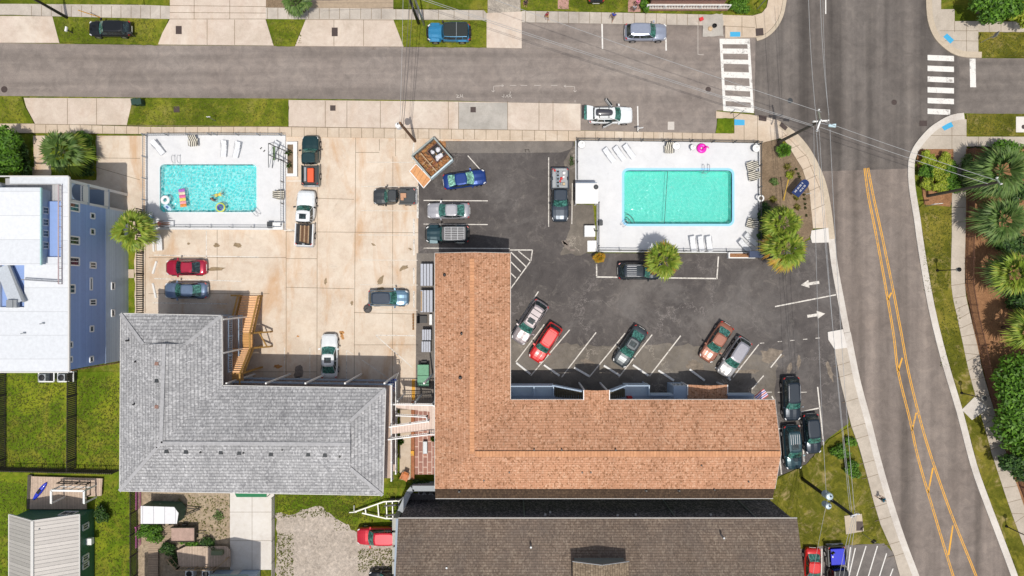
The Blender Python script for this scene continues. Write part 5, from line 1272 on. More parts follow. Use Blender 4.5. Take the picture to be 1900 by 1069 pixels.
    if sunroof:
        mb = MB(); mb.box(ur1-.95, ur1-.35, -.38, .38, H+.0, H+.012); bevel(mb.build('sunroof', M['glass_dark'], t), .01, 1)
    if kind == 'pickup':
        bx0, bx1 = -L/2, -.102*L; w = W/2
        inner = bed or 'black'
        mb = MB(); mb.box(bx0+.1, bx1-.05, -w+.12, w-.12, .62, .68); mb.build('bed_floor', M[inner] if isinstance(inner, str) else inner, t)
        for s in (-1, 1):
            mb = MB()
            y0, y1 = (w-.14)*s, (w-.01)*s
            mb.loft([[(x, y0, .35), (x, y1*.985, .35), (x, y1, .8), (x, y1*.985, zb-.04), (x, y0, zb-.03)] for x in (bx0+.05, bx0+.3, bx1)]); mb.build('bed_side', colour, t)
        mb = MB(); mb.box(bx0, bx0+.1, -w+.08, w-.08, .45, zb-.05); bevel(mb.build('tailgate', colour, t), .02)
        mb = MB(); mb.box(bx0-.12, bx0-.0, -w+.1, w-.1, .38, .52); bevel(mb.build('rear_bumper', M['alu'], t), .03)
    if kind == 'boxy':
        mb = MB(); mb.tube([(-L*.462, .05, 1.0), (-L*.462-.24, .05, 1.0)], .38, 20); sw = mb.build('spare_wheel', M['rubber'], t)
        mb = MB(); mb.box(L*.46, L*.5, -W*.42, W*.42, .5, .68); bevel(mb.build('front_bumper', M['black'], t), .03)
        mb = MB(); mb.tube([(L*.49, -.45, .68), (L*.5, -.42, .95), (L*.5, .42, .95), (L*.49, .45, .68)], .035, 6); mb.build('bull_bar', M['black'], t)
        mb = MB(); mb.box(-L*.5, -L*.46, -W*.40, W*.40, .5, .66); mb.build('rear_bumper', M['black'], t)
    if extra: extra(t, L, W, H, zb, ur0, ur1)
    return t
P_black = paint('black_car_paint', (.010, .012, .014)); P_navy = paint('navy_black_paint', (.012, .022, .035)); P_silver = paint('silver_paint', (.42, .42, .45), .3)
P_white = paint('white_car_paint', (.74, .77, .79), 0); P_crim = paint('crimson_paint', (.42, .015, .05), .3); P_red = paint('bright_red_paint', (.62, .02, .02), .15)
P_blue = paint('steel_blue_paint', (.17, .24, .36), .5); P_dblue = paint('deep_blue_paint', (.012, .05, .24), .4); P_teal = paint('slate_blue_paint', (.14, .25, .36), .35)
P_dgreen = paint('dark_green_paint', (.012, .045, .05), .3); P_dgrey = paint('dark_grey_paint', (.055, .062, .065), .4); P_cop = paint('copper_paint', (.32, .125, .08), .2)
P_gunm = paint('gunmetal_paint', (.05, .062, .07), .3); P_champ = paint('pinkish_silver_paint', (.34, .30, .31), .3); P_lblue = paint('pale_blue_silver_paint', (.38, .42, .52), .5)
P_brightblue = paint('bright_blue_paint', (.03, .22, .42), .2); P_darkteal = paint('dark_teal_paint', (.015, .05, .065), .35)

car(205, 54, 180, 'suv', P_black, 'black hatchback parked on the upper left grass verge', L=4.75, W=1.75, H=1.55, z=.09)
def jeep_roof(t, L, W, H, zb, u0, u1):
    mb = MB(); mb.box(u0+1.2, u0+1.25, -W*.38, W*.38, H, H+.02); mb.build('roof_seam', M['grey'], t)
car(833, 62, 180, 'boxy', P_brightblue, 'bright blue off-roader with a black top and rear spare wheel', W=2.0, L=4.9, roofmat=plain('black_soft_top', (.018, .024, .024), .8), z=.09, gr_side='glass_dark', glass='glass_dark', extra=jeep_roof)
car(1198, 60, 0, 'suv', P_lblue, 'pale silver blue SUV parked on the street beside the upper sidewalk', glass='glass_green', L=4.7)
def white_suv(t, L, W, H, zb, u0, u1):
    mb = MB(); mb.loft([[(u0+.1, -.42, H+.14), (u0+.1, .42, H+.14), (u0+.1, .36, H+.30), (u0+.1, -.36, H+.30)], [(u0+.2, -.46, H+.1), (u0+.2, .46, H+.1), (u0+.2, .38, H+.42), (u0+.2, -.38, H+.42)],
                        [(u1-.6, -.46, H+.1), (u1-.6, .46, H+.1), (u1-.6, .36, H+.38), (u1-.6, -.36, H+.38)], [(u1-.25, -.34, H+.12), (u1-.25, .34, H+.12), (u1-.25, .26, H+.22), (u1-.25, -.26, H+.22)]])
    subsurf(mb.build('roof_box', paint('black_roof_box', (.05, .05, .06), 0, .35), t, smooth=True), 1)
    # raised tailgate
    mb = MB(); x = -L*.475; mb.loft([[(x+.25, -W*.38, H), (x+.25, W*.38, H), (x+.25, W*.38, H+.05), (x+.25, -W*.38, H+.05)], [(x-.45, -W*.43, H+.18), (x-.45, W*.43, H+.18), (x-.45, W*.43, H+.24), (x-.45, -W*.43, H+.24)]])
    g = mb.build('open_tailgate', P_white, t)
    mb = MB(); mb.loft([[(x-.46, -W*.41, H+.20), (x-.46, W*.41, H+.20), (x-.46, W*.41, H+.24), (x-.46, -W*.41, H+.24)], [(x-.75, -W*.40, H+.12), (x-.75, W*.40, H+.12), (x-.75, W*.40, H+.16), (x-.75, -W*.40, H+.16)]])
    mb.build('glass', M['glass_green'], g)
    mb = MB(); mb.box(x-.05, x+.22, -W*.36, W*.36, .6, H-.06); mb.build('boot_opening', M['black'], t)
    for s, ang in ((1, 128), (-1, 206)):
        xh = .02*L; yh = s*(W/2-.02); a = R(ang) if s > 0 else R(ang)
        dx, dy = math.cos(a), math.sin(a)
        mb = MB(); mb.obox((xh+dx*.52, yh+dy*.52), (dx, dy), .52, .06, .35, 1.05); dd = mb.build('open_door', P_white, t)
        mb = MB(); mb.obox((xh+dx*.5, yh+dy*.5), (dx, dy), .46, .03, 1.05, 1.5); mb.build('door_glass', M['glass_dark'], dd)
car(1133, 214, 0, 'suv', P_white, 'white SUV with two doors and its tailgate open', L=4.9, rails='black', roofbars=2, extra=white_suv)
car(1106, -32, 90, 'suv', P_black, 'dark vehicle cut off by the top edge of the photo', L=4.6, z=.09)
def green_cargo(t, L, W, H, zb, u0, u1):
    mb = MB(); mb.box(-L*.44, -L*.16, -.42, .30, .7, 1.15); bevel(mb.build('orange_cooler_lid', plain('orange_red_plastic', (.75, .10, .03), .5), t), .08)
    mb = MB(); mb.box(-L*.42, -L*.14, .45, .7, .68, .95); mb.build('cargo', M['grey'], t)
car(577, 298, 90, 'pickup', P_dgreen, 'dark green pickup truck with an orange red box in its bed', 'pickup_truck', 'pickup truck', L=5.6, glass='glass_green', bed='darkgrey', extra=green_cargo)
def white_cargo(t, L, W, H, zb, u0, u1):
    for k in range(7):
        mb = MB(); y = -.48+k*.15; mb.box(-L*.45+k*.03, -L*.13-((k*7) % 3)*.04, y, y+.12, .69, .78); mb.build('plank', M['wood_brown'] if k % 3 else M['wood_tan'], t)
    mb = MB()
    for k in range(5): y = -.48+k*.24; mb.box(u1-.42, u1-.36, y-.04, y+.04, H, H+.03)
    mb.build('cab_light', M['black'], t)
    mb = MB(); mb.box(-L*.49, -L*.46, -.14, .14, 1.05, 1.12); mb.build('bed_box', M['grey'], t)
car(567, 405, 90-2.5, 'pickup', P_white, 'white crew cab pickup truck with brown planks in its bed', 'pickup_truck', 'pickup truck', L=6.2, W=2.1, sunroof=True, extra=white_cargo)
def grey_cargo(t, L, W, H, zb, u0, u1):
    mb = MB(); mb.box(-L*.28, -L*.15, -.35, .15, .69, 1.0); mb.box(-L*.22, -L*.15, .15, .42, .69, .88); mb.build('cardboard_box', plain('tan_cardboard', (.5, .28, .17), .8), t)
car(732, 365, 180, 'pickup', P_dgrey, 'dark grey pickup truck with tan boxes in its open bed', 'pickup_truck', 'pickup truck', L=4.75, W=1.85, H=1.7, glass='glass_green', bed='darkgrey', extra=grey_cargo)
car(862, 333, 8, 'sedan', P_dblue, 'deep blue sedan with pale green windows beside the debris trailer', L=4.8, glass='glass_pale')
car(832, 391, 180, 'sedan', P_silver, 'silver sedan in the row left of the orange roofed wing', L=4.8, glass='glass_green')
def jeep_rack(t, L, W, H, zb, u0, u1):
    mb = MB()
    for k in range(8): y = -W*.35+k*W*.1; mb.bar((u0+.2, y, H+.06), (u1-.35, y, H+.06), .05)
    for k in range(4): x = u0+.2+k*(u1-u0-.55)/3; mb.bar((x, -W*.36, H+.09), (x, W*.36, H+.09), .05)
    mb.build('roof_rack', M['alu'], t)
car(830, 435, 180, 'boxy', P_darkteal, 'dark boxy off-roader with a full roof rack near the orange roof', L=4.9, W=1.95, roofmat=plain('charcoal_hardtop', (.10, .10, .105), .7), glass='glass_green', extra=jeep_rack)
car(345, 496.5, 180, 'sedan', P_crim, 'crimson sedan in the concrete lot below the left pool', L=4.5, W=1.8, glass='glass_dark', rails='black')
car(345, 539, 180, 'sedan', P_blue, 'steel blue sedan half in shade above the grey roof', L=4.85, W=1.85, glass='glass_green')
car(721, 553, 0, 'suv', P_teal, 'slate blue SUV with a black roof beside the small grey bag', L=4.5, W=1.85, H=1.65, roofmat=paint('black_roof_paint', (.03, .045, .07)), glass='glass_green')
car(611, 661, 90, 'sedan', P_white, 'white sedan with its boot in the shade of the grey building', L=5.0, W=1.9, sunroof=True, glass='glass_green')
def slats(m='black', n=3):
    def f(t, L, W, H, zb, u0, u1):
        for k in range(n):
            x = u0+.35+k*(u1-u0-.7)/max(1, n-1); mb = MB(); mb.box(x-.025, x+.025, -W*.29, W*.29, H+.0, H+.02); mb.build('roof_strip', M[m], t)
    return f
A1_ = 236
car(983, 598, A1_+1, 'suv', P_champ, 'pinkish silver SUV with roof rails at the left end of the angled bays', L=5.3, W=1.95, H=1.75, rails='black', roofbars=3, sunroof=True)
car(1012, 636, A1_+1, 'suv', P_red, 'bright red SUV in the angled bays', L=4.7, W=1.85, H=1.65, extra=slats('black', 2))
car(1169, 643, A1_+1, 'sedan', P_gunm, 'dark gunmetal sedan with a sunroof in the angled bays', L=4.95, W=1.9, sunroof=True)
car(1329, 635, A1_+1, 'sedan', P_cop, 'copper brown sedan in the angled bays', L=4.8, W=1.85)
car(1362, 663, A1_+1, 'suv', paint('two_tone_silver', (.36, .36, .37), .25), 'silver SUV nearest the entrance canopy in the angled bays', L=4.8, W=1.88, roofmat=paint('grey_roof_paint', (.30, .30, .34), .4))
car(1468, 740, 270+2, 'suv', P_navy, 'navy black SUV, uppermost of the three dark cars by the orange gable', L=4.95, W=1.95, rails='alu')
car(1506, 805, 270+5, 'suv', P_navy, 'navy black crossover, rightmost of the three dark cars by the orange gable', L=4.5, W=1.85, H=1.6)
def ridged(t, L, W, H, zb, u0, u1):
    for k in range(5):
        y = -W*.24+k*W*.12; mb = MB(); mb.box(u0+.3, u1-.9, y-.02, y+.02, H, H+.02); mb.build('roof_rib', M['alu'], t)
car(1470, 830, 270+4, 'suv', P_darkteal, 'dark teal SUV with pale ribs on its roof beside the orange gable', L=5.0, W=1.95, extra=ridged, sunroof=True)
car(1187, 503, 0, 'suv', P_navy, 'black SUV half hidden under the palm below the right pool', L=4.9, W=1.95, H=1.75, extra=ridged, rails='alu')
def tools(t, L, W, H, zb, u0, u1):
    for k in range(5):
        mb = MB(); x = -L*.45+k*L*.066; mb.box(x, x+.30, -.45, -.05, .69, .95)
        b = mb.build('crate', plain('pale_blue_crate', (.35, .42, .48), .6), t)
        mb = MB(); mb.box(x+.05, x+.25, -.40, -.10, .951, .97); mb.build('contents', M['black'], b)
    for (x, y, s, c) in ((-.30, .15, .13, 'red_plastic'), (-.25, .0, .10, 'red_plastic'), (-.20, .42, .14, 'buff_box'), (-.20, .15, .12, 'grey_box'), (-.40, .42, .16, 'white_jug'), (-.45, -.58, .1, 'red_plastic'), (-.33, .38, .12, 'white_jug')):
        mb = MB(); mb.box(x*L-s, x*L+s, y-s, y+s, .68, .9+s)
        bevel(mb.build('cargo_item', plain(c, dict(red_plastic=(.6, .03, .03), buff_box=(.55, .42, .25), grey_box=(.3, .3, .3), white_jug=(.75, .72, .72))[c], .6), t), .03)
    mb = MB(); mb.box(-L*.115, -L*.02, -W*.46, W*.46, zb-.1, zb+.04); bevel(mb.build('tool_chest', M['darkgrey'], t), .04)
car(1039, 362, 270, 'pickup', paint('dark_slate_paint', (.035, .05, .07), .4), 'dark slate pickup truck with crates and tools in its bed beside the right pool', 'pickup_truck', 'pickup truck', L=6.0, W=2.0, bed='grey', extra=tools)
car(1507, 1055, 270-2, 'sedan', P_red, 'bright red sedan cut off by the lower edge beside the brown roof', L=4.6, W=1.8, glass='glass_green')
def blue_cargo(t, L, W, H, zb, u0, u1):
    mb = MB(); mb.box(-L*.46, -L*.14, -W*.36, W*.36, zb-.1, zb+.1); bevel(mb.build('blue_cover', paint('vivid_blue_cover', (.01, .02, .55), .0), t), .05)
    mb = MB(); mb.box(-L*.32, -L*.29, -W*.30, -W*.24, zb+.1, zb+.115); mb.build('white_mark', M['white'], t)
car(1552, 1058, 270+3, 'pickup', P_black, 'black pickup truck with a vivid blue bed cover near the hatched bays', 'pickup_truck', 'pickup truck', L=5.6, W=2.1, glass='glass_dark', extra=blue_cargo)
car(703, 994, 180, 'suv', P_red if False else paint('cherry_red_paint', (.55, .012, .03), .25), 'cherry red van parked on the sand beside the brown roofed hall', L=4.9, W=1.95, H=1.95, glass='glass_green', z=.0)
car(722, 1074, 180, 'suv', P_black, 'black vehicle cut off by the lower edge left of the brown roof', L=4.6, W=1.85, z=.0)
# ============================================================ PLANTS
LF = dict(
 palm=m_leaf('bright_palm_leaf', [(.10, .17, .015), (.20, .30, .03), (.30, .40, .05), (.15, .24, .02), (.42, .44, .07), (.08, .13, .015)]),  # the leaf's own bright green to yellow green tones
 palm_y=m_leaf('yellowed_palm_leaf', [(.50, .27, .04), (.42, .36, .05), (.24, .30, .04), (.60, .38, .06), (.34, .34, .06), (.5, .2, .03)]),
 palm_g=m_leaf('green_palm_leaf', [(.045, .10, .02), (.09, .17, .035), (.15, .25, .06), (.20, .30, .09), (.06, .12, .03), (.26, .32, .10)]),
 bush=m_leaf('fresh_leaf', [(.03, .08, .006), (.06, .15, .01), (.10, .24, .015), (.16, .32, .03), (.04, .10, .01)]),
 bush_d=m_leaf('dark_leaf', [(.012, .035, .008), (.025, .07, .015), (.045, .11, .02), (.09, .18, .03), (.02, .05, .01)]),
 lime=m_leaf('lime_leaf', [(.22, .30, .02), (.40, .46, .04), (.32, .40, .03), (.14, .22, .02), (.55, .56, .10)]),
 blade=m_leaf('grass_blade', [(.07, .10, .012), (.13, .15, .02), (.18, .19, .03), (.10, .13, .015), (.24, .22, .05)]),
 croton=m_leaf('orange_croton_leaf', [(.55, .20, .02), (.50, .33, .03), (.28, .30, .03), (.65, .30, .03), (.20, .24, .03)]),
 pale=m_leaf('pale_yellow_tuft_leaf', [(.60, .56, .16), (.45, .46, .12), (.66, .60, .25)]),
)
BARK = plain('palm_bark', (.16, .12, .085), .9, var=.3, scale=5)
def frond(mb, c, az_, elv, R_, r, n=15, width=.09, droop=.35, spread=52, pet=.45):
    dx, dy = math.cos(az_), math.sin(az_); ce, se = math.cos(elv), math.sin(elv)
    d = Vector((dx*ce, dy*ce, se)); side = Vector((-dy, dx, 0)); nrm = d.cross(side)
    L0 = R_*pet; tip = Vector(c)+d*L0
    mb.bar(Vector(c), tip, .05, .03)
    for k in range(n):
        a = R(-spread+2*spread*k/(n-1))+r.uniform(-.05, .05)
        ll = (d*math.cos(a)+side*math.sin(a)).normalized()
        Ln = R_*(1-pet)*(.72+.28*math.cos(a))*r.uniform(.85, 1.1)
        wv = ll.cross(nrm).normalized()*width*r.uniform(.7, 1.1)
        m_ = tip+ll*Ln*.55+Vector((0, 0, -droop*.12*Ln)); e = tip+ll*Ln+Vector((0, 0, -droop*Ln*r.uniform(.7, 1.3)))
        tw = nrm*r.uniform(-.03, .03)
        mb.face([tip, m_+wv+tw, e, m_-wv-tw])
def palm(px, py, h, R_, label, mat='palm', nf=34, seed=1, base=None, name='palm_tree', width=.115, trunk=.17, n=12, group='palm trees', pet=.42, zb=.0, extra_mat=None, low=-28):
    c = G(px, py, h); b = c if base is None else base
    r = random.Random(seed)
    t = thing(name, label, 'palm tree', (b[0], b[1], zb), 0, group)
    mb = MB(); c3 = Vector((c[0]-b[0], c[1]-b[1], h-zb))
    if h > 1.2:
        mb.tube([(0, 0, 0), (c3.x*.3, c3.y*.3, c3.z*.4), tuple(c3*.85+Vector((0, 0, -.0))), tuple(c3)], [trunk*1.25, trunk, trunk*1.0, trunk*1.35], 10)
        tr = mb.build('trunk', BARK, t, smooth=True)
    def crown(nm, m, k0, k1, step):
        mb = MB()
        for i in range(k0, k1, step):
            f = i/nf; az_ = i*2.39996+r.uniform(-.25, .25)
            elv = R(72-(72-low)*f**.75)+r.uniform(-.12, .12)
            frond(mb, c3+Vector((0, 0, .0)), az_, elv, R_*(.80+.22*f)*r.uniform(.88, 1.08), r, n, width, .12+.4*f, pet=pet)
        mb.build(nm, LF[m], t, recalc=False)
    if extra_mat:
        crown('crown', mat, 0, nf*2//3, 1); crown('old_fronds', extra_mat, nf*2//3, nf, 1)
    else: crown('crown', mat, 0, nf, 1)
    return t
def leaves(mb, lumps, n, size, r, flat=.5):
    tot = sum(q[3]*q[4]*q[5] for q in lumps)**1.0
    for (x, y, z, rx, ry, rz) in lumps:
        k = int(n*(rx*ry*rz)/tot)
        for i in range(k):
            while True:
                u = Vector((r.uniform(-1, 1), r.uniform(-1, 1), r.uniform(-1, 1)))
                if .35 < u.length < 1 or r.random() < .12 and u.length < 1: break
            wob = 1+.18*math.sin(u.x*7+x)*math.cos(u.y*6+y)
            p = Vector((x+u.x*rx*wob, y+u.y*ry*wob, z+u.z*rz))
            s = size*r.uniform(.6, 1.3); a = r.uniform(0, 6.283)
            nv = (u.normalized()+Vector((r.uniform(-.8, .8), r.uniform(-.8, .8), r.uniform(0, 1.2)))).normalized()
            t1 = nv.cross(Vector((math.cos(a), math.sin(a), .2))).normalized(); t2 = nv.cross(t1)
            mb.face([p-t1*s, p+t2*s*.45-t1*s*.1, p+t1*s, p-t2*s*.45-t1*s*.1])
def shrub(px, py, rx, ry, h, label, mat='bush', n=1500, size=.14, seed=1, name='shrub', cat='shrub', group=None, lumps=None, z0=0.0, tree=False, nl=7):
    """rx, ry in metres; crown centred over the ground point seen at (px, py) at height h*.6"""
    c = G(px, py, h*.6); r = random.Random(seed)
    t = thing(name, label, cat, (c[0], c[1], z0), 0, group)
    mb = MB(); hb = h*.30 if tree else 0.0
    lp = []
    for i in range(nl):
        a = i*2.4+r.uniform(-.4, .4); q = math.sqrt((i+.3)/nl)*.70; s = r.uniform(.30, .50)
        lp.append((math.cos(a)*q*rx, math.sin(a)*q*ry, hb+(h-hb)*r.uniform(.42, .66), rx*s, ry*s, (h-hb)*.36))
    leaves(mb, lp, n, size, r)
    mb.build('crown' if tree else 'foliage', LF[mat], t, recalc=False)
    mb = MB(); mb.tube([(0, 0, 0), (0, 0, h*.5)], [.05*max(rx, .6)+.03, .04*rx+.02], 8)
    for i in range(4 if (tree or rx > .6) else 2):
        a = i*1.6+.3; mb.tube([(0, 0, h*.2), (math.cos(a)*rx*.45, math.sin(a)*ry*.45, h*.6)], .03*max(rx, .5)+.01, 6, .01)
    mb.build('trunk' if tree else 'stem', BARK, t)
    return t
def tuft(px, py, R_, label, mat, n=40, seed=1, name='ornamental_grass', cat='plant', group=None, h=.5, z0=.1, w=.03):
    c = G(px, py, .3); r = random.Random(seed); mb = MB()
    for i in range(n):
        a = r.uniform(0, 6.283); l = R_*r.uniform(.5, 1.1); up_ = h*r.uniform(.4, 1.1); d = Vector((math.cos(a), math.sin(a), 0)); s = Vector((-d.y, d.x, 0))*w
        b0 = d*.04; m_ = d*l*.5+Vector((0, 0, up_)); e = d*l+Vector((0, 0, up_*r.uniform(.2, .8)))
        mb.face([b0-s*.6, b0+s*.6, m_+s, e, m_-s])
    o = mb.build(name, LF[mat], loc=(c[0], c[1], z0), recalc=False); return tag(o, label, cat, group)

palm(1231, 483, 4.7, 2.3, 'sunlit fan palm standing over the black SUV below the right pool', 'palm', 27, 3, extra_mat='palm_y')
palm(1453, 415, 4.4, 2.4, 'green fan palm, upper of the pair right of the right pool', 'palm', 28, 5)
palm(1457, 462, 4.6, 2.7, 'yellow green fan palm, lower of the pair by the lot entrance', 'palm', 31, 8, extra_mat='palm_y')
palm(245, 428, 4.5, 2.6, 'fan palm between the blue building and the left pool', 'palm', 29, 11)
palm(115, 281, 3.4, 3.0, 'broad palm in the driveway bed above the blue building', 'palm_g', 25, 14, extra_mat='palm', width=.12, pet=.38)
palm(549, 0, 3.0, 1.8, 'fan palm cut off by the top edge above the street', 'palm_g', 30, 17)
palm(1858, 318, 4.4, 3.4, 'large grey green palm right of the tall leaning pole', 'palm_g', 34, 21, width=.11, n=16, pet=.34)
palm(1862, 408, 4.3, 3.0, 'grey green palm, second from the top in the red mulch bed', 'palm_g', 32, 22, width=.11, n=16, pet=.34)
palm(1882, 508, 4.1, 2.9, 'light green palm, third from the top in the red mulch bed', 'palm', 32, 23, width=.12, pet=.36, extra_mat='palm_g')
palm(1912, 612, 4.2, 2.7, 'bright palm cut off by the right edge, lowest in the mulch bed', 'palm', 30, 24, width=.12, pet=.36)
palm(1112, 478, 1.0, .80, 'small orange and yellow leaved plant at the deck corner', 'croton', 22, 31, name='croton_plant', n=9, width=.07, group=None, trunk=.05, low=0)
palm(1455, 279, .9, 1.0, 'spiky green palmetto at the foot of the tall corner pole', 'bush', 22, 33, name='palmetto', n=9, width=.07, group=None, low=0, zb=.1)
shrub(14, 282, 1.9, 3.0, 3.6, 'dense broadleaf tree at the left edge above the blue building', 'bush', 4200, .22, 41, 'broadleaf_tree', 'tree', tree=True, nl=9)
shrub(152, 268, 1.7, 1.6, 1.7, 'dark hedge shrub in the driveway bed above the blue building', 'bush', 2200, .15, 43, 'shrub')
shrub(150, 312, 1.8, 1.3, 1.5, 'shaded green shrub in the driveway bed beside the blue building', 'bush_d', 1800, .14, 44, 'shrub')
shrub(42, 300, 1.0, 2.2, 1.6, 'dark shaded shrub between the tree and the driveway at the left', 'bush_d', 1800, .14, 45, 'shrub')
east = [(1720, 296, .9, 'lime', 'bright round bush in the upper left of the corner bed'), (1752, 297, .85, 'lime', 'bright round bush in the upper right of the corner bed'), (1764, 318, 1.1, 'bush', 'dark green bush at the sidewalk side of the corner bed'),
        (1718, 318, .9, 'bush', 'green bush at the kerb side of the corner bed'), (1742, 320, 1.25, 'lime', 'largest lime coloured bush in the middle of the corner bed'), (1722, 342, .85, 'lime', 'lime bush at the lower left of the corner bed'), (1745, 347, .8, 'lime', 'lime bush at the lower middle of the corner bed'), (1765, 345, 1.0, 'bush', 'dark green bush at the lower right of the corner bed')]
for i, (x, y, r_, m_, lab) in enumerate(east): shrub(x, y, r_*1.12, r_*1.12, 1.2, lab, m_, 2400, .12, 50+i, group='bushes of the corner bed', z0=.1)
shrub(1912, 748, 4.3, 6.4, 4.6, 'large glossy green tree mass at the lower right edge', 'bush', 15000, .24, 61, 'broadleaf_tree', 'tree', tree=True, nl=26)
shrub(1898, 860, 3.0, 2.6, 3.4, 'dark green tree below the large tree at the right edge', 'bush_d', 3500, .22, 62, 'broadleaf_tree', 'tree', tree=True)
shrub(1882, 455, 2.2, 1.6, 2.2, 'glossy dark shrub between two palms at the right edge', 'bush_d', 2500, .18, 63)
shrub(1880, 355, 2.4, 1.6, 2.0, 'dark shrub under the palms behind the leaning pole', 'bush_d', 2300, .17, 64)
shrub(1812, 325, 1.9, 2.4, 1.8, 'feathery dark shrub right of the east sidewalk', 'palm_g', 2400, .17, 65)
shrub(1870, 280, 2.8, 1.2, 2.2, 'leafy shrub along the fence at the upper right', 'bush', 2600, .16, 66)
shrub(1898, 560, 1.8, 2.2, 2.2, 'dark shrub behind the third palm at the right edge', 'bush_d', 2000, .18, 69)
shrub(1846, 4, 3.4, 2.6, 4.6, 'leafy tree at the top right corner above the sidewalk', 'bush', 6000, .22, 67, 'broadleaf_tree', 'tree', tree=True, nl=9)
shrub(1895, 20, 2.0, 2.2, 3.4, 'lighter tree cut off by the top right corner', 'lime', 2500, .2, 68, 'broadleaf_tree', 'tree', tree=True)
shrub(1374, 8, 1.4, 1.3, 1.6, 'rounded clipped hedge beside the brick porch at the top', 'bush', 2600, .11, 71, 'hedge', 'hedge')
shrub(1196, 5, .6, 1.2, 1.4, 'clipped green hedge between the garden gate and the brick porch', 'bush', 1300, .11, 72, 'hedge', 'hedge')
shrub(276, 990, 1.7, 1.3, 1.5, 'light green bush between the pink fence and the white camper', 'bush', 2600, .12, 73)
shrub(352, 1005, 1.3, .6, .9, 'leafy shrub in front of the worn pinkish trailer', 'bush', 800, .11, 141)
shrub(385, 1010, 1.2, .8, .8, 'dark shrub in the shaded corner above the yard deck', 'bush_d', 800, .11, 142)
shrub(322, 1040, .8, .9, .8, 'small dark shrub beside the boarded walkway', 'bush_d', 500, .1, 143)
shrub(404, 958, .8, .7, .4, 'dry weeds in the middle of the dirt yard', 'palm_g', 260, .1, 144)
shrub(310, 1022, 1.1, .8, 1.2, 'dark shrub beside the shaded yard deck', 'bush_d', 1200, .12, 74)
shrub(186, 955, .95, 1.1, 1.5, 'glossy bush at the corner of the green cottage', 'bush_d', 1300, .13, 75)
shrub(1578, 820, .8, .6, .9, 'upper green bush on the lower right lawn', 'bush', 700, .12, 76, group='bushes on the lower right lawn')
shrub(1560, 840, 1.2, 1.0, 1.2, 'left green bush on the lower right lawn', 'bush', 1300, .13, 77, group='bushes on the lower right lawn')
shrub(1584, 872, 1.1, 1.3, 1.3, 'lower green bush on the lower right lawn near the sidewalk', 'bush', 1300, .13, 78, group='bushes on the lower right lawn')
shrub(1448, 262, .3, .3, .6, 'tiny bush behind the tall corner pole', 'bush_d', 200, .09, 79)
shrub(1437, 338, .6, .5, .7, 'low green shrub in the brown mulch bed', 'palm_g', 450, .1, 80)
shrub(1465, 326, .45, .5, .6, 'small leafy shrub beside the yellow stakes in the mulch bed', 'lime', 350, .1, 81)
shrub(1422, 400, .9, 1.6, 1.3, 'dark shaded shrub behind the pool fence in the mulch bed', 'bush_d', 1500, .13, 82)
shrub(1418, 434, .9, 1.0, 1.2, 'dark undergrowth at the foot of the paired palms', 'bush_d', 1100, .13, 83)
shrub(1060, 300, .35, .7, .3, 'weeds at the left foot of the right pool wall', 'bush_d', 160, .08, 84)
for i, (x, y, lab) in enumerate(((1461, 309, 'pale yellow tuft nearest the palmetto'), (1435, 370, 'pale yellow tuft beside the pool fence'), (1479, 384, 'pale yellow tuft near the upper fan palm'), (1478, 366, 'pale yellow tuft under the navy sign'), (1469, 322, 'pale yellow tuft beside the leafy shrub'))):
    tuft(x, y, .5, lab+' in the mulch bed', 'pale', 46, 90+i, group='pale tufts in the mulch bed')
for i, (x, y) in enumerate(((1478, 314), (1482, 322), (1484, 328), (1490, 352), (1493, 361), (1494, 369), (1495, 378), (1495, 386), (1497, 400))):
    tuft(x, y, .22, 'small dark tuft in the row along the curved sidewalk edge', 'bush_d', 18, 120+i, group='row of small tufts along the sidewalk', h=.25)
tuft(743, 884, .45, 'bright green potted leaves beside the orange chair in the courtyard', 'lime', 40, 131, 'potted_plant', z0=.1, w=.08)
tuft(744, 820, .4, 'green leafy plant under the footbridge railing', 'bush', 40, 132, 'potted_plant', z0=.1, w=.08)
tuft(804, 815, .4, 'green plant beside the orange roof in the courtyard', 'bush', 40, 133, 'potted_plant', z0=.1, w=.08)
shrub(780, 898, 1.5, .6, 1.0, 'dark planter shrub at the bottom of the brick courtyard', 'bush_d', 900, .11, 134)
# tufts of grass over the lawns: uneven blades nobody could count
def grass_stuff(name, label, areas, n, size, mats, seed):
    r = random.Random(seed); mb = MB()
    for (x0, y0, x1, y1, dens) in areas:
        for i in range(int(abs(x1-x0)*abs(y1-y0)*dens)):
            x, y = G(r.uniform(x0, x1), r.uniform(y0, y1), 0); z = .09 if y0 < 300 or x0 > 1700 else .0
            for k in range(3):
                a = r.uniform(0, 6.28); s = size*r.uniform(.5, 1.3); d = Vector((math.cos(a), math.sin(a), 0)); q = Vector((-d.y, d.x, 0))*s*.28
                p = Vector((x, y, z)); mb.face([p-q, p+q, p+d*s+Vector((0, 0, s*.8))])
    o = mb.build(name, LF[mats], recalc=False); return tag(o, label, 'grass', kind='stuff')
grass_stuff('grass_tufts', 'short tufts of lush grass over the back lawns', [(0, 695, 120, 868, .09), (145, 700, 222, 868, .09), (0, 890, 48, 1069, .06), (175, 900, 245, 1069, .05), (512, 915, 735, 960, .12)], 0, .13, 'blade', 3)
grass_stuff('verge_tufts', 'short tufts of grass over the verges', [(115, 36, 290, 80, .08), (505, 40, 560, 83, .08), (745, 42, 900, 84, .05), (250, 188, 530, 233, .08), (0, 183, 42, 228, .08), (1820, 64, 1900, 105, .1), (1796, 216, 1880, 250, .1), (975, 0, 1200, 19, .08), (1205, 14, 1410, 24, .08)], 0, .11, 'blade', 4)
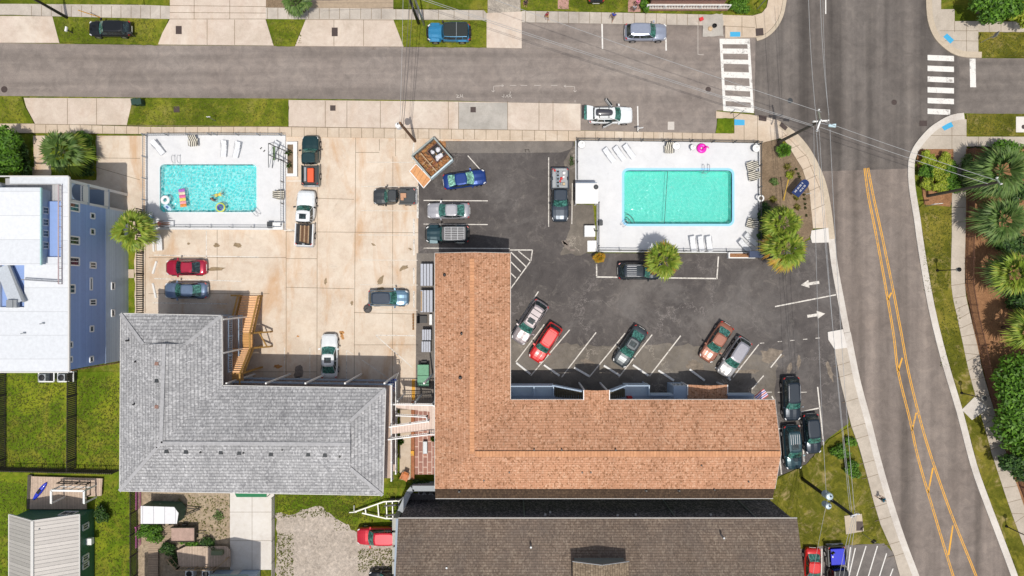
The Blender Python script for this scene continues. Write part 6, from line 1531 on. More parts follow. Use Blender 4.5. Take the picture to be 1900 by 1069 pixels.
grass_stuff('weed_tufts', 'weeds at the ragged edges of the sandy yard', [(513, 990, 545, 1069, .12), (665, 1018, 732, 1060, .14), (620, 945, 690, 985, .07), (330, 920, 425, 1000, .05), (1450, 890, 1580, 1010, .05), (1566, 890, 1640, 1005, .05), (1712, 390, 1762, 540, .06), (1745, 560, 1780, 680, .05)], 0, .13, 'blade', 5)
# ============================================================ POLES, WIRES, FENCES, YARDS
WG = 'overhead power lines'
def utility_pole(bx, by, tx, ty, label, mat='wood_dark', arm=None, drum=None, r=.17, h=None, cat='utility pole', lamp=None, arm_mat='alu'):
    b = G(bx, by)
    rr = math.hypot(bx-950, by-534.5); rt = math.hypot(tx-950, ty-534.5); h = h or HC*(1-rr/rt)
    tp = G(tx, ty, h)
    t = thing('utility_pole', label, cat, (b[0], b[1], 0), 0, None)
    mb = MB(); mb.tube([(0, 0, 0), (tp[0]-b[0], tp[1]-b[1], h)], r, 12, r*.75); mb.build('pole', M[mat], t, smooth=False)
    top = Vector((tp[0]-b[0], tp[1]-b[1], h))
    if arm:
        for (ax, ay, bx2, by2, dz) in arm:
            p = G(ax, ay, h+dz); q = G(bx2, by2, h+dz); mb = MB(); mb.bar((p[0]-b[0], p[1]-b[1], h+dz), (q[0]-b[0], q[1]-b[1], h+dz), .14, .12); mb.build('crossarm', M[arm_mat], t)
            for s in (0.02, .98):
                c = Vector((p[0]-b[0], p[1]-b[1], h+dz)).lerp(Vector((q[0]-b[0], q[1]-b[1], h+dz)), s); mb = MB(); mb.lathe(tuple(c), [(.05, 0), (.09, .08), (.05, .14), (.09, .2), (.04, .28)], 8); mb.build('insulator', M['white'], t)
    for dd in (drum or []):
        x, y, hz, rad, hh = dd; p = G(x, y, hz); mb = MB(); mb.lathe((p[0]-b[0], p[1]-b[1], hz-hh), [(rad*.9, 0), (rad, .05), (rad, hh-.1), (rad*.85, hh), (rad*.3, hh+.05)], 16)
        q = mb.build('transformer', M['white'] if len(drum) == 1 else plain('pale_blue_grey_metal', (.42, .52, .58), .4, .2), t)
        mb = MB(); mb.tube([(p[0]-b[0], p[1]-b[1], hz), (p[0]-b[0]+.05, p[1]-b[1]+.1, hz+.3)], .05, 6); mb.build('bushing', M['black'], q)
        mb = MB(); mb.bar((p[0]-b[0], p[1]-b[1], hz-hh*.5), tuple(top*(hz-hh*.5)/h), .08); mb.build('bracket', M['darkgrey'], t)
    if lamp:
        x, y, hz = lamp; p = G(x, y, hz); k = top*(hz-.4)/h; mb = MB(); mb.tube([tuple(k), (p[0]-b[0], p[1]-b[1], hz)], .05, 6); mb.build('lamp_arm', M['alu'], t)
        mb = MB(); mb.loft([[(p[0]-b[0]-.35, p[1]-b[1]-.12, hz-.08), (p[0]-b[0]-.35, p[1]-b[1]+.12, hz-.08), (p[0]-b[0]-.35, p[1]-b[1]+.1, hz+.06), (p[0]-b[0]-.35, p[1]-b[1]-.1, hz+.06)], [(p[0]-b[0]+.35, p[1]-b[1]-.2, hz-.08), (p[0]-b[0]+.35, p[1]-b[1]+.2, hz-.08), (p[0]-b[0]+.35, p[1]-b[1]+.16, hz+.08), (p[0]-b[0]+.35, p[1]-b[1]-.16, hz+.08)]]); mb.build('lamp_head', plain('pale_blue_lamp_head', (.5, .66, .72), .4), t)
    return t, h, Vector((b[0], b[1], 0))+top
tD, hD, topD = utility_pole(1443, 265, 1523, 224, 'tall weathered grey utility pole leaning over the avenue corner', 'wood_dark', [(1518, 204, 1522, 224, 0), (1522, 224, 1515, 244, 0), (1508, 226, 1536, 224, -.3)], None, lamp=(1544, 233, 10.2), arm_mat='white')
MATS['grey_green_pole'] = plain('grey_green_pole', (.16, .17, .135), .85, var=.2, scale=4)
tD.children[0].data.materials[0] = MATS['grey_green_pole']
tB, hB_, topB = utility_pole(770, 262, 742, 228, 'brown timber utility pole with a white transformer drum by the debris trailer', 'wood_brown', None, [(738, 232, 8.2, .30, .9)])
tE, hE, topE = utility_pole(1720, 364, 1853, 338, 'tall greenish pole leaning across the corner bed and east sidewalk', 'wood_dark', [(1848, 330, 1856, 342, 0)], None)
tE.children[0].data.materials[0] = plain('green_grey_pole', (.15, .19, .14), .8, var=.2, scale=4)
tG, hG, topG = utility_pole(1488, 888, 1583, 957, 'dark utility pole with two pale transformer drums over the lower right lawn', 'black', [(1578, 958, 1592, 953, 0)], [(1540, 922, 8.6, .38, 1.1), (1538, 940, 8.0, .32, 1.0)], r=.2)  # black puts the tone of the pole's shaded north side into its colour
tA, hA, topA = utility_pole(125, 33, 40, -15, 'dark utility pole cut off by the top left corner', 'black', None, None)
utility_pole(787, 47, 760, -30, 'silver grey steel pole beside the dark pole at the top edge', 'alu', None, None, r=.12)
tC, hC_, topC = utility_pole(777, 44, 750, -28, 'dark pole next to the silver pole at the top edge', 'black', None, None, r=.17)
def wire(name, a, b, label, sag=.5, r=.022, mat=None, group=WG):
    a = Vector(a); b = Vector(b); pts = []
    for i in range(13):
        t = i/12; p = a.lerp(b, t); p.z -= sag*4*t*(1-t); pts.append(tuple(p))
    mb = MB(); mb.tube(pts, r, 5); c = a
    o = mb.build(name, mat or MATS['wire'], loc=(a.x, a.y, a.z), world=True); return tag(o, label, 'power line', group)
MATS['wire'] = plain('pale_cable', (.50, .50, .50), .4, .4)
MATS['wire_dark'] = plain('dark_cable', (.10, .09, .09), .5)
def VP(x, y, h): q = G(x, y, h); return (q[0], q[1], h)
wire('power_line', VP(905, -5, 10.2), VP(1524, 208, 10.9), 'upper pale cable crossing the street parking to the tall corner pole', .3)
wire('power_line', VP(780, -5, 9.8), VP(1508, 232, 10.2), 'upper of the twin cables crossing the street parking', .3)
wire('power_line', VP(778, -2, 9.6), VP(1510, 235, 10.0), 'lower of the twin cables crossing the street parking', .34)
wire('power_line', VP(1530, 226, 10.6), VP(1853, 336, 11.2), 'upper cable from the corner pole over the avenue to the green pole', .25)
wire('power_line', VP(1522, 236, 10.2), VP(1833, 341, 11.0), 'lower cable from the corner pole over the avenue to the bed', .25)
wire('power_line', VP(1500, -10, 10.8), VP(1517, 244, 10.9), 'long cable running up the avenue from the corner pole', .3)
wire('power_line', VP(1522, -10, 10.6), VP(1538, 214, 10.9), 'right cable running up the avenue past the corner pole', .3)
wire('power_line', VP(1527, -10, 10.4), VP(1539, 230, 10.5), 'rightmost thin cable running up the avenue', .3, .015)
wire('power_line', VP(1515, 247, 10.9), VP(1581, 954, 11.4), 'left cable between the corner pole and the lower right pole', .4)
wire('power_line', VP(1540, 240, 10.9), VP(1586, 956, 11.4), 'right cable between the corner pole and the lower right pole', .4)
wire('power_line', VP(1520, 240, 10.4), VP(1578, 957, 11.0), 'middle cable between the corner pole and the lower right pole', .5, .018)
wire('power_line', VP(1510, 236, 9.4), VP(1533, 915, 9.2), 'low cable down the east side of the asphalt lot', .5, .018)
wire('power_line', VP(1536, 925, 9.0), VP(1500, 1120, 9.2), 'thin cable from the lower right pole over the red sedan', .2, .015)
wire('power_line', VP(1583, 957, 11.4), VP(1550, 1110, 11.2), 'left cable running down off the lower edge over the black pickup', .2)
wire('power_line', VP(1586, 957, 11.4), VP(1560, 1110, 11.2), 'middle cable running down off the lower edge over the black pickup', .2)
wire('power_line', VP(1589, 957, 11.4), VP(1572, 1110, 11.2), 'right cable running down off the lower edge over the hatched bays', .2)
wire('power_line', VP(748, -10, 9.8), VP(742, 228, 8.9), 'left cable from the brown pole up across the street', .2, .018)
wire('power_line', VP(760, -10, 9.6), VP(745, 230, 8.7), 'middle cable from the brown pole up across the street', .2, .024, MATS['wire_dark'])
wire('power_line', VP(767, -10, 9.4), VP(748, 236, 8.2), 'right cable from the brown pole up across the street', .25, .028, MATS['wire_dark'])
wire('power_line', VP(560, 2, 9.0), VP(760, -8, 9.4), 'cable along the top edge over the brown driveway', .2, .02, MATS['wire_dark'])

# street lamps on the east verge
def street_lamp(bx, by, tx, ty, label, h=3.8):
    b = G(bx, by); t = thing('street_lamp', label, 'street lamp', (b[0], b[1], .09), 0, 'street lamps on the east verge')
    mb = MB(); mb.lathe((0, 0, 0), [(.16, 0), (.14, .15), (.06, .3), (.05, h-.45)], 10); mb.build('post', M['black'], t)
    mb = MB(); mb.lathe((0, 0, h-.45), [(.10, 0), (.20, .10), (.24, .32), (.14, .45), (.04, .55)], 12); mb.build('lantern', plain('frosted_lantern', (.55, .55, .48), .4), t)
    mb = MB(); mb.lathe((0, 0, h-.02), [(.22, 0), (.24, .03), (.10, .14), (.03, .22)], 12); mb.build('cap', M['black'], t); return t
street_lamp(1738, 502, 1778, 501, 'slim black street lamp on the grass strip left of the palms')
street_lamp(1783, 729, 1827, 740, 'slim black street lamp beside the concrete utility pad')
street_lamp(1866, 976, 1912, 999, 'slim black street lamp at the lower right edge')
street_lamp(1802, 84, 1850, 60, 'slim street lamp near the upper right corner pavement') if False else None
# signs
def post_sign(bx, by, label, h=2.4, w_=.6, hh=.6, ang=0.0, col='alu', name='street_sign', z=.1):
    b = G(bx, by); t = thing(name, label, 'sign', (b[0], b[1], z), R(ang), None)
    mb = MB(); mb.tube([(0, 0, 0), (0, 0, h)], .035, 8); mb.build('post', M['grey'], t)
    mb = MB(); mb.box(-w_/2, w_/2, -.025, .025, h-hh, h); bevel(mb.build('sign_panel', M[col] if isinstance(col, str) else col, t), .02); return t
post_sign(1182, 246, 'parking sign on a post beside the white SUV', 2.3, .55, .5, 10, 'white')
post_sign(1361, 220, 'street sign post at the corner grass square', 2.6, .8, .25, 40, 'darkgrey')
post_sign(1716, 383, 'white sign on a post under the leaning green pole', 2.4, 1.0, .5, 5, 'white')
post_sign(1404, 18, 'sign post at the rounded top corner pavement', 2.6, .7, .5, 40, 'darkgrey')
post_sign(1818, 80, 'stop sign post at the upper right corner pavement', 2.8, .7, .7, 60, 'grey')
post_sign(401, 225, 'sign on a thin post in the verge above the left pool', 2.0, .4, .3, 5, 'white')
post_sign(1528, 1012, 'short sign post at the edge of the hatched lot', 2.4, .4, .5, 40, 'black')
post_sign(1600, 990, 'sign post beside the double drain grate', 2.6, .5, .6, 40, 'black')
# two small house-number posts / letter boxes
def mailbox(bx, by, label, ang=0, col='white'):
    b = G(bx, by); t = thing('mailbox', label, 'mailbox', (b[0], b[1], .09), R(ang))
    mb = MB(); mb.bar((0, 0, 0), (0, 0, 1.05), .1); mb.build('post', M['wood_dark'], t)
    mb = MB(); mb.loft([[(x, -.11, 1.05), (x, .11, 1.05), (x, .11, 1.2), (x, .06, 1.29), (x, -.06, 1.29), (x, -.11, 1.2)] for x in (-.26, .26)]); mb.build('box', M[col], t)
mailbox(136, 62, 'white letter box on a post left of the black hatchback', 80)
mailbox(252, 69, 'dark letter box on a post behind the black hatchback', 10, 'darkgrey')
tN = thing('motel_sign', 'navy sign with rounded end and pale lettering on a post in the mulch bed', 'sign', (*G(1472, 358), .1), R(0))
a0 = R(50)
mb = MB(); P = [(-1.08, -.45), (.6, -.45), (.88, -.34), (1.02, -.12), (1.02, .12), (.88, .34), (.6, .45), (-1.08, .45)]
def sgn(p, z): return (p[0]*math.cos(a0)-p[1]*math.sin(a0)+.15, p[0]*math.sin(a0)+p[1]*math.cos(a0)+.35, z-.9+p[1]*-.25)
for_ = [sgn(p, 2.6) for p in P]; n0 = len(mb.v); slab_up(mb, for_, .12); mb.build('sign_panel', paint('navy_sign_paint', (.01, .03, .13), 0, .4), tN)
mb = MB()
for row, (v0, v1, us) in enumerate(((.12, .30, [(-.85, -.45), (-.38, -.10), (-.02, .30), (.38, .62)]), (-.24, -.06, [(-.45, -.18), (-.10, .12), (.20, .50)]))):
    for ua, ub in us:
        k = int((ub-ua)/.09)
        for i in range(k):
            u = ua+i*.09
            if (i+row) % 2: mb.face([sgn(q, 2.615) for q in ((u, v0), (u+.035, v0), (u+.035, v1), (u, v1))])
            else:
                for vv in (v0, (v0+v1)/2-.02, v1-.035): mb.face([sgn(q, 2.615) for q in ((u, vv), (u+.07, vv), (u+.07, vv+.035), (u, vv+.035))])
                mb.face([sgn(q, 2.615) for q in ((u, v0), (u+.03, v0), (u+.03, v1), (u, v1))])
mb.build('lettering', M['white'], tN, recalc=False)
mb = MB(); mb.bar((.3, .2, 0), (.3, .2, 1.6), .1); mb.bar((.75, -.35, 1.4), (1.35, -.25, 1.4), .06); mb.build('post', M['grey'], tN)
for i in range(2):
    a = G(1454-i*2, 372); b = G(1463-i*0+i*1.5, 333, 2.2)
    mb = MB(); mb.tube([(0, 0, 0), (b[0]-a[0], b[1]-a[1], 2.0)], .035, 6); o = mb.build('stake', plain('yellow_stake', (.62, .40, .06), .6), loc=(a[0], a[1], .1)); tag(o, 'yellow stake propped against the leafy shrub in the mulch bed', 'stake', 'yellow stakes in the mulch bed')
# yellow guy cable at the top left
a = G(145, 19, 2.4); b = G(187, 33); mb = MB(); mb.tube([(a[0], a[1], 2.4), (b[0], b[1], .1)], .05, 6); o = mb.build('guy_wire_guard', M['yellow'], loc=(b[0], b[1], .1), world=True); tag(o, 'yellow guard on the guy wire left above the black hatchback', 'guy wire')

# ---------------------------------------------------------------- fences
def fence(name, pts, label, mat, h=1.8, z=0, slat=.10, gap=.13, rail=True, group=None, post=.1, solid=False, cat='fence', postmat=None):
    W_ = [G(*p) for p in pts]; c = centroid(W_); t = thing(name, label, cat, (c[0], c[1], z), 0, group)
    mb = MB(); pm_ = []
    for a, b in zip(W_[:-1], W_[1:]):
        a = Vector((a[0]-c[0], a[1]-c[1], 0)); b = Vector((b[0]-c[0], b[1]-c[1], 0)); L_ = (b-a).length; k = max(1, int(L_/gap)); d = (b-a).normalized()
        for i in range(k+1):
            p = a+(b-a)*(i/k); mb.bar(p+Vector((0, 0, .05)), p+Vector((0, 0, h)), slat, .02) if not solid else None
        for i in range(int(L_/2.4)+1): pm_.append(a+d*min(L_, i*2.4))
    if solid:
        for a, b in zip(W_[:-1], W_[1:]): mb.bar((a[0]-c[0], a[1]-c[1], h/2), (b[0]-c[0], b[1]-c[1], h/2), slat, h)
    mb.build('picket_panel', M[mat] if isinstance(mat, str) else mat, t)
    mb = MB()
    for a, b in zip(W_[:-1], W_[1:]):
        for zz in ((.25, h-.15) if rail else (h,)): mb.bar((a[0]-c[0], a[1]-c[1], zz), (b[0]-c[0], b[1]-c[1], zz), .05, .07)
    mb.build('rail', M[mat] if isinstance(mat, str) else mat, t)
    for p in pm_:
        q = MB(); q.bar(p, p+Vector((0, 0, h+.05)), post); q.build('post', postmat or (M[mat] if isinstance(mat, str) else mat), t)
    return t
fence('timber_fence', [(143, 692), (142, 866)], 'dark slatted fence between the two back lawns', 'wood_dark', 1.8, 0, .17, .21)
fence('timber_fence', [(12, 692), (12, 866)], 'dark slatted fence at the left edge of the back lawn', 'wood_dark', 1.8, 0, .17, .21)
fence('timber_fence', [(-40, 866), (222, 872)], 'dark lattice fence along the bottom of the back lawns', 'wood_dark', 1.7, 0, .17, .22)
fence('timber_fence', [(256, 905), (256, 1080)], 'long dark picket fence right of the narrow lawn strip', 'wood_dark', 1.7, 0, .13, .18)
fence('timber_fence', [(267, 390), (267, 580)], 'dark slatted fence along the planting strip left of the concrete lot', 'wood_dark', 1.6, 0, .12, .24)
fence('pink_fence', [(262, 905), (262, 940)], 'pink slatted fence piece above the white camper', plain('pink_fence_paint', (.62, .16, .42), .7), 1.2, 0, .06, .16)
fence('pink_fence', [(262, 972), (262, 1010)], 'pink slatted fence piece beside the light green bush', plain('pink_fence_paint', (.62, .16, .42), .7), 1.2, 0, .06, .16)
fence('drive_fence', [(510, 920), (510, 1080)], 'pale slatted fence between the pale driveway and the sand', plain('pale_fence_paint', (.50, .48, .44), .7), 1.1, 0, .16, .2)
fence('mulch_fence', [(1793, 280), (1793, 400), (1791, 526), (1800, 580), (1814, 640), (1827, 700), (1859, 806), (1872, 850), (1890, 901), (1917, 975)], 'brown picket fence behind the east sidewalk in front of the palms', plain('red_brown_fence', (.17, .08, .05), .8, var=.3), 1.4, .1, .06, .13)
fence('mulch_fence', [(1796, 276), (1960, 278)], 'thin dark fence along the sidewalk above the palms', M['black'], 1.2, .1, .02, .2)
fence('pool_fence', [(1070, 262), (1240, 264), (1408, 267)], 'dark metal fence along the top of the right pool deck', M['darkgrey'], 1.25, .2, .02, .14, group='fences round the right pool')
fence('pool_fence', [(1070, 264), (1070, 336)], 'dark metal fence on the left side of the right pool deck', M['darkgrey'], 1.25, .2, .02, .14, group='fences round the right pool')
fence('pool_fence', [(1109, 378), (1109, 465)], 'dark metal fence on the lower left side of the right pool deck', M['darkgrey'], 1.25, .2, .02, .14, group='fences round the right pool')
fence('pool_fence', [(1109, 465), (1406, 468)], 'dark metal fence along the bottom of the right pool deck', M['darkgrey'], 1.25, .2, .02, .14, group='fences round the right pool')
fence('pool_fence', [(1405, 270), (1405, 466)], 'dark metal fence on the right side of the right pool deck', M['darkgrey'], 1.25, .2, .02, .14, group='fences round the right pool')
fence('white_fence', [(275, 253), (405, 252), (531, 253)], 'thin pale metal fence along the top of the left pool deck', M['grey'], 1.2, .2, .015, .25, group='fences round the left pool')
fence('white_fence', [(276, 254), (276, 422)], 'thin pale metal fence on the left side of the left pool deck', M['grey'], 1.2, .2, .015, .25, group='fences round the left pool')
fence('white_fence', [(276, 422), (527, 423)], 'thin pale metal fence along the bottom of the left pool deck', M['grey'], 1.2, .2, .015, .25, group='fences round the left pool')
fence('white_fence', [(528, 300), (528, 423)], 'thin pale metal fence on the right side of the left pool deck', M['grey'], 1.2, .2, .015, .25, group='fences round the left pool')
fence('timber_fence', [(142, 686), (225, 672)], 'pergola like slatted fence joining the blue building and the grey roof', M['wood_brown'], 1.5, 0, .1, .4)
# ---------------------------------------------------------------- service strip, bins and other things
def slatted(x0, y0, x1, y1, label, n=5, h=1.1, dark=True):
    a = G(x0, y0, h); b = G(x1, y1, h); c = ((a[0]+b[0])/2, (a[1]+b[1])/2); w_ = (b[0]-a[0])/2; d = (a[1]-b[1])/2
    t = thing('slatted_cabinet', label, 'cabinet', (c[0], c[1], .02), 0, 'slatted grey cabinets beside the orange roofed wing')
    mb = MB(); mb.box(-w_, w_, -d, d, 0, h-.06); mb.build('casing', M['black'], t)
    for k in range(n):
        s = MB(); x = -w_+(2*w_)*(k+.08)/n; s.box(x, x+2*w_/n*.8, -d-.02, d+.02, h-.05, h); s.build('lid_slat', plain('pale_grey_slat', (.42, .44, .50), .6), t)
slatted(780, 490, 803, 530, 'large slatted grey cabinet, uppermost beside the orange roofed wing', 4)
slatted(780, 539, 803, 579, 'slatted grey cabinet with one tan board beside the orange roofed wing', 4)
slatted(783, 612, 800, 631, 'small slatted grey cabinet just above its twin beside the orange roofed wing', 4)
slatted(782, 634, 799, 653, 'small slatted grey cabinet, lowest beside the orange roofed wing', 4)
mb = MB(); p = G(782, 559, 1.16); mb.box(p[0]-.08, p[0]+.08, p[1]-1.1, p[1]+1.1, 1.13, 1.17); o = mb.build('board', M['wood_tan'], loc=(p[0], p[1], 1.13), world=True); tag(o, 'tan board lying on the second grey slatted cabinet', 'board')
b_ = G(785, 697, 1.2); t = thing('dumpster', 'green dumpster with two closed lids beside the orange roofed wing', 'dumpster', (b_[0], b_[1], .02))
gr = plain('green_dumpster_lid', (.13, .33, .20), .6, var=.2, scale=2)
mb = MB(); mb.loft([[(-.55, -1.15, 0), (.55, -1.15, 0), (.55, 1.15, 0), (-.55, 1.15, 0)], [(-.62, -1.2, 1.1), (.62, -1.2, 1.1), (.62, 1.2, 1.1), (-.62, 1.2, 1.1)]]); mb.build('bin_body', plain('dark_green_steel', (.03, .09, .06), .6), t)
for y0, y1 in ((-1.2, -.02), (.02, 1.2)):
    mb = MB(); mb.box(-.63, .63, y0, y1, 1.1, 1.18); bevel(mb.build('lid', gr, t), .03)
mb = MB(); mb.box(-.3, .3, 1.2, 1.5, .3, .5); mb.build('fork_pocket', M['black'], t)
b_ = G(785, 593, .6); t = thing('garden_chair', 'black garden chair beside the slatted cabinets', 'chair', (b_[0], b_[1], .02), R(90))
mb = MB(); mb.box(-.4, .4, -.4, .4, .38, .44); mb.build('seat', M['black'], t); mb = MB(); mb.loft([[(-.42, .38, .44), (.42, .38, .44), (.42, .44, .44), (-.42, .44, .44)], [(-.42, .62, 1.0), (.42, .62, 1.0), (.42, .67, 1.0), (-.42, .67, 1.0)]]); mb.build('backrest', M['black'], t)
mb = MB()
for x in (-.36, .36):
    for y in (-.36, .4): mb.bar((x, y, 0), (x, y, .4), .05)
mb.build('leg', M['black'], t)
b_ = G(799, 593, .5); mb = MB(); mb.box(-.16, .16, -.6, .6, 0, .5); o = mb.build('white_box', M['white'], loc=(b_[0], b_[1], .02)); bevel(o, .04); tag(o, 'narrow white box beside the black garden chair', 'box')
for i in range(6):
    p = G(767, 584+i*5.2); mb = MB(); mb.box(-.09, .09, -.13, .13, 0, .14); o = mb.build('brick', plain('brown_brick', (.25, .13, .05), .8), loc=(p[0], p[1], .02)); bevel(o, .02); tag(o, 'brown block in the short column of blocks near the service strip', 'block', 'column of brown blocks')
p = G(682, 573, .2); t = thing('duffel_bag', 'grey fabric bag dropped behind the slate blue SUV', 'bag', (p[0], p[1], .02), R(30))
mb = MB(); mb.lathe((0, 0, 0), [(.42, 0), (.5, .12), (.4, .28), (.15, .34)], 10); o = mb.build('bag_body', plain('dark_grey_fabric', (.09, .085, .085), .9, var=.4), t, smooth=True)
mb = MB(); mb.lathe((.45, .3, 0), [(.25, 0), (.3, .1), (.2, .22)], 8); mb.build('side_pocket', plain('dark_grey_fabric', (.09, .085, .085), .9), t, smooth=True)
mb = MB(); mb.tube([(-.3, 0, .28), (-.1, .05, .42), (.2, .05, .28)], .03, 6); mb.build('strap', M['black'], t)
# debris trailer
P_ = GP([(766, 292), (806, 258), (841, 298), (801, 333)], .6); c = centroid(P_)
t = thing('debris_trailer', 'open trailer heaped with demolition debris and white bags beside the deep blue sedan', 'trailer', (c[0], c[1], .02))
Q = [(x-c[0], y-c[1]) for x, y in P_]
steel = plain('worn_trailer_paint', (.30, .34, .33), .6, .2, .3)
for i in range(4):
    a = Q[i]; b = Q[(i+1) % 4]; mb = MB(); mb.bar((a[0], a[1], .78), (b[0], b[1], .78), .09, 1.1); mb.bar((a[0], a[1], 1.36), (b[0], b[1], 1.36), .16, .08); mb.build('side_wall', steel if i != 2 else plain('pale_blue_trailer_side', (.55, .66, .70), .6), t)
mb = MB(); mb.prism([(x*.99, y*.99) for x, y in Q], .25, .35); mb.build('floor', plain('debris_soil', (.30, .14, .05), .95, var=.5, scale=3), t)
def lerpQ(u, v): return ((Q[0][0]*(1-u)+Q[1][0]*u)*(1-v)+(Q[3][0]*(1-u)+Q[2][0]*u)*v, (Q[0][1]*(1-u)+Q[1][1]*u)*(1-v)+(Q[3][1]*(1-u)+Q[2][1]*u)*v)
r = random.Random(5)
dirtm = plain('orange_debris', (.34, .165, .07), .95, var=.6, scale=4, bump=.8)
mb = MB(); K = 14
for i in range(K+1):
    for j in range(K+1):
        x, y = lerpQ(.04+.92*i/K, .04+.92*j/K); mb.v.append((x, y, .5+.35*r.random()+.2*math.sin(i*.8)*math.cos(j*.7)))
for i in range(K):
    for j in range(K): a = i*(K+1)+j; mb.f.append((a, a+1, a+K+2, a+K+1))
mb.build('debris_heap', dirtm, t)
for i in range(26):
    u, v = r.uniform(.06, .9), r.uniform(.1, .9); a = lerpQ(u, v); ang = r.choice((R(-45), R(-50), R(42), r.uniform(0, 3)))
    L_ = r.uniform(.3, .9); mb = MB(); mb.bar((a[0]-math.cos(ang)*L_*.5, a[1]-math.sin(ang)*L_*.5, .9+r.random()*.2), (a[0]+math.cos(ang)*L_*.5, a[1]+math.sin(ang)*L_*.5, .95+r.random()*.25), .09, .04); mb.build('scrap_plank', [M['wood_brown'], M['wood_tan'], M['wood_dark'], M['wood_gold']][i % 4], t)
a, b = lerpQ(.3, .12), lerpQ(.3, .95); mb = MB(); mb.bar((a[0], a[1], 1.25), (b[0], b[1], 1.25), .12, .1); mb.build('cross_beam', M['wood_tan'], t)
a, b = lerpQ(.1, .72), lerpQ(.95, .72); mb = MB(); mb.bar((a[0], a[1], 1.3), (b[0], b[1], 1.3), .1, .1); mb.build('cross_beam', plain('red_brown_beam', (.22, .08, .05), .8), t)
bx = [lerpQ(u, v) for u, v in ((.52, .22), (.95, .22), (.95, .72), (.52, .72))]
t2 = thing('open_crate', 'dark open crate full of white bags resting in the debris trailer', 'crate', (c[0], c[1], .9))
for i in range(4): a = bx[i]; b = bx[(i+1) % 4]; mb = MB(); mb.bar((a[0], a[1], .25), (b[0], b[1], .25), .08, .55); mb.build('crate_side', plain('dark_red_brown_crate', (.10, .05, .045), .7), t2)
mb = MB(); mb.prism(bx, 0, .05); mb.build('crate_base', M['black'], t2)
for i in range(11):
    u, v = r.uniform(.58, .9), r.uniform(.28, .68); a = lerpQ(u, v); s = r.uniform(.16, .30)
    mb = MB(); mb.lathe((a[0], a[1], .08+i*.012), [(s*.8, 0), (s, s*.4), (s*.7, s*.8), (s*.2, s)], 7); mb.build('white_bag', plain('white_debris_bag', (.66, .66, .70), .7, var=.2, scale=6), t2)
t = thing('ramp_door', 'orange plywood ramp door folded down at the lower left of the debris trailer', 'ramp', (*G(780, 326), .02))
o = G(780, 326); W4 = [(x-o[0], y-o[1]) for x, y in GP([(772, 304), (800, 333), (786, 349), (760, 318)], .3)]
mb = MB(); mb.prism(W4, .22, .3); mb.build('plywood_panel', m_lines('orange_plywood', (.60, .29, .12), (.25, .12, .05), 'x', .5, .05, .7, rot=R(30), var=.12), t)
mb = MB()
for i in range(4): a = W4[i]; b = W4[(i+1) % 4]; mb.bar((a[0], a[1], .27), (b[0], b[1], .27), .09, .12)
mb.build('frame_edge', M['white'], t)
# mulch spill beside it
blm = MB(); blm.sheet(GP(wiggle([(808, 262), (826, 262), (826, 276), (815, 284)], 4, 1.5, 3)), .03); o = blm.build('spilled_soil', dirtm); o['kind'] = 'structure'

# bare boat trailer
b_ = G(705, 950); t = thing('boat_trailer', 'empty galvanised boat trailer on the grass above the cherry red van', 'trailer', (b_[0], b_[1], 0))
def lp(x, y, h=.5): q = G(x, y, h); return (q[0]-b_[0], q[1]-b_[1], h)
galv = plain('galvanised_white', (.60, .60, .56), .5, .2)
for pts in (((658, 950), (712, 931), (742, 929), (749, 922)), ((672, 952), (716, 962), (740, 962))):
    mb = MB()
    for a, b in zip(pts[:-1], pts[1:]): mb.bar(lp(*a), lp(*b), .14, .12)
    mb.build('side_rail', galv, t)
for a, b in (((701, 935), (703, 960)), ((717, 932), (718, 962)), ((728, 930), (729, 962)), ((740, 929), (740, 962)), ((678, 945), (679, 953))):
    mb = MB(); mb.bar(lp(*a), lp(*b), .12, .1); mb.build('cross_member', galv, t)
for a, b in (((713, 939), (748, 936)), ((714, 957), (742, 954))):
    mb = MB(); mb.bar(lp(*a, .62), lp(*b, .62), .16, .1); mb.build('bunk_board', M['black'], t)
for (x, y) in ((728, 926), (739, 926), (728, 964), (739, 964)):
    q = lp(x, y, .3); mb = MB(); mb.tube([(q[0], q[1]-.1, .3), (q[0], q[1]+.1, .3)], .3, 16); mb.build('wheel', M['rubber'], t)
mb = MB(); mb.bar(lp(648, 951), lp(662, 950), .1); mb.bar(lp(657, 938, .3), lp(657, 952, .6), .1); mb.build('tow_hitch', galv, t)
# white camper trailer
b_ = G(296, 955, 1); t = thing('camper_trailer', 'small white roofed camper trailer with green sides beside the pink fence', 'camper', (b_[0], b_[1], 0))
h = 2.3; P4 = [(x-b_[0], y-b_[1]) for x, y in GP([(261, 939), (323, 941), (331, 952), (328, 972), (261, 972)], h)]
mb = MB(); mb.prism([(x*.97, y*.97) for x, y in P4], .35, h-.06); mb.build('body', plain('dark_green_camper', (.02, .08, .06), .5), t)
mb = MB(); mb.prism(P4, h-.06, h); mb.build('roof', m_lines('ribbed_white_roof', (.72, .72, .74), (.35, .35, .38), 'x', 1.2, .05, .6, obj=True, var=.05), t)
mb = MB(); mb.lathe((.2, 1.05, 1.2), [(.25, 0), (.25, .2)], 10); mb.build('gas_bottle', M['grey'], t)
mb = MB(); mb.bar((2.0, .6, .4), (4.2, -.2+.6, .4), .1); mb.bar((2.0, -.5, .4), (4.2, .4, .4), .1); mb.build('tow_bar', M['wood_dark'], t)
for s in (-1, 1): mb = MB(); mb.tube([(0, s*.95-.1, .32), (0, s*.95+.1, .32)], .32, 16); mb.build('wheel', M['rubber'], t)
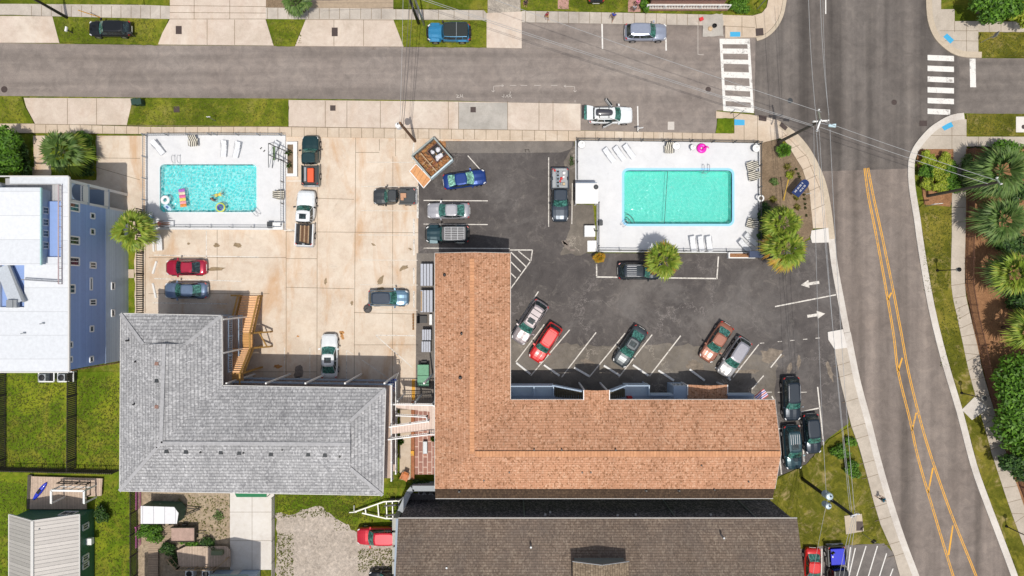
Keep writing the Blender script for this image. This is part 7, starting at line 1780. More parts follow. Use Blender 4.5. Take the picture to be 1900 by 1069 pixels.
# utility cart with a worn pink brown top
b_ = G(340, 992, .9); t = thing('yard_trailer', 'low trailer with a worn pinkish board top right of the light green bush', 'trailer', (b_[0], b_[1], 0))
mb = MB(); mb.box(-1.35, 1.25, -.75, .75, .7, .85); mb.build('board_top', plain('worn_pink_board', (.42, .29, .24), .85, var=.25, scale=2), t)
mb = MB(); mb.box(-1.4, 1.3, -.8, -.75, .5, 1.0); mb.box(-1.4, 1.3, .75, .8, .5, 1.0); mb.box(1.25, 1.3, -.75, .75, .5, 1.0); mb.build('frame', M['wood_dark'], t)
for s in (-1, 1): mb = MB(); mb.tube([(-.1, s*.95-.08, .3), (-.1, s*.95+.08, .3)], .3, 14); mb.build('wheel', M['rubber'], t)
mb = MB(); mb.bar((1.3, 0, .5), (2.2, 0, .45), .08); mb.build('tow_bar', M['wood_dark'], t)
# yard walkway and the shaded deck
t = thing('timber_walkway', 'narrow boarded walkway bending past the light green bush', 'walkway', (*G(290, 1030), 0))
mb = MB(); mb.prism(GP([(275, 1012), (312, 975), (330, 972), (328, 985), (293, 1020), (293, 1080), (275, 1080)], .3), .15, .3); wbuild(mb, 'boards', M['wood_old'], t)
mb = MB(); mb.prism(GP([(277, 1014), (292, 1020), (292, 1080), (277, 1080)], .14), 0, .14); wbuild(mb, 'bearer', M['wood_dark'], t)
t = thing('yard_deck', 'shaded grey timber deck at the bottom beside the pale driveway', 'deck', (*G(370, 1040), 0))
mb = MB(); mb.prism(GP([(328, 1022), (345, 1014), (420, 1014), (427, 1022), (427, 1052), (332, 1052)], .6), .45, .6); wbuild(mb, 'boards', M['wood_oldx'], t)
railing(t, 'deck_railing', [V(318, 1034, .6), V(333, 1052, .6), V(403, 1052, .6), V(424, 1034, .6)], M['wood_tan'], .9, .12, .05, .5)
mb = MB(); mb.box(*sorted((G(392, 0, 1)[0], G(413, 0, 1)[0])), G(0, 1030, 1)[1], G(0, 1022, 1)[1], .6, 1.1); o = wbuild(mb, 'deck_box', plain('olive_box', (.16, .19, .11), .8), t)
for i, x in enumerate((350, 381)):
    p = G(x, 1066, 1.0); tt = thing('air_conditioner', f'{("left", "right")[i]} white air conditioner of the pair below the shaded yard deck', 'air conditioner', (p[0], p[1], 0), 0, 'air conditioners below the yard deck')
    mb = MB(); mb.box(-.45, .45, -.4, .4, 0, .9); bevel(mb.build('casing', M['white'], tt), .05); mb = MB(); mb.lathe((0, 0, .9), [(.33, 0), (.33, .03), (.26, .03), (.08, .05)], 16); mb.build('fan_grille', M['black'], tt)
for i, x in enumerate((76, 112)):
    p = G(x, 701, 1.6); tt = thing('air_conditioner', f'{("left", "right")[i]} air conditioner on a white stand below the blue building', 'air conditioner', (p[0], p[1], 0), 0, 'air conditioners below the blue building')
    mb = MB(); mb.box(-.75, .75, -.5, .5, .55, .65); mb.build('stand_top', M['black'], tt); mb = MB()
    for sx in (-1, 1): mb.bar((sx*.85, -.55, .7), (sx*.85, .55, .7), .12); mb.bar((-.85, sx*.55, .7), (.85, sx*.55, .7), .12)
    mb.build('stand_frame', M['white'], tt)
    mb = MB()
    for sx in (-1, 1):
        for sy in (-1, 1): mb.bar((sx*.75, sy*.5, 0), (sx*.75, sy*.5, .6), .1)
    mb.build('leg', M['white'], tt)
    mb = MB(); mb.box(-.4, .4, -.4, .4, .65, 1.5); bevel(mb.build('casing', M['grey'], tt), .04); mb = MB(); mb.lathe((0, 0, 1.5), [(.34, 0), (.34, .03), (.25, .03), (.08, .05)], 16); mb.build('fan_grille', M['black'], tt)
# blue tarp bundle on the deck
b_ = G(73, 912, .6); t = thing('kayak', 'blue covered kayak lying on the deck of the green cottage', 'kayak', (b_[0], b_[1], .4), R(-128))
secs = []
for x, w_, hh in ((-1.3, .05, .15), (-.9, .26, .3), (0, .36, .36), (.9, .26, .3), (1.3, .05, .15)): secs.append([(x, -w_, .1), (x, -w_*.6, 0), (x, w_*.6, 0), (x, w_, .1), (x, w_*.5, hh), (x, -w_*.5, hh)])
mb = MB(); mb.loft(secs); subsurf(mb.build('hull', paint('cobalt_blue_cover', (.01, .03, .50), 0, .4), t, smooth=True), 1)
mb = MB(); mb.box(-.3, .25, -.15, .15, .33, .37); mb.build('cockpit', M['black'], t)
# courtyard under the bridge
struct('courtyard_paving', [[(770, 752), (806, 752), (806, 880), (770, 880)]], .10, M['pavers'], z0=-.05)
struct('courtyard_walk', [[(742, 752), (763, 752), (762, 890), (742, 890)]], .09, M['walk'], z0=-.05)
t = thing('brick_kerb_wall', 'low red brown planter kerb with a yellow block in the courtyard', 'wall', (*G(767, 820), 0))
mb = MB(); mb.box(*sorted((G(763.5, 0)[0], G(769.5, 0)[0])), G(0, 888)[1], G(0, 745)[1], 0, .3); wbuild(mb, 'brick_edge', plain('red_brown_brick', (.34, .13, .06), .85, var=.25, scale=4), t)
mb = MB(); mb.box(*sorted((G(763, 0)[0], G(769, 0)[0])), G(0, 844)[1], G(0, 835)[1], .3, .45); wbuild(mb, 'yellow_block', M['yellow'], t)
yb = MB(); yb.sheet(GP([(764, 704), (770, 704), (770, 742), (764, 742)]), .03); o = yb.build('yellow_marking', M['yellow']); o['kind'] = 'structure'
b_ = G(751, 884, .7); t = thing('lounge_chair', 'orange wooden lounge chair at the bottom of the courtyard walk', 'chair', (b_[0], b_[1], .1), R(-25))
mb = MB(); mb.loft([[(-.3, -.5, .35), (.3, -.5, .35), (.3, -.5, .4), (-.3, -.5, .4)], [(-.3, .15, .3), (.3, .15, .3), (.3, .15, .36), (-.3, .15, .36)]]); mb.build('seat', plain('orange_wood', (.52, .17, .05), .6, var=.2), t)
mb = MB(); mb.loft([[(-.3, .15, .36), (.3, .15, .36), (.3, .2, .36), (-.3, .2, .36)], [(-.26, .55, .95), (.26, .55, .95), (.26, .6, .95), (-.26, .6, .95)]]); mb.build('backrest', plain('orange_wood', (.52, .17, .05), .6), t)
for s in (-1, 1): mb = MB(); mb.box(s*.38-.06, s*.38+.06, -.5, .3, .5, .54); mb.bar((s*.38, -.45, 0), (s*.38, -.45, .5), .06); mb.build('armrest', plain('orange_wood', (.52, .17, .05), .6), t)
b_ = G(789, 830, .4); mb = MB(); mb.box(-.25, .25, -.7, .7, 0, .5); o = mb.build('planter_box', M['grey'], loc=(b_[0], b_[1], .1)); bevel(o, .04); tag(o, 'grey metal trough standing on the courtyard pavers', 'planter')
t = thing('green_canopy', 'green awning peeping out below the grey roof over the pale driveway', 'awning', (*G(467, 921), 0))
mb = MB(); q = GP([(436, 912), (496, 912), (494, 923), (438, 923)], 2.4); slab_up(mb, [(q[0][0], q[0][1], 2.6), (q[1][0], q[1][1], 2.6), (q[2][0], q[2][1], 2.3), (q[3][0], q[3][1], 2.3)], .05); wbuild(mb, 'canvas', plain('green_canvas', (.02, .17, .07), .8), t)
mb = MB(); mb.bar((q[2][0], q[2][1], 0), (q[2][0], q[2][1], 2.3), .06); mb.bar((q[3][0], q[3][1], 0), (q[3][0], q[3][1], 2.3), .06); wbuild(mb, 'post', M['white'], t)
# flags
def flag(x, y, h, label, kind, pole0, ang=0):
    b_ = G(x, y, h); t = thing('flag', label, 'flag', (b_[0], b_[1], h), R(ang)); n, m_ = 10, 6
    cols = [plain('flag_blue', (.02, .05, .28), .8), plain('flag_white', (.72, .70, .74), .8), plain('flag_red', (.50, .04, .06), .8), plain('flag_violet', (.16, .08, .40), .8)]
    mb = MB(); mb.tube([pole0, (0, 0, .1)], .02, 6); mb.build('flagpole', M['white'], t)
    L_, H_ = (1.35, .9)
    def pt(u, v): return (u*L_, -v*H_, .06*math.sin(u*7+v*2)-.15*u)
    if kind == 'stripes':
        for k in range(9):
            mb = MB(); v0, v1 = k/9, (k+1)/9
            for i in range(n): mb.face([pt(i/n, v0), pt((i+1)/n, v0), pt((i+1)/n, v1), pt(i/n, v1)])
            mb.build('stripe', cols[(3, 1)[k % 2]] if k % 4 else cols[2], t, recalc=False)
    else:
        mb = MB()
        for i in range(n): mb.face([pt(i/n, 0), pt((i+1)/n, 0), pt((i+1)/n, 1), pt(i/n, 1)])
        mb.build('field', cols[0], t, recalc=False)
        mb = MB()
        for i in range(5):
            for j in range(3):
                x0, y0, z0 = pt(.06+i*.09, .18+j*.26); mb.face([(x0+.035*math.cos(a), y0+.035*math.sin(a), z0+.012) for a in (0, 1.26, 2.51, 3.77, 5.03)])
        mb.build('star', cols[1], t, recalc=False)
        for k, c_ in ((0, 1), (1, 2), (2, 1)):
            mb = MB(); u = .66+k*.11; mb.bar((u*L_-.10, -.45*H_, .02), (u*L_+.12, -.05*H_, .02), .06, .02); mb.bar((u*L_-.10, -.45*H_, .02), (u*L_+.12, -.92*H_, .02), .06, .02); mb.build('chevron', cols[c_], t)
flag(735, 703, 3.6, 'dark blue starred flag hanging at the corner of the grey building', 'stars', (-.6, .2, -.4), -90)
flag(1399, 735, 3.0, 'purple and white striped flag at the right end of the orange roofed building', 'stripes', (-.2, -.4, -.6), 35)
# small things near the top
b_ = G(1301, 36, .2); mb = MB(); mb.box(-.22, .22, -.18, .18, 0, .3); o = mb.build('red_toolbox', plain('red_plastic_box', (.62, .03, .04), .5), loc=(b_[0], b_[1], .12)); bevel(o, .04); o.rotation_euler.z = R(20); tag(o, 'small red box on the upper sidewalk beside the grey patch', 'box')
b_ = G(1326, 48, .3); mb = MB(); mb.lathe((0, 0, 0), [(.2, 0), (.24, .3), (.2, .34), (.16, .12)], 12); o = mb.build('bucket', M['black'], loc=(b_[0], b_[1], .13)); tag(o, 'black bucket on the grey concrete patch', 'bucket')
b_ = G(1318, 53, .2); mb = MB(); mb.lathe((0, 0, 0), [(.28, 0), (.22, .15), (.05, .22)], 9); o = mb.build('cement_bag', plain('tan_paper_bag', (.58, .42, .26), .8), loc=(b_[0], b_[1], .13)); tag(o, 'tan paper bag on the grey concrete patch', 'bag')
b_ = G(256, 190, .4)
for i in range(2):
    b_ = G(253+i*9, 191, .5); t = thing('wheelie_bin', f'{("left", "right")[i]} dark green rubbish bin at the kerb above the left verge', 'rubbish bin', (b_[0], b_[1], .09), R(10), 'rubbish bins at the kerb')
    mb = MB(); mb.loft([[(-.22, -.25, 0), (.22, -.25, 0), (.22, .25, 0), (-.22, .25, 0)], [(-.28, -.33, .95), (.28, -.33, .95), (.28, .33, .95), (-.28, .33, .95)]]); mb.build('bin_body', plain('dark_green_plastic', (.015, .05, .035), .6), t)
    mb = MB(); mb.box(-.29, .29, -.35, .35, .95, 1.02); bevel(mb.build('lid', plain('dark_green_plastic', (.015, .05, .035), .6), t), .03)
t = thing('house', 'flat roofed grey extension joining the back wall above the deck', 'house', (0, 0, 0)) if False else None
# ============================================================ POOLS AND PEOPLE
def rrect(x0, y0, x1, y1, r, n=6):
    P = []
    for cx, cy, a0 in ((x1-r, y1-r, 0), (x0+r, y1-r, 90), (x0+r, y0+r, 180), (x1-r, y0+r, 270)):
        for k in range(n+1): a = R(a0+90*k/n); P.append((cx+r*math.cos(a), cy+r*math.sin(a)))
    return P
def deck_with_hole(name, outer, inner, z, mat, z0=-.1):
    """slab with an opening: rings joined through a slit"""
    mb = MB()
    A = outer; B = inner
    def area(P): return sum(P[i][0]*P[(i+1) % len(P)][1]-P[(i+1) % len(P)][0]*P[i][1] for i in range(len(P)))
    if area(A) < 0: A = A[::-1]
    if area(B) > 0: B = B[::-1]
    bi, bj = min(((i, j) for i in range(len(A)) for j in range(len(B))), key=lambda q: math.dist(A[q[0]], B[q[1]]))
    loop = A[bi:]+A[:bi+1]+B[bj:]+B[:bj+1]
    bm = bmesh.new(); va = [bm.verts.new((x, y, z)) for x, y in A]; vb = [bm.verts.new((x, y, z)) for x, y in B]
    ed = [bm.edges.new((va[i], va[(i+1) % len(va)])) for i in range(len(va))]+[bm.edges.new((vb[i], vb[(i+1) % len(vb)])) for i in range(len(vb))]
    bmesh.ops.triangle_fill(bm, use_beauty=True, edges=ed)
    for ring in (A, B):
        lo = [bm.verts.new((x, y, z0)) for x, y in ring]; hi = va if ring is A else vb
        for i in range(len(ring)): j = (i+1) % len(ring); bm.faces.new((lo[i], lo[j], hi[j], hi[i]))
    bmesh.ops.recalc_face_normals(bm, faces=bm.faces)
    me = bpy.data.meshes.new(name); bm.to_mesh(me); bm.free(); me.materials.append(mat)
    o = bpy.data.objects.new(name, me); COL.objects.link(o); o['kind'] = 'structure'; return o
DZ = .26
def pool(label, inner, watermat, shell, depth, coping=None, copmat=None, loc=None):
    c = centroid(inner); t = thing('swimming_pool', label, 'swimming pool', (c[0], c[1], 0))
    I = [(x-c[0], y-c[1]) for x, y in inner]; zt = DZ-.005
    mb = MB(); n = len(I); zb = -depth
    mb.v = [(x, y, zt) for x, y in I]+[(x, y, zb) for x, y in I]
    for i in range(n): j = (i+1) % n; mb.f.append((i, j, n+j, n+i))
    mb.f.append(tuple(range(n, 2*n))); mb.build('basin', shell, t, recalc=False)
    mb = MB(); mb.face([(x*.9985, y*.9985, zt-.13) for x, y in I]); mb.build('water', watermat, t, recalc=False)
    if coping:
        O_ = [(x-c[0], y-c[1]) for x, y in coping]; mb = MB(); mb.v = [(x, y, DZ+.03) for x, y in I]+[(x, y, DZ+.03) for x, y in O_]+[(x, y, DZ-.2) for x, y in I]+[(x, y, DZ-.02) for x, y in O_]
        for i in range(n):
            j = (i+1) % n; mb.f += [(i, j, n+j, n+i), (i, j, 2*n+j, 2*n+i), (n+i, n+j, 3*n+j, 3*n+i)]
        mb.build('coping', copmat, t)
    return t
# left pool
pL = GP(rrect(299, 306, 477.5, 394, 8)); dL = GP([(272, 250), (531, 251), (531, 427), (272, 426)])
deck_with_hole('pool_deck', dL, pL, DZ, M['deck'])
shellL = plain('aqua_pool_plaster', (.18, .66, .68), .7, var=.08, scale=.8)
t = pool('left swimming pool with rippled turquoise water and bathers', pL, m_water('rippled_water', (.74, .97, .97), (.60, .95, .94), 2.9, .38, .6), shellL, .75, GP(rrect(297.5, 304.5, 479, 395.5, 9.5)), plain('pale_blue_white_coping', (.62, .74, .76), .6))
# right pool
pR = GP(rrect(1157.5, 317, 1357, 416, 8)); dR = GP([(1067, 262), (1409, 266), (1409, 470), (1107, 468), (1107, 377), (1067, 377)])
deck_with_hole('pool_deck', dR, pR, DZ, M['deck'])
shellR = plain('sea_green_pool_plaster', (.20, .66, .59), .7, var=.06, scale=.5)
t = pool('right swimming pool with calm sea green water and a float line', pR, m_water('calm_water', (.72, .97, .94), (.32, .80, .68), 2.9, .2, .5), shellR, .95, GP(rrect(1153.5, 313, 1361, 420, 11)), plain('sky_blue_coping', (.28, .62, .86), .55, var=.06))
c = t.location
mb = MB(); a = G(1239, 318, .2); b = G(1233, 415, .2); mb.tube([(a[0]-c.x, a[1]-c.y, .14), ((a[0]+b[0])/2-c.x, (a[1]+b[1])/2-c.y, .14), (b[0]-c.x, b[1]-c.y, .14)], .03, 6); mb.build('float_line', M['darkgrey'], t)
mb = MB()
for k in (1, 2, 3):
    p0 = G(1158, 416); pts = []
    for i in range(9): a = R(5+i*10); pts.append((p0[0]+.38*k*1.0*math.cos(a)-c.x, p0[1]+.38*k*1.0*math.sin(a)-c.y, .02-.25*(k-1) if False else .125))
    mb.tube(pts, .035, 6)
mb.build('step_edge', M['darkgrey'], t)
def pool_ladder(px, py, label, ang, gap=.5):
    b_ = G(px, py, .5); t = thing('pool_handrail', label, 'pool ladder', (b_[0], b_[1], DZ), R(ang))
    for s in (-1, 1):
        mb = MB(); y = s*gap/2; mb.tube([(-.55, y, 0), (-.55, y, .6), (-.4, y, .78), (.0, y, .8), (.25, y, .6), (.3, y, -.2), (.3, y, -.4)], .03, 8); mb.build('grab_rail', M['alu'], t)
    mb = MB(); mb.bar((.3, -gap/2, -.3), (.3, gap/2, -.3), .08, .03); mb.build('rung', M['alu'], t)
pool_ladder(1309, 315, 'chrome ladder at the upper edge of the right pool', -90, .6)
pool_ladder(1161, 413, 'chrome handrail at the lower left corner steps of the right pool', 45, .35)
pool_ladder(328, 298, 'chrome ladder rails at the upper edge of the left pool', -90, .6)
pool_ladder(474, 392, 'chrome handrail at the lower right corner of the left pool', 130, .4)

# loungers
def make_lounger(loc, ang, label, towel=None, back=35, group='white pool loungers', z=DZ):
    t = thing('pool_lounger', label, 'lounger', (loc[0], loc[1], z), R(ang), group)
    L_ = 1.95; hb = .32
    for s in (-1, 1):
        mb = MB(); y = s*.31; e = R(back)
        mb.tube([(-L_*.62, y, hb), (L_*.02, y, hb), (L_*.02+.62*math.cos(e), y, hb+.62*math.sin(e))], .028, 6); mb.tube([(L_*.02+.1, y, hb+.02), (L_*.02+.3, y*1.05, hb+.26), (-.25, y*1.05, hb+.26), (-.3, y, hb)], .02, 6)
        mb.build('side_frame', M['alu'], t)
    mb = MB()
    for k in range(15):
        x = -L_*.61+k*.085; mb.box(x, x+.066, -.30, .30, hb-.0, hb+.02)
    mb.build('seat_straps', M['white_plastic'], t)
    mb = MB(); e = R(back)
    for k in range(8):
        s0 = .02+k*.078; x = L_*.02+s0*math.cos(e); z0 = hb+s0*math.sin(e); x1 = L_*.02+(s0+.062)*math.cos(e); z1 = hb+(s0+.062)*math.sin(e)
        mb.loft([[(x, -.3, z0), (x, .3, z0), (x, .3, z0+.02), (x, -.3, z0+.02)], [(x1, -.3, z1), (x1, .3, z1), (x1, .3, z1+.02), (x1, -.3, z1+.02)]])
    mb.build('backrest_straps', M['white_plastic'], t)
    for x in (-L_*.5, L_*.0):
        for s in (-1, 1): mb = MB(); mb.bar((x, s*.29, 0), (x, s*.29, hb), .04); mb.build('leg', M['alu'], t)
    if towel:
        mb = MB(); mb.box(-.6, .25, -.28, .28, hb+.022, hb+.05); mb.build('towel', towel, t)
    return t
wl = [((1127, 284), 128, 'left of the three angled ones above the right pool'), ((1146, 281), 128, 'middle of the three angled ones above the right pool'), ((1164, 277), 128, 'right of the three angled ones above the right pool'),
      ((1285, 448), 100, 'left of the three in a row below the right pool'), ((1300, 448), 100, 'middle of the three in a row below the right pool'), ((1315, 448), 100, 'right of the three in a row below the right pool'),
      ((1389, 441), 140, 'upper of the two in the shaded corner by the right pool'), ((1378, 453), 135, 'lower of the two in the shaded corner by the right pool'),
      ((290, 270), 128, 'in the top left corner of the left pool deck'), ((416, 271), 85, 'left of the two above the middle of the left pool'), ((441, 273), 75, 'right of the two above the middle of the left pool'),
      ((512, 272), 60, 'at the top right of the left pool deck among folded frames')]
for (p, a, lab) in wl:
    q = G(*p, .6); make_lounger(q, a, 'white strap lounger '+lab)
q = G(280, 402, .6); make_lounger(q, 70, 'lounger with a blue towel below left of the left pool', plain('blue_towel', (.03, .11, .33), .9, var=.3))
qs = G(303, 415.5, .5); make_lounger(qs, 180, 'lounger carrying the sunbather below left of the left pool', back=12)
q = G(295, 445, .4); make_lounger(q, 92, 'stray white lounger on the concrete just below the left pool deck', z=.02)
# striped sling chairs
def m_stripes():
    m, n, l, b = newmat('black_white_stripes'); co = ocoord(n); sp = n.new('ShaderNodeSeparateXYZ'); l.new(co, sp.inputs[0])
    v = mth(n, l, 'FRACT', mth(n, l, 'MULTIPLY', mth(n, l, 'ADD', sp.outputs[0], mth(n, l, 'MULTIPLY', mth(n, l, 'SINE', mth(n, l, 'MULTIPLY', sp.outputs[1], 5.0)), .03)), 4.8))
    k = mth(n, l, 'LESS_THAN', v, .5); l.new(mixc(n, l, k, (.72, .68, .58), (.03, .028, .025)), b.inputs['Base Color']); b.inputs['Roughness'].default_value = .8; return m
STR = m_stripes()
def striped_chair(px, py, ang, label):
    q = G(px, py, .5); t = thing('striped_chair', label, 'chair', (q[0], q[1], DZ), R(ang), 'black and white striped pool chairs')
    mb = MB(); mb.loft([[(-.42, -.55, .36), (.42, -.55, .36), (.42, -.55, .42), (-.42, -.55, .42)], [(-.45, .0, .28), (.45, .0, .28), (.45, .0, .34), (-.45, .0, .34)], [(-.45, .12, .30), (.45, .12, .30), (.45, .12, .36), (-.45, .12, .36)]]); mb.build('seat', STR, t)
    mb = MB(); mb.loft([[(-.45, .12, .36), (.45, .12, .36), (.45, .16, .33), (-.45, .16, .33)], [(-.40, .55, .85), (.40, .55, .85), (.40, .6, .83), (-.40, .6, .83)]]); mb.build('backrest', STR, t)
    for s in (-1, 1):
        mb = MB(); mb.box(s*.5-.05, s*.5+.05, -.5, .25, .52, .56); mb.build('armrest', STR, t)
        for y in (-.45, .2): mb = MB(); mb.bar((s*.48, y, 0), (s*.48, y, .52), .04); mb.build('leg', M['alu'], t)
for x, y, a, lab in ((360, 263, 5, 'at the top edge of the left pool deck'), (519, 362, 90, 'at the right edge of the left pool deck'), (1241, 276, 0, 'beside the round table at the top of the right pool'), (1394, 309, -75, 'upper of the two right of the right pool'),
                     (1397, 327, -80, 'lower of the two right of the right pool'), (1394, 415, -105, 'above the white loungers right of the right pool')):
    striped_chair(x, y, a, 'black and white striped chair '+lab)
def round_table(px, py, label, r_=.42):
    q = G(px, py, .7); t = thing('round_table', label, 'table', (q[0], q[1], DZ), 0, 'small round tables on the right pool deck')
    mb = MB(); mb.lathe((0, 0, .68), [(r_, 0), (r_, .03), (r_-.04, .035)], 20); mb.build('tabletop', M['white'], t)
    mb = MB(); mb.lathe((0, 0, .66), [(r_+.02, 0), (r_+.02, .03)], 20); mb.build('rim', M['darkgrey'], t)
    for k in range(3): a = R(120*k); mb = MB(); mb.bar((math.cos(a)*.3, math.sin(a)*.3, 0), (math.cos(a)*.1, math.sin(a)*.1, .67), .04); mb.build('leg', M['alu'], t)
    mb = MB(); mb.tube([(0, 0, 0), (.05, .1, 1.2)], .02, 6); mb.build('umbrella_stub', M['grey'], t)
round_table(1079, 269, 'white round table in the top left corner of the right pool deck'); round_table(1254, 272, 'white round table beside the striped chair at the top of the right pool'); round_table(1402, 276, 'white round table in the top right corner of the right pool deck'); round_table(1285, 274, 'small white round table left of the pink float', .3)
# stacked chairs frame and umbrella frame in the upper right of the left deck
t = thing('shade_structure', 'dark slanting steel frame over loungers in the top right of the left pool deck', 'frame', (*G(515, 290), DZ))
c = t.location
def q3(x, y, h): p = G(x, y, h); return (p[0]-c.x, p[1]-c.y, h-DZ)
for a, b in (((498, 266, 2.4), (536, 283, 1.6)), ((498, 287, 2.4), (536, 304, 1.6))): mb = MB(); mb.bar(q3(*a), q3(*b), .1, .08); mb.build('beam', M['black'], t)
for a, b in (((499, 266, 2.4), (502, 266, 0)), ((498, 288, 2.4), (501, 287, 0)), ((508, 270, 2.2), (505, 312, .3)), ((518, 270, 2.0), (516, 300, .3)), ((527, 277, 1.8), (526, 303, .3)), ((498, 266, 2.4), (498, 311, .6))): mb = MB(); mb.bar(q3(*a), q3(*b), .05); mb.build('frame_bar', M['darkgrey'], t)
mb = MB(); mb.box(-.25, -.02, -.6, .9, .5, .6); mb.build('green_board', plain('faded_green_board', (.16, .24, .12), .8), t)
for k, (x, y) in enumerate(((486, 276), (492, 281))):
    q = G(x, y); mb = MB(); mb.loft([[(-.14, -.05, 0), (.14, -.05, 0), (.14, .05, 0), (-.14, .05, 0)], [(-.13, -.04, .08), (.1, -.04, .05), (.1, .04, .05), (-.13, .04, .08)]]); o = mb.build('sandal', M['black'], loc=(q[0], q[1], DZ)); o.rotation_euler.z = R(50); tag(o, 'black sandal left on the deck beside the slanting steel frame', 'sandal', 'pair of black sandals')
# planter at the right of left deck
t = thing('planter', 'white walled planter box with dry soil at the upper right of the left pool deck', 'planter', (*G(541, 300), 0))
mb = MB()
o0 = G(531, 263, .5); o1 = G(551, 327, .5); i0 = G(533, 268, .5); i1 = G(544, 322, .5)
mb.box(o0[0], o1[0], o1[1], i1[1], 0, .5); mb.box(o0[0], o1[0], i0[1], o0[1], 0, .5); mb.box(i1[0], o1[0], i1[1], i0[1], 0, .5); mb.box(o0[0], i0[0], i1[1], i0[1], 0, .5); wbuild(mb, 'planter_wall', M['white'], t)
mb = MB(); mb.box(i0[0], i1[0], i1[1], i0[1], 0, .42); wbuild(mb, 'soil', M['mulch'], t)
tuft(537, 285, .5, 'thin green weeds in the white walled planter', 'bush', 26, 201, 'weeds', z0=.42); tuft(538, 308, .45, 'straggly green plant low in the white walled planter', 'palm_g', 22, 202, 'weeds', z0=.42)
# white shelter and boxes by the right pool
t = thing('pool_shelter', 'small white flat roofed shelter at the left of the right pool deck', 'shelter', (*G(1089, 357), 0))
a = G(1068, 340, 2.3); b = G(1110, 378, 2.3)
mb = MB(); mb.box(a[0], b[0], b[1], a[1], 2.15, 2.3); wbuild(mb, 'flat_roof', plain('stained_white_roof', (.74, .73, .72), .7, var=.08, scale=1.2), t)
mb = MB(); mb.box(a[0]+.05, b[0]-.1, a[1]-.05, a[1]+.1, DZ, 2.2); wbuild(mb, 'back_wall', M['siding_grey'], t)
mb = MB()
for x in (a[0]+.12, b[0]-.12): mb.bar((x, b[1]+.12, 0), (x, b[1]+.12, 2.15), .12)
wbuild(mb, 'post', M['white'], t)
mb = MB(); p = G(1106, 347, 2.4); mb.lathe((p[0], p[1], 2.3), [(.26, 0), (.26, .12), (.2, .16)], 14); wbuild(mb, 'roof_vent', M['darkgrey'], t)
t = thing('equipment_box', 'white box with a dark pipe fitting left of the lower pool fence', 'box', (*G(1093, 430), 0)); c = t.location
mb = MB(); mb.box(-.6, .6, -.62, .62, 0, .9); bevel(mb.build('casing', M['white'], t), .03); mb = MB(); mb.tube([(.45, .3, .9), (.5, .0, 1.1), (.8, .0, 1.1)], .06, 8); mb.build('pipe', M['black'], t)
t = thing('deck_steps', 'white two tread steps at the lower left corner of the right pool deck', 'steps', (*G(1098, 457), 0)); mb = MB(); mb.box(-.5, .0, -.62, .62, 0, .13); mb.box(.0, .5, -.62, .62, 0, .25); mb.build('step', M['white'], t)
mb = MB(); mb.bar((.45, -.55, .25), (.45, -.55, 1.1), .05); mb.build('handrail', M['grey'], t)
t = thing('pump_box', 'white cabinet with dark machinery at the lower right corner of the left pool deck', 'cabinet', (*G(521, 420), DZ)); mb = MB(); mb.box(-.6, .55, -.45, .35, 0, .7); bevel(mb.build('casing', M['white'], t), .03); mb = MB(); mb.box(-1.25, -.65, -.25, .45, 0, .6); mb.build('pump', M['darkgrey'], t)
q = G(1114, 414, .4); mb = MB(); mb.box(-.22, .22, -.28, .28, 0, .6); o = mb.build('waste_bin', M['darkgrey'], loc=(q[0], q[1], DZ)); bevel(o, .04); tag(o, 'dark grey waste box against the fence left of the right pool', 'waste bin')
t = thing('entrance_sign', 'long dark blue sign box mounted along the lower right edge of the right pool deck', 'sign', (*G(1400, 471), 0))
a = G(1391, 466, 2.6); b = G(1433, 478, 2.6); mb = MB(); mb.box(a[0], b[0], b[1], a[1], 2.2, 2.6); wbuild(mb, 'sign_box', plain('navy_sign_box', (.02, .04, .10), .5), t)
a = G(1354, 468, 1.0); b = G(1404, 479, 1.0); mb = MB(); mb.box(a[0], b[0], b[1], a[1], 0, .6); wbuild(mb, 'planter_base', M['white'], t)
mb = MB(); mb.box(a[0]+.15, b[0]-.15, b[1]+.12, a[1]-.12, .6, .66); wbuild(mb, 'planter_soil', M['mulch_red'], t)
mb = MB()
for x in (1396, 1428): p = G(x, 472, 2.2); mb.bar((p[0], p[1], 0), (p[0], p[1], 2.2), .12)
wbuild(mb, 'post', M['darkgrey'], t)
a = G(1360, 450, 2.0); b = G(1399, 462, 2.0)
# floats
def ring_obj(name, px, py, R_, r_, mat, label, z=.2, n=24, cat='float', kids=()):
    q = G(px, py, .2); t = thing(name, label, cat, (q[0], q[1], z))
    def torus(RR, rr, m, nm, zz=0):
        mb = MB(); secs = []
        for i in range(n):
            a = 2*math.pi*i/n; secs.append([((RR+rr*math.cos(b))*math.cos(a), (RR+rr*math.cos(b))*math.sin(a), zz+rr*.8*math.sin(b)) for b in [2*math.pi*k/8 for k in range(8)]])
        base = len(mb.v)
        for s in secs: mb.v += s
        for i in range(n):
            for k in range(8): i2 = (i+1) % n; k2 = (k+1) % 8; mb.f.append((i*8+k, i*8+k2, i2*8+k2, i2*8+k))
        mb.build(nm, m, t, smooth=True)
    torus(R_, r_, mat, 'ring')
    for RR, rr, m, zz in kids: torus(RR, rr, m, 'ring_band', zz)
    return t
ring_obj('swim_ring', 306.5, 371, .36, .17, plain('white_vinyl', (.80, .80, .83), .3), 'white swim ring floating at the left side of the left pool')
ring_obj('swim_ring', 409, 385, .46, .10, plain('yellow_vinyl', (.62, .60, .08), .3), 'yellow and purple swim ring floating near the bathers in the left pool', kids=((.28, .11, plain('purple_vinyl', (.10, .04, .28), .3), .02), (.37, .05, plain('teal_vinyl', (.05, .4, .4), .3), .06)))
t = ring_obj('flamingo_float', 1301, 276, .34, .22, plain('hot_pink_vinyl', (.85, .02, .48), .3), 'hot pink bird float on the right pool deck beside the fence', z=DZ+.18)
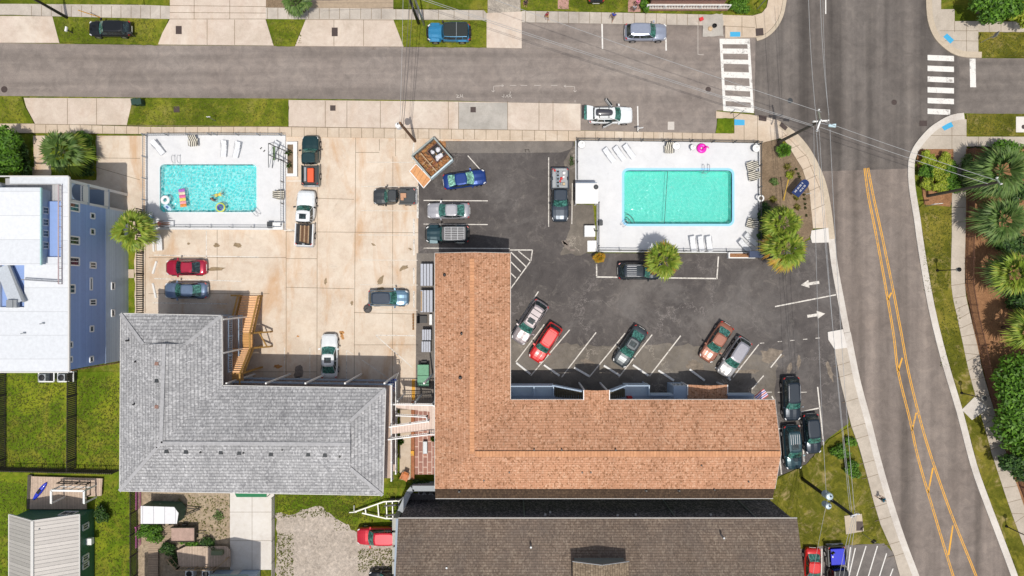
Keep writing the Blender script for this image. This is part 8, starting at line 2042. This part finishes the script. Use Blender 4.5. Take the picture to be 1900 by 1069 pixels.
mb = MB(); mb.tube([(.25, .1, .1), (.45, .12, .4), (.5, .0, .62), (.66, -.08, .5)], [.09, .07, .08, .04], 8); mb.build('neck', plain('hot_pink_vinyl', (.85, .02, .48), .3), t, smooth=True)
ring_obj('life_ring', 1406, 370, .3, .09, M['white'], 'white life ring hung on the right fence of the right pool', z=DZ+.9, cat='life ring')
q = G(339, 370, .2); t = thing('pool_lilo', 'floral orange and pink air mattress floating in the left pool', 'air mattress', (q[0], q[1], .16), R(97))
for k in range(6):
    mb = MB(); y = 0; x = -.85+k*.34; mb.loft([[(x, -.34, 0), (x, .34, 0), (x, .34, .05), (x, -.34, .05)], [(x+.17, -.35, 0), (x+.17, .35, 0), (x+.17, .35, .11), (x+.17, -.35, .11)], [(x+.33, -.34, 0), (x+.33, .34, 0), (x+.33, .34, .05), (x+.33, -.34, .05)]])
    cc = [(.75, .25, .05), (.72, .30, .35), (.75, .55, .12), (.6, .12, .3), (.8, .6, .45), (.35, .12, .45)][k]; mb.build('air_chamber', plain(f'floral_vinyl_{"abcdef"[k]}', cc, .4, var=.5, scale=9), t)
q = G(311, 385, .2); t = thing('kickboard', 'pale blue kickboard floating in the lower left of the left pool', 'kickboard', (q[0], q[1], .17), R(-35)); mb = MB(); mb.loft([[(-.45, -.2, 0), (-.45, .2, 0), (-.45, .2, .05), (-.45, -.2, .05)], [(.2, -.24, 0), (.2, .24, 0), (.2, .24, .06), (.2, -.24, .06)], [(.5, -.1, 0), (.5, .1, 0), (.5, .1, .05), (.5, -.1, .05)]]); bevel(mb.build('board', plain('pale_blue_foam', (.45, .62, .78), .5), t), .02)
mb = MB(); mb.box(-.2, .1, -.1, .1, .06, .065); mb.build('print', plain('dark_blue_print', (.05, .12, .35), .5), t)

# ---------------------------------------------------------------- people
SKIN = plain('tan_skin', (.42, .23, .15), .6, var=.06)
def skin_obj(name, chains, mat, parent, root=0, lv=1):
    """chains: lists of (x, y, z, r) sharing points by equality"""
    vs = []; rs = []; es = []; idx = {}
    for ch in chains:
        prev = None
        for p in ch:
            k = (round(p[0], 4), round(p[1], 4), round(p[2], 4))
            if k not in idx: idx[k] = len(vs); vs.append(p[:3]); rs.append(p[3])
            i = idx[k]
            if prev is not None and prev != i: es.append((prev, i))
            prev = i
    me = bpy.data.meshes.new(name); me.from_pydata(vs, es, []); o = bpy.data.objects.new(name, me); COL.objects.link(o); o.parent = parent
    m = o.modifiers.new('skin', 'SKIN'); m.use_smooth_shade = True
    for i, sv in enumerate(me.skin_vertices[0].data): sv.radius = (rs[i], rs[i]*(.85 if rs[i] > .09 and rs[i] < .14 else 1)); sv.use_root = (i == root)
    sm = o.modifiers.new('sub', 'SUBSURF'); sm.levels = lv; sm.render_levels = lv; me.materials.append(mat); return o
def person(px, py, ang, label, shirt, shorts, hair=(.05, .03, .02), pose='walk', z=.12, top=True, h=1.72):
    q = G(px, py); s = h/1.75
    t = thing('person', label, 'person', (q[0], q[1], z), R(ang))
    if pose == 'lie': t.rotation_euler = (0, 0, R(ang))
    def T(p):
        x, y, zz, r = p
        if pose in ('lie',): return (zz*s-.9, y*s*1.0, .10-x*s if False else .12+x*s*.6, r*s)
        if pose == 'swim': return (zz*s*.9-.9, y*s, .02+x*s*.4, r*s)
        return (x*s, y*s, zz*s, r*s)
    sw = .26 if pose == 'walk' else .05
    pel = (0, 0, .95, .13); ch = (0, 0, 1.28, .135); nk = (.01, 0, 1.47, .06); hd0 = (.02, 0, 1.58, .095); hd1 = (.02, 0, 1.68, .085)
    chains = [[pel, (0, 0, 1.10, .125), ch, nk, hd0, hd1], [hd0, (.115, 0, 1.60, .02)]]
    arms = []; legs = []
    for sgn_ in (-1, 1):
        f = sgn_*sw
        hip = (0, sgn_*.09, .90, .09); kn = (f*.55+.03, sgn_*.10, .50, .06); an = (f*1.0-.03, sgn_*.10, .09, .04); toe = (f*1.0+.15, sgn_*.115, .03, .035)
        legs.append([pel, hip, kn, (f*.8-.01, sgn_*.1, .32, .055), an, toe]); chains.append(legs[-1])
        sh = (0, sgn_*.18, 1.40, .055); elb = (-f*.4-.02, sgn_*.25, 1.12, .042); wr = (-f*.8+.08, sgn_*.26, .88, .03); pm_ = (-f*.85+.10, sgn_*.265, .81, .036)
        if pose == 'swim': elb = (.02, sgn_*.35, 1.62, .042); wr = (.05, sgn_*.5, 1.80, .03); pm_ = (.05, sgn_*.52, 1.88, .036)
        arms.append([ch, sh, elb, wr, pm_]); chains.append(arms[-1])
        for k in range(5):
            fx = pm_[0]+(k-1.5)*.018 if k < 4 else pm_[0]+.035; dz = (-.075, -.085, -.08, -.065, -.03)[k]
            if k == 4: base_ = (wr[0]*.5+pm_[0]*.5+.02, pm_[1], wr[2]*.5+pm_[2]*.5, .012)
            chains.append([pm_, (fx, pm_[1]-sgn_*.004, pm_[2]+dz*.6, .010), (fx+.008, pm_[1]-sgn_*.014, pm_[2]+dz, .008)])
    skin_obj('body', [[T(p) for p in c_] for c_ in chains], SKIN, t)
    if top:
        c1 = [[(0, 0, .98, .145), (0, 0, 1.12, .142), (0, 0, 1.28, .155), (.005, 0, 1.42, .10)]]
        for a in arms: c1.append([(0, 0, 1.28, .155), (a[1][0], a[1][1]*1.02, a[1][2], .072), ((a[1][0]+a[2][0])/2, (a[1][1]+a[2][1])/2, (a[1][2]+a[2][2])/2, .062)])
        skin_obj('shirt', [[T(p) for p in c_] for c_ in c1], plain('cloth_'+label.split()[0]+'_'+str(int(px)), shirt, .85, var=.15), t)
    c2 = []
    for lg in legs: c2.append([(0, 0, .98, .145), (lg[1][0], lg[1][1], lg[1][2]-.02, .105), (lg[2][0], lg[2][1], lg[2][2]+.05, .085)])
    if pose == 'lie': c2 = [[(0, 0, 1.02, .14), (0, 0, .90, .14)]]
    skin_obj('shorts', [[T(p) for p in c_] for c_ in c2], plain('shorts_cloth_'+str(int(px)), shorts, .85), t)
    skin_obj('hair', [[T((-.02, 0, 1.60, .10)), T((0, 0, 1.70, .095)), T((.01, 0, 1.735, .06))]], plain('hair_'+str(int(px)), hair, .7), t)
    eyes = MB()
    for e in (-1, 1): p = T((.108, e*.035, 1.625, .01)); eyes.lathe((p[0], p[1], p[2]), [(.012, -.01), (.014, 0), (.006, .012)], 6)
    eyes.build('eyes', M['black'], t)
    return t
person(1014, 35, -60, 'person in a maroon shirt and tan shorts walking on the upper sidewalk', (.28, .02, .04), (.50, .30, .12))
person(1136, 36, -110, 'person in a blue shirt and khaki shorts on the upper sidewalk', (.03, .06, .42), (.30, .24, .18))
person(1174, 22, -90, 'person in a grey shirt standing at the garden gate at the top', (.38, .38, .42), (.12, .12, .15), pose='stand')
person(1180, 12, -90, 'person in pink standing on the garden path near the top edge', (.75, .22, .35), (.6, .3, .35), pose='stand')
person(975, 12, -80, 'person in black standing on the lawn at the top edge', (.02, .02, .025), (.03, .03, .03), pose='stand', z=.09)
person(1628, 921, 150, 'person in a teal blue shirt walking down the right sidewalk', (.02, .18, .28), (.04, .05, .07), (.35, .3, .26))
person(397, 371, 40, 'bather in dark trunks standing in the left pool', (.1, .1, .1), (.10, .13, .35), pose='stand', z=-.72, top=False)
person(405, 362, 15, 'bather in yellow swimming in the left pool', (.70, .60, .10), (.7, .6, .1), pose='swim', z=.04)
tL = person(303, 415.5, 180, 'sunbather in a coral suit lying on a lounger at the left pool', (.75, .25, .20), (.75, .25, .20), pose='lie', z=DZ+.36)
tL.location = (qs[0], qs[1], DZ+.33)
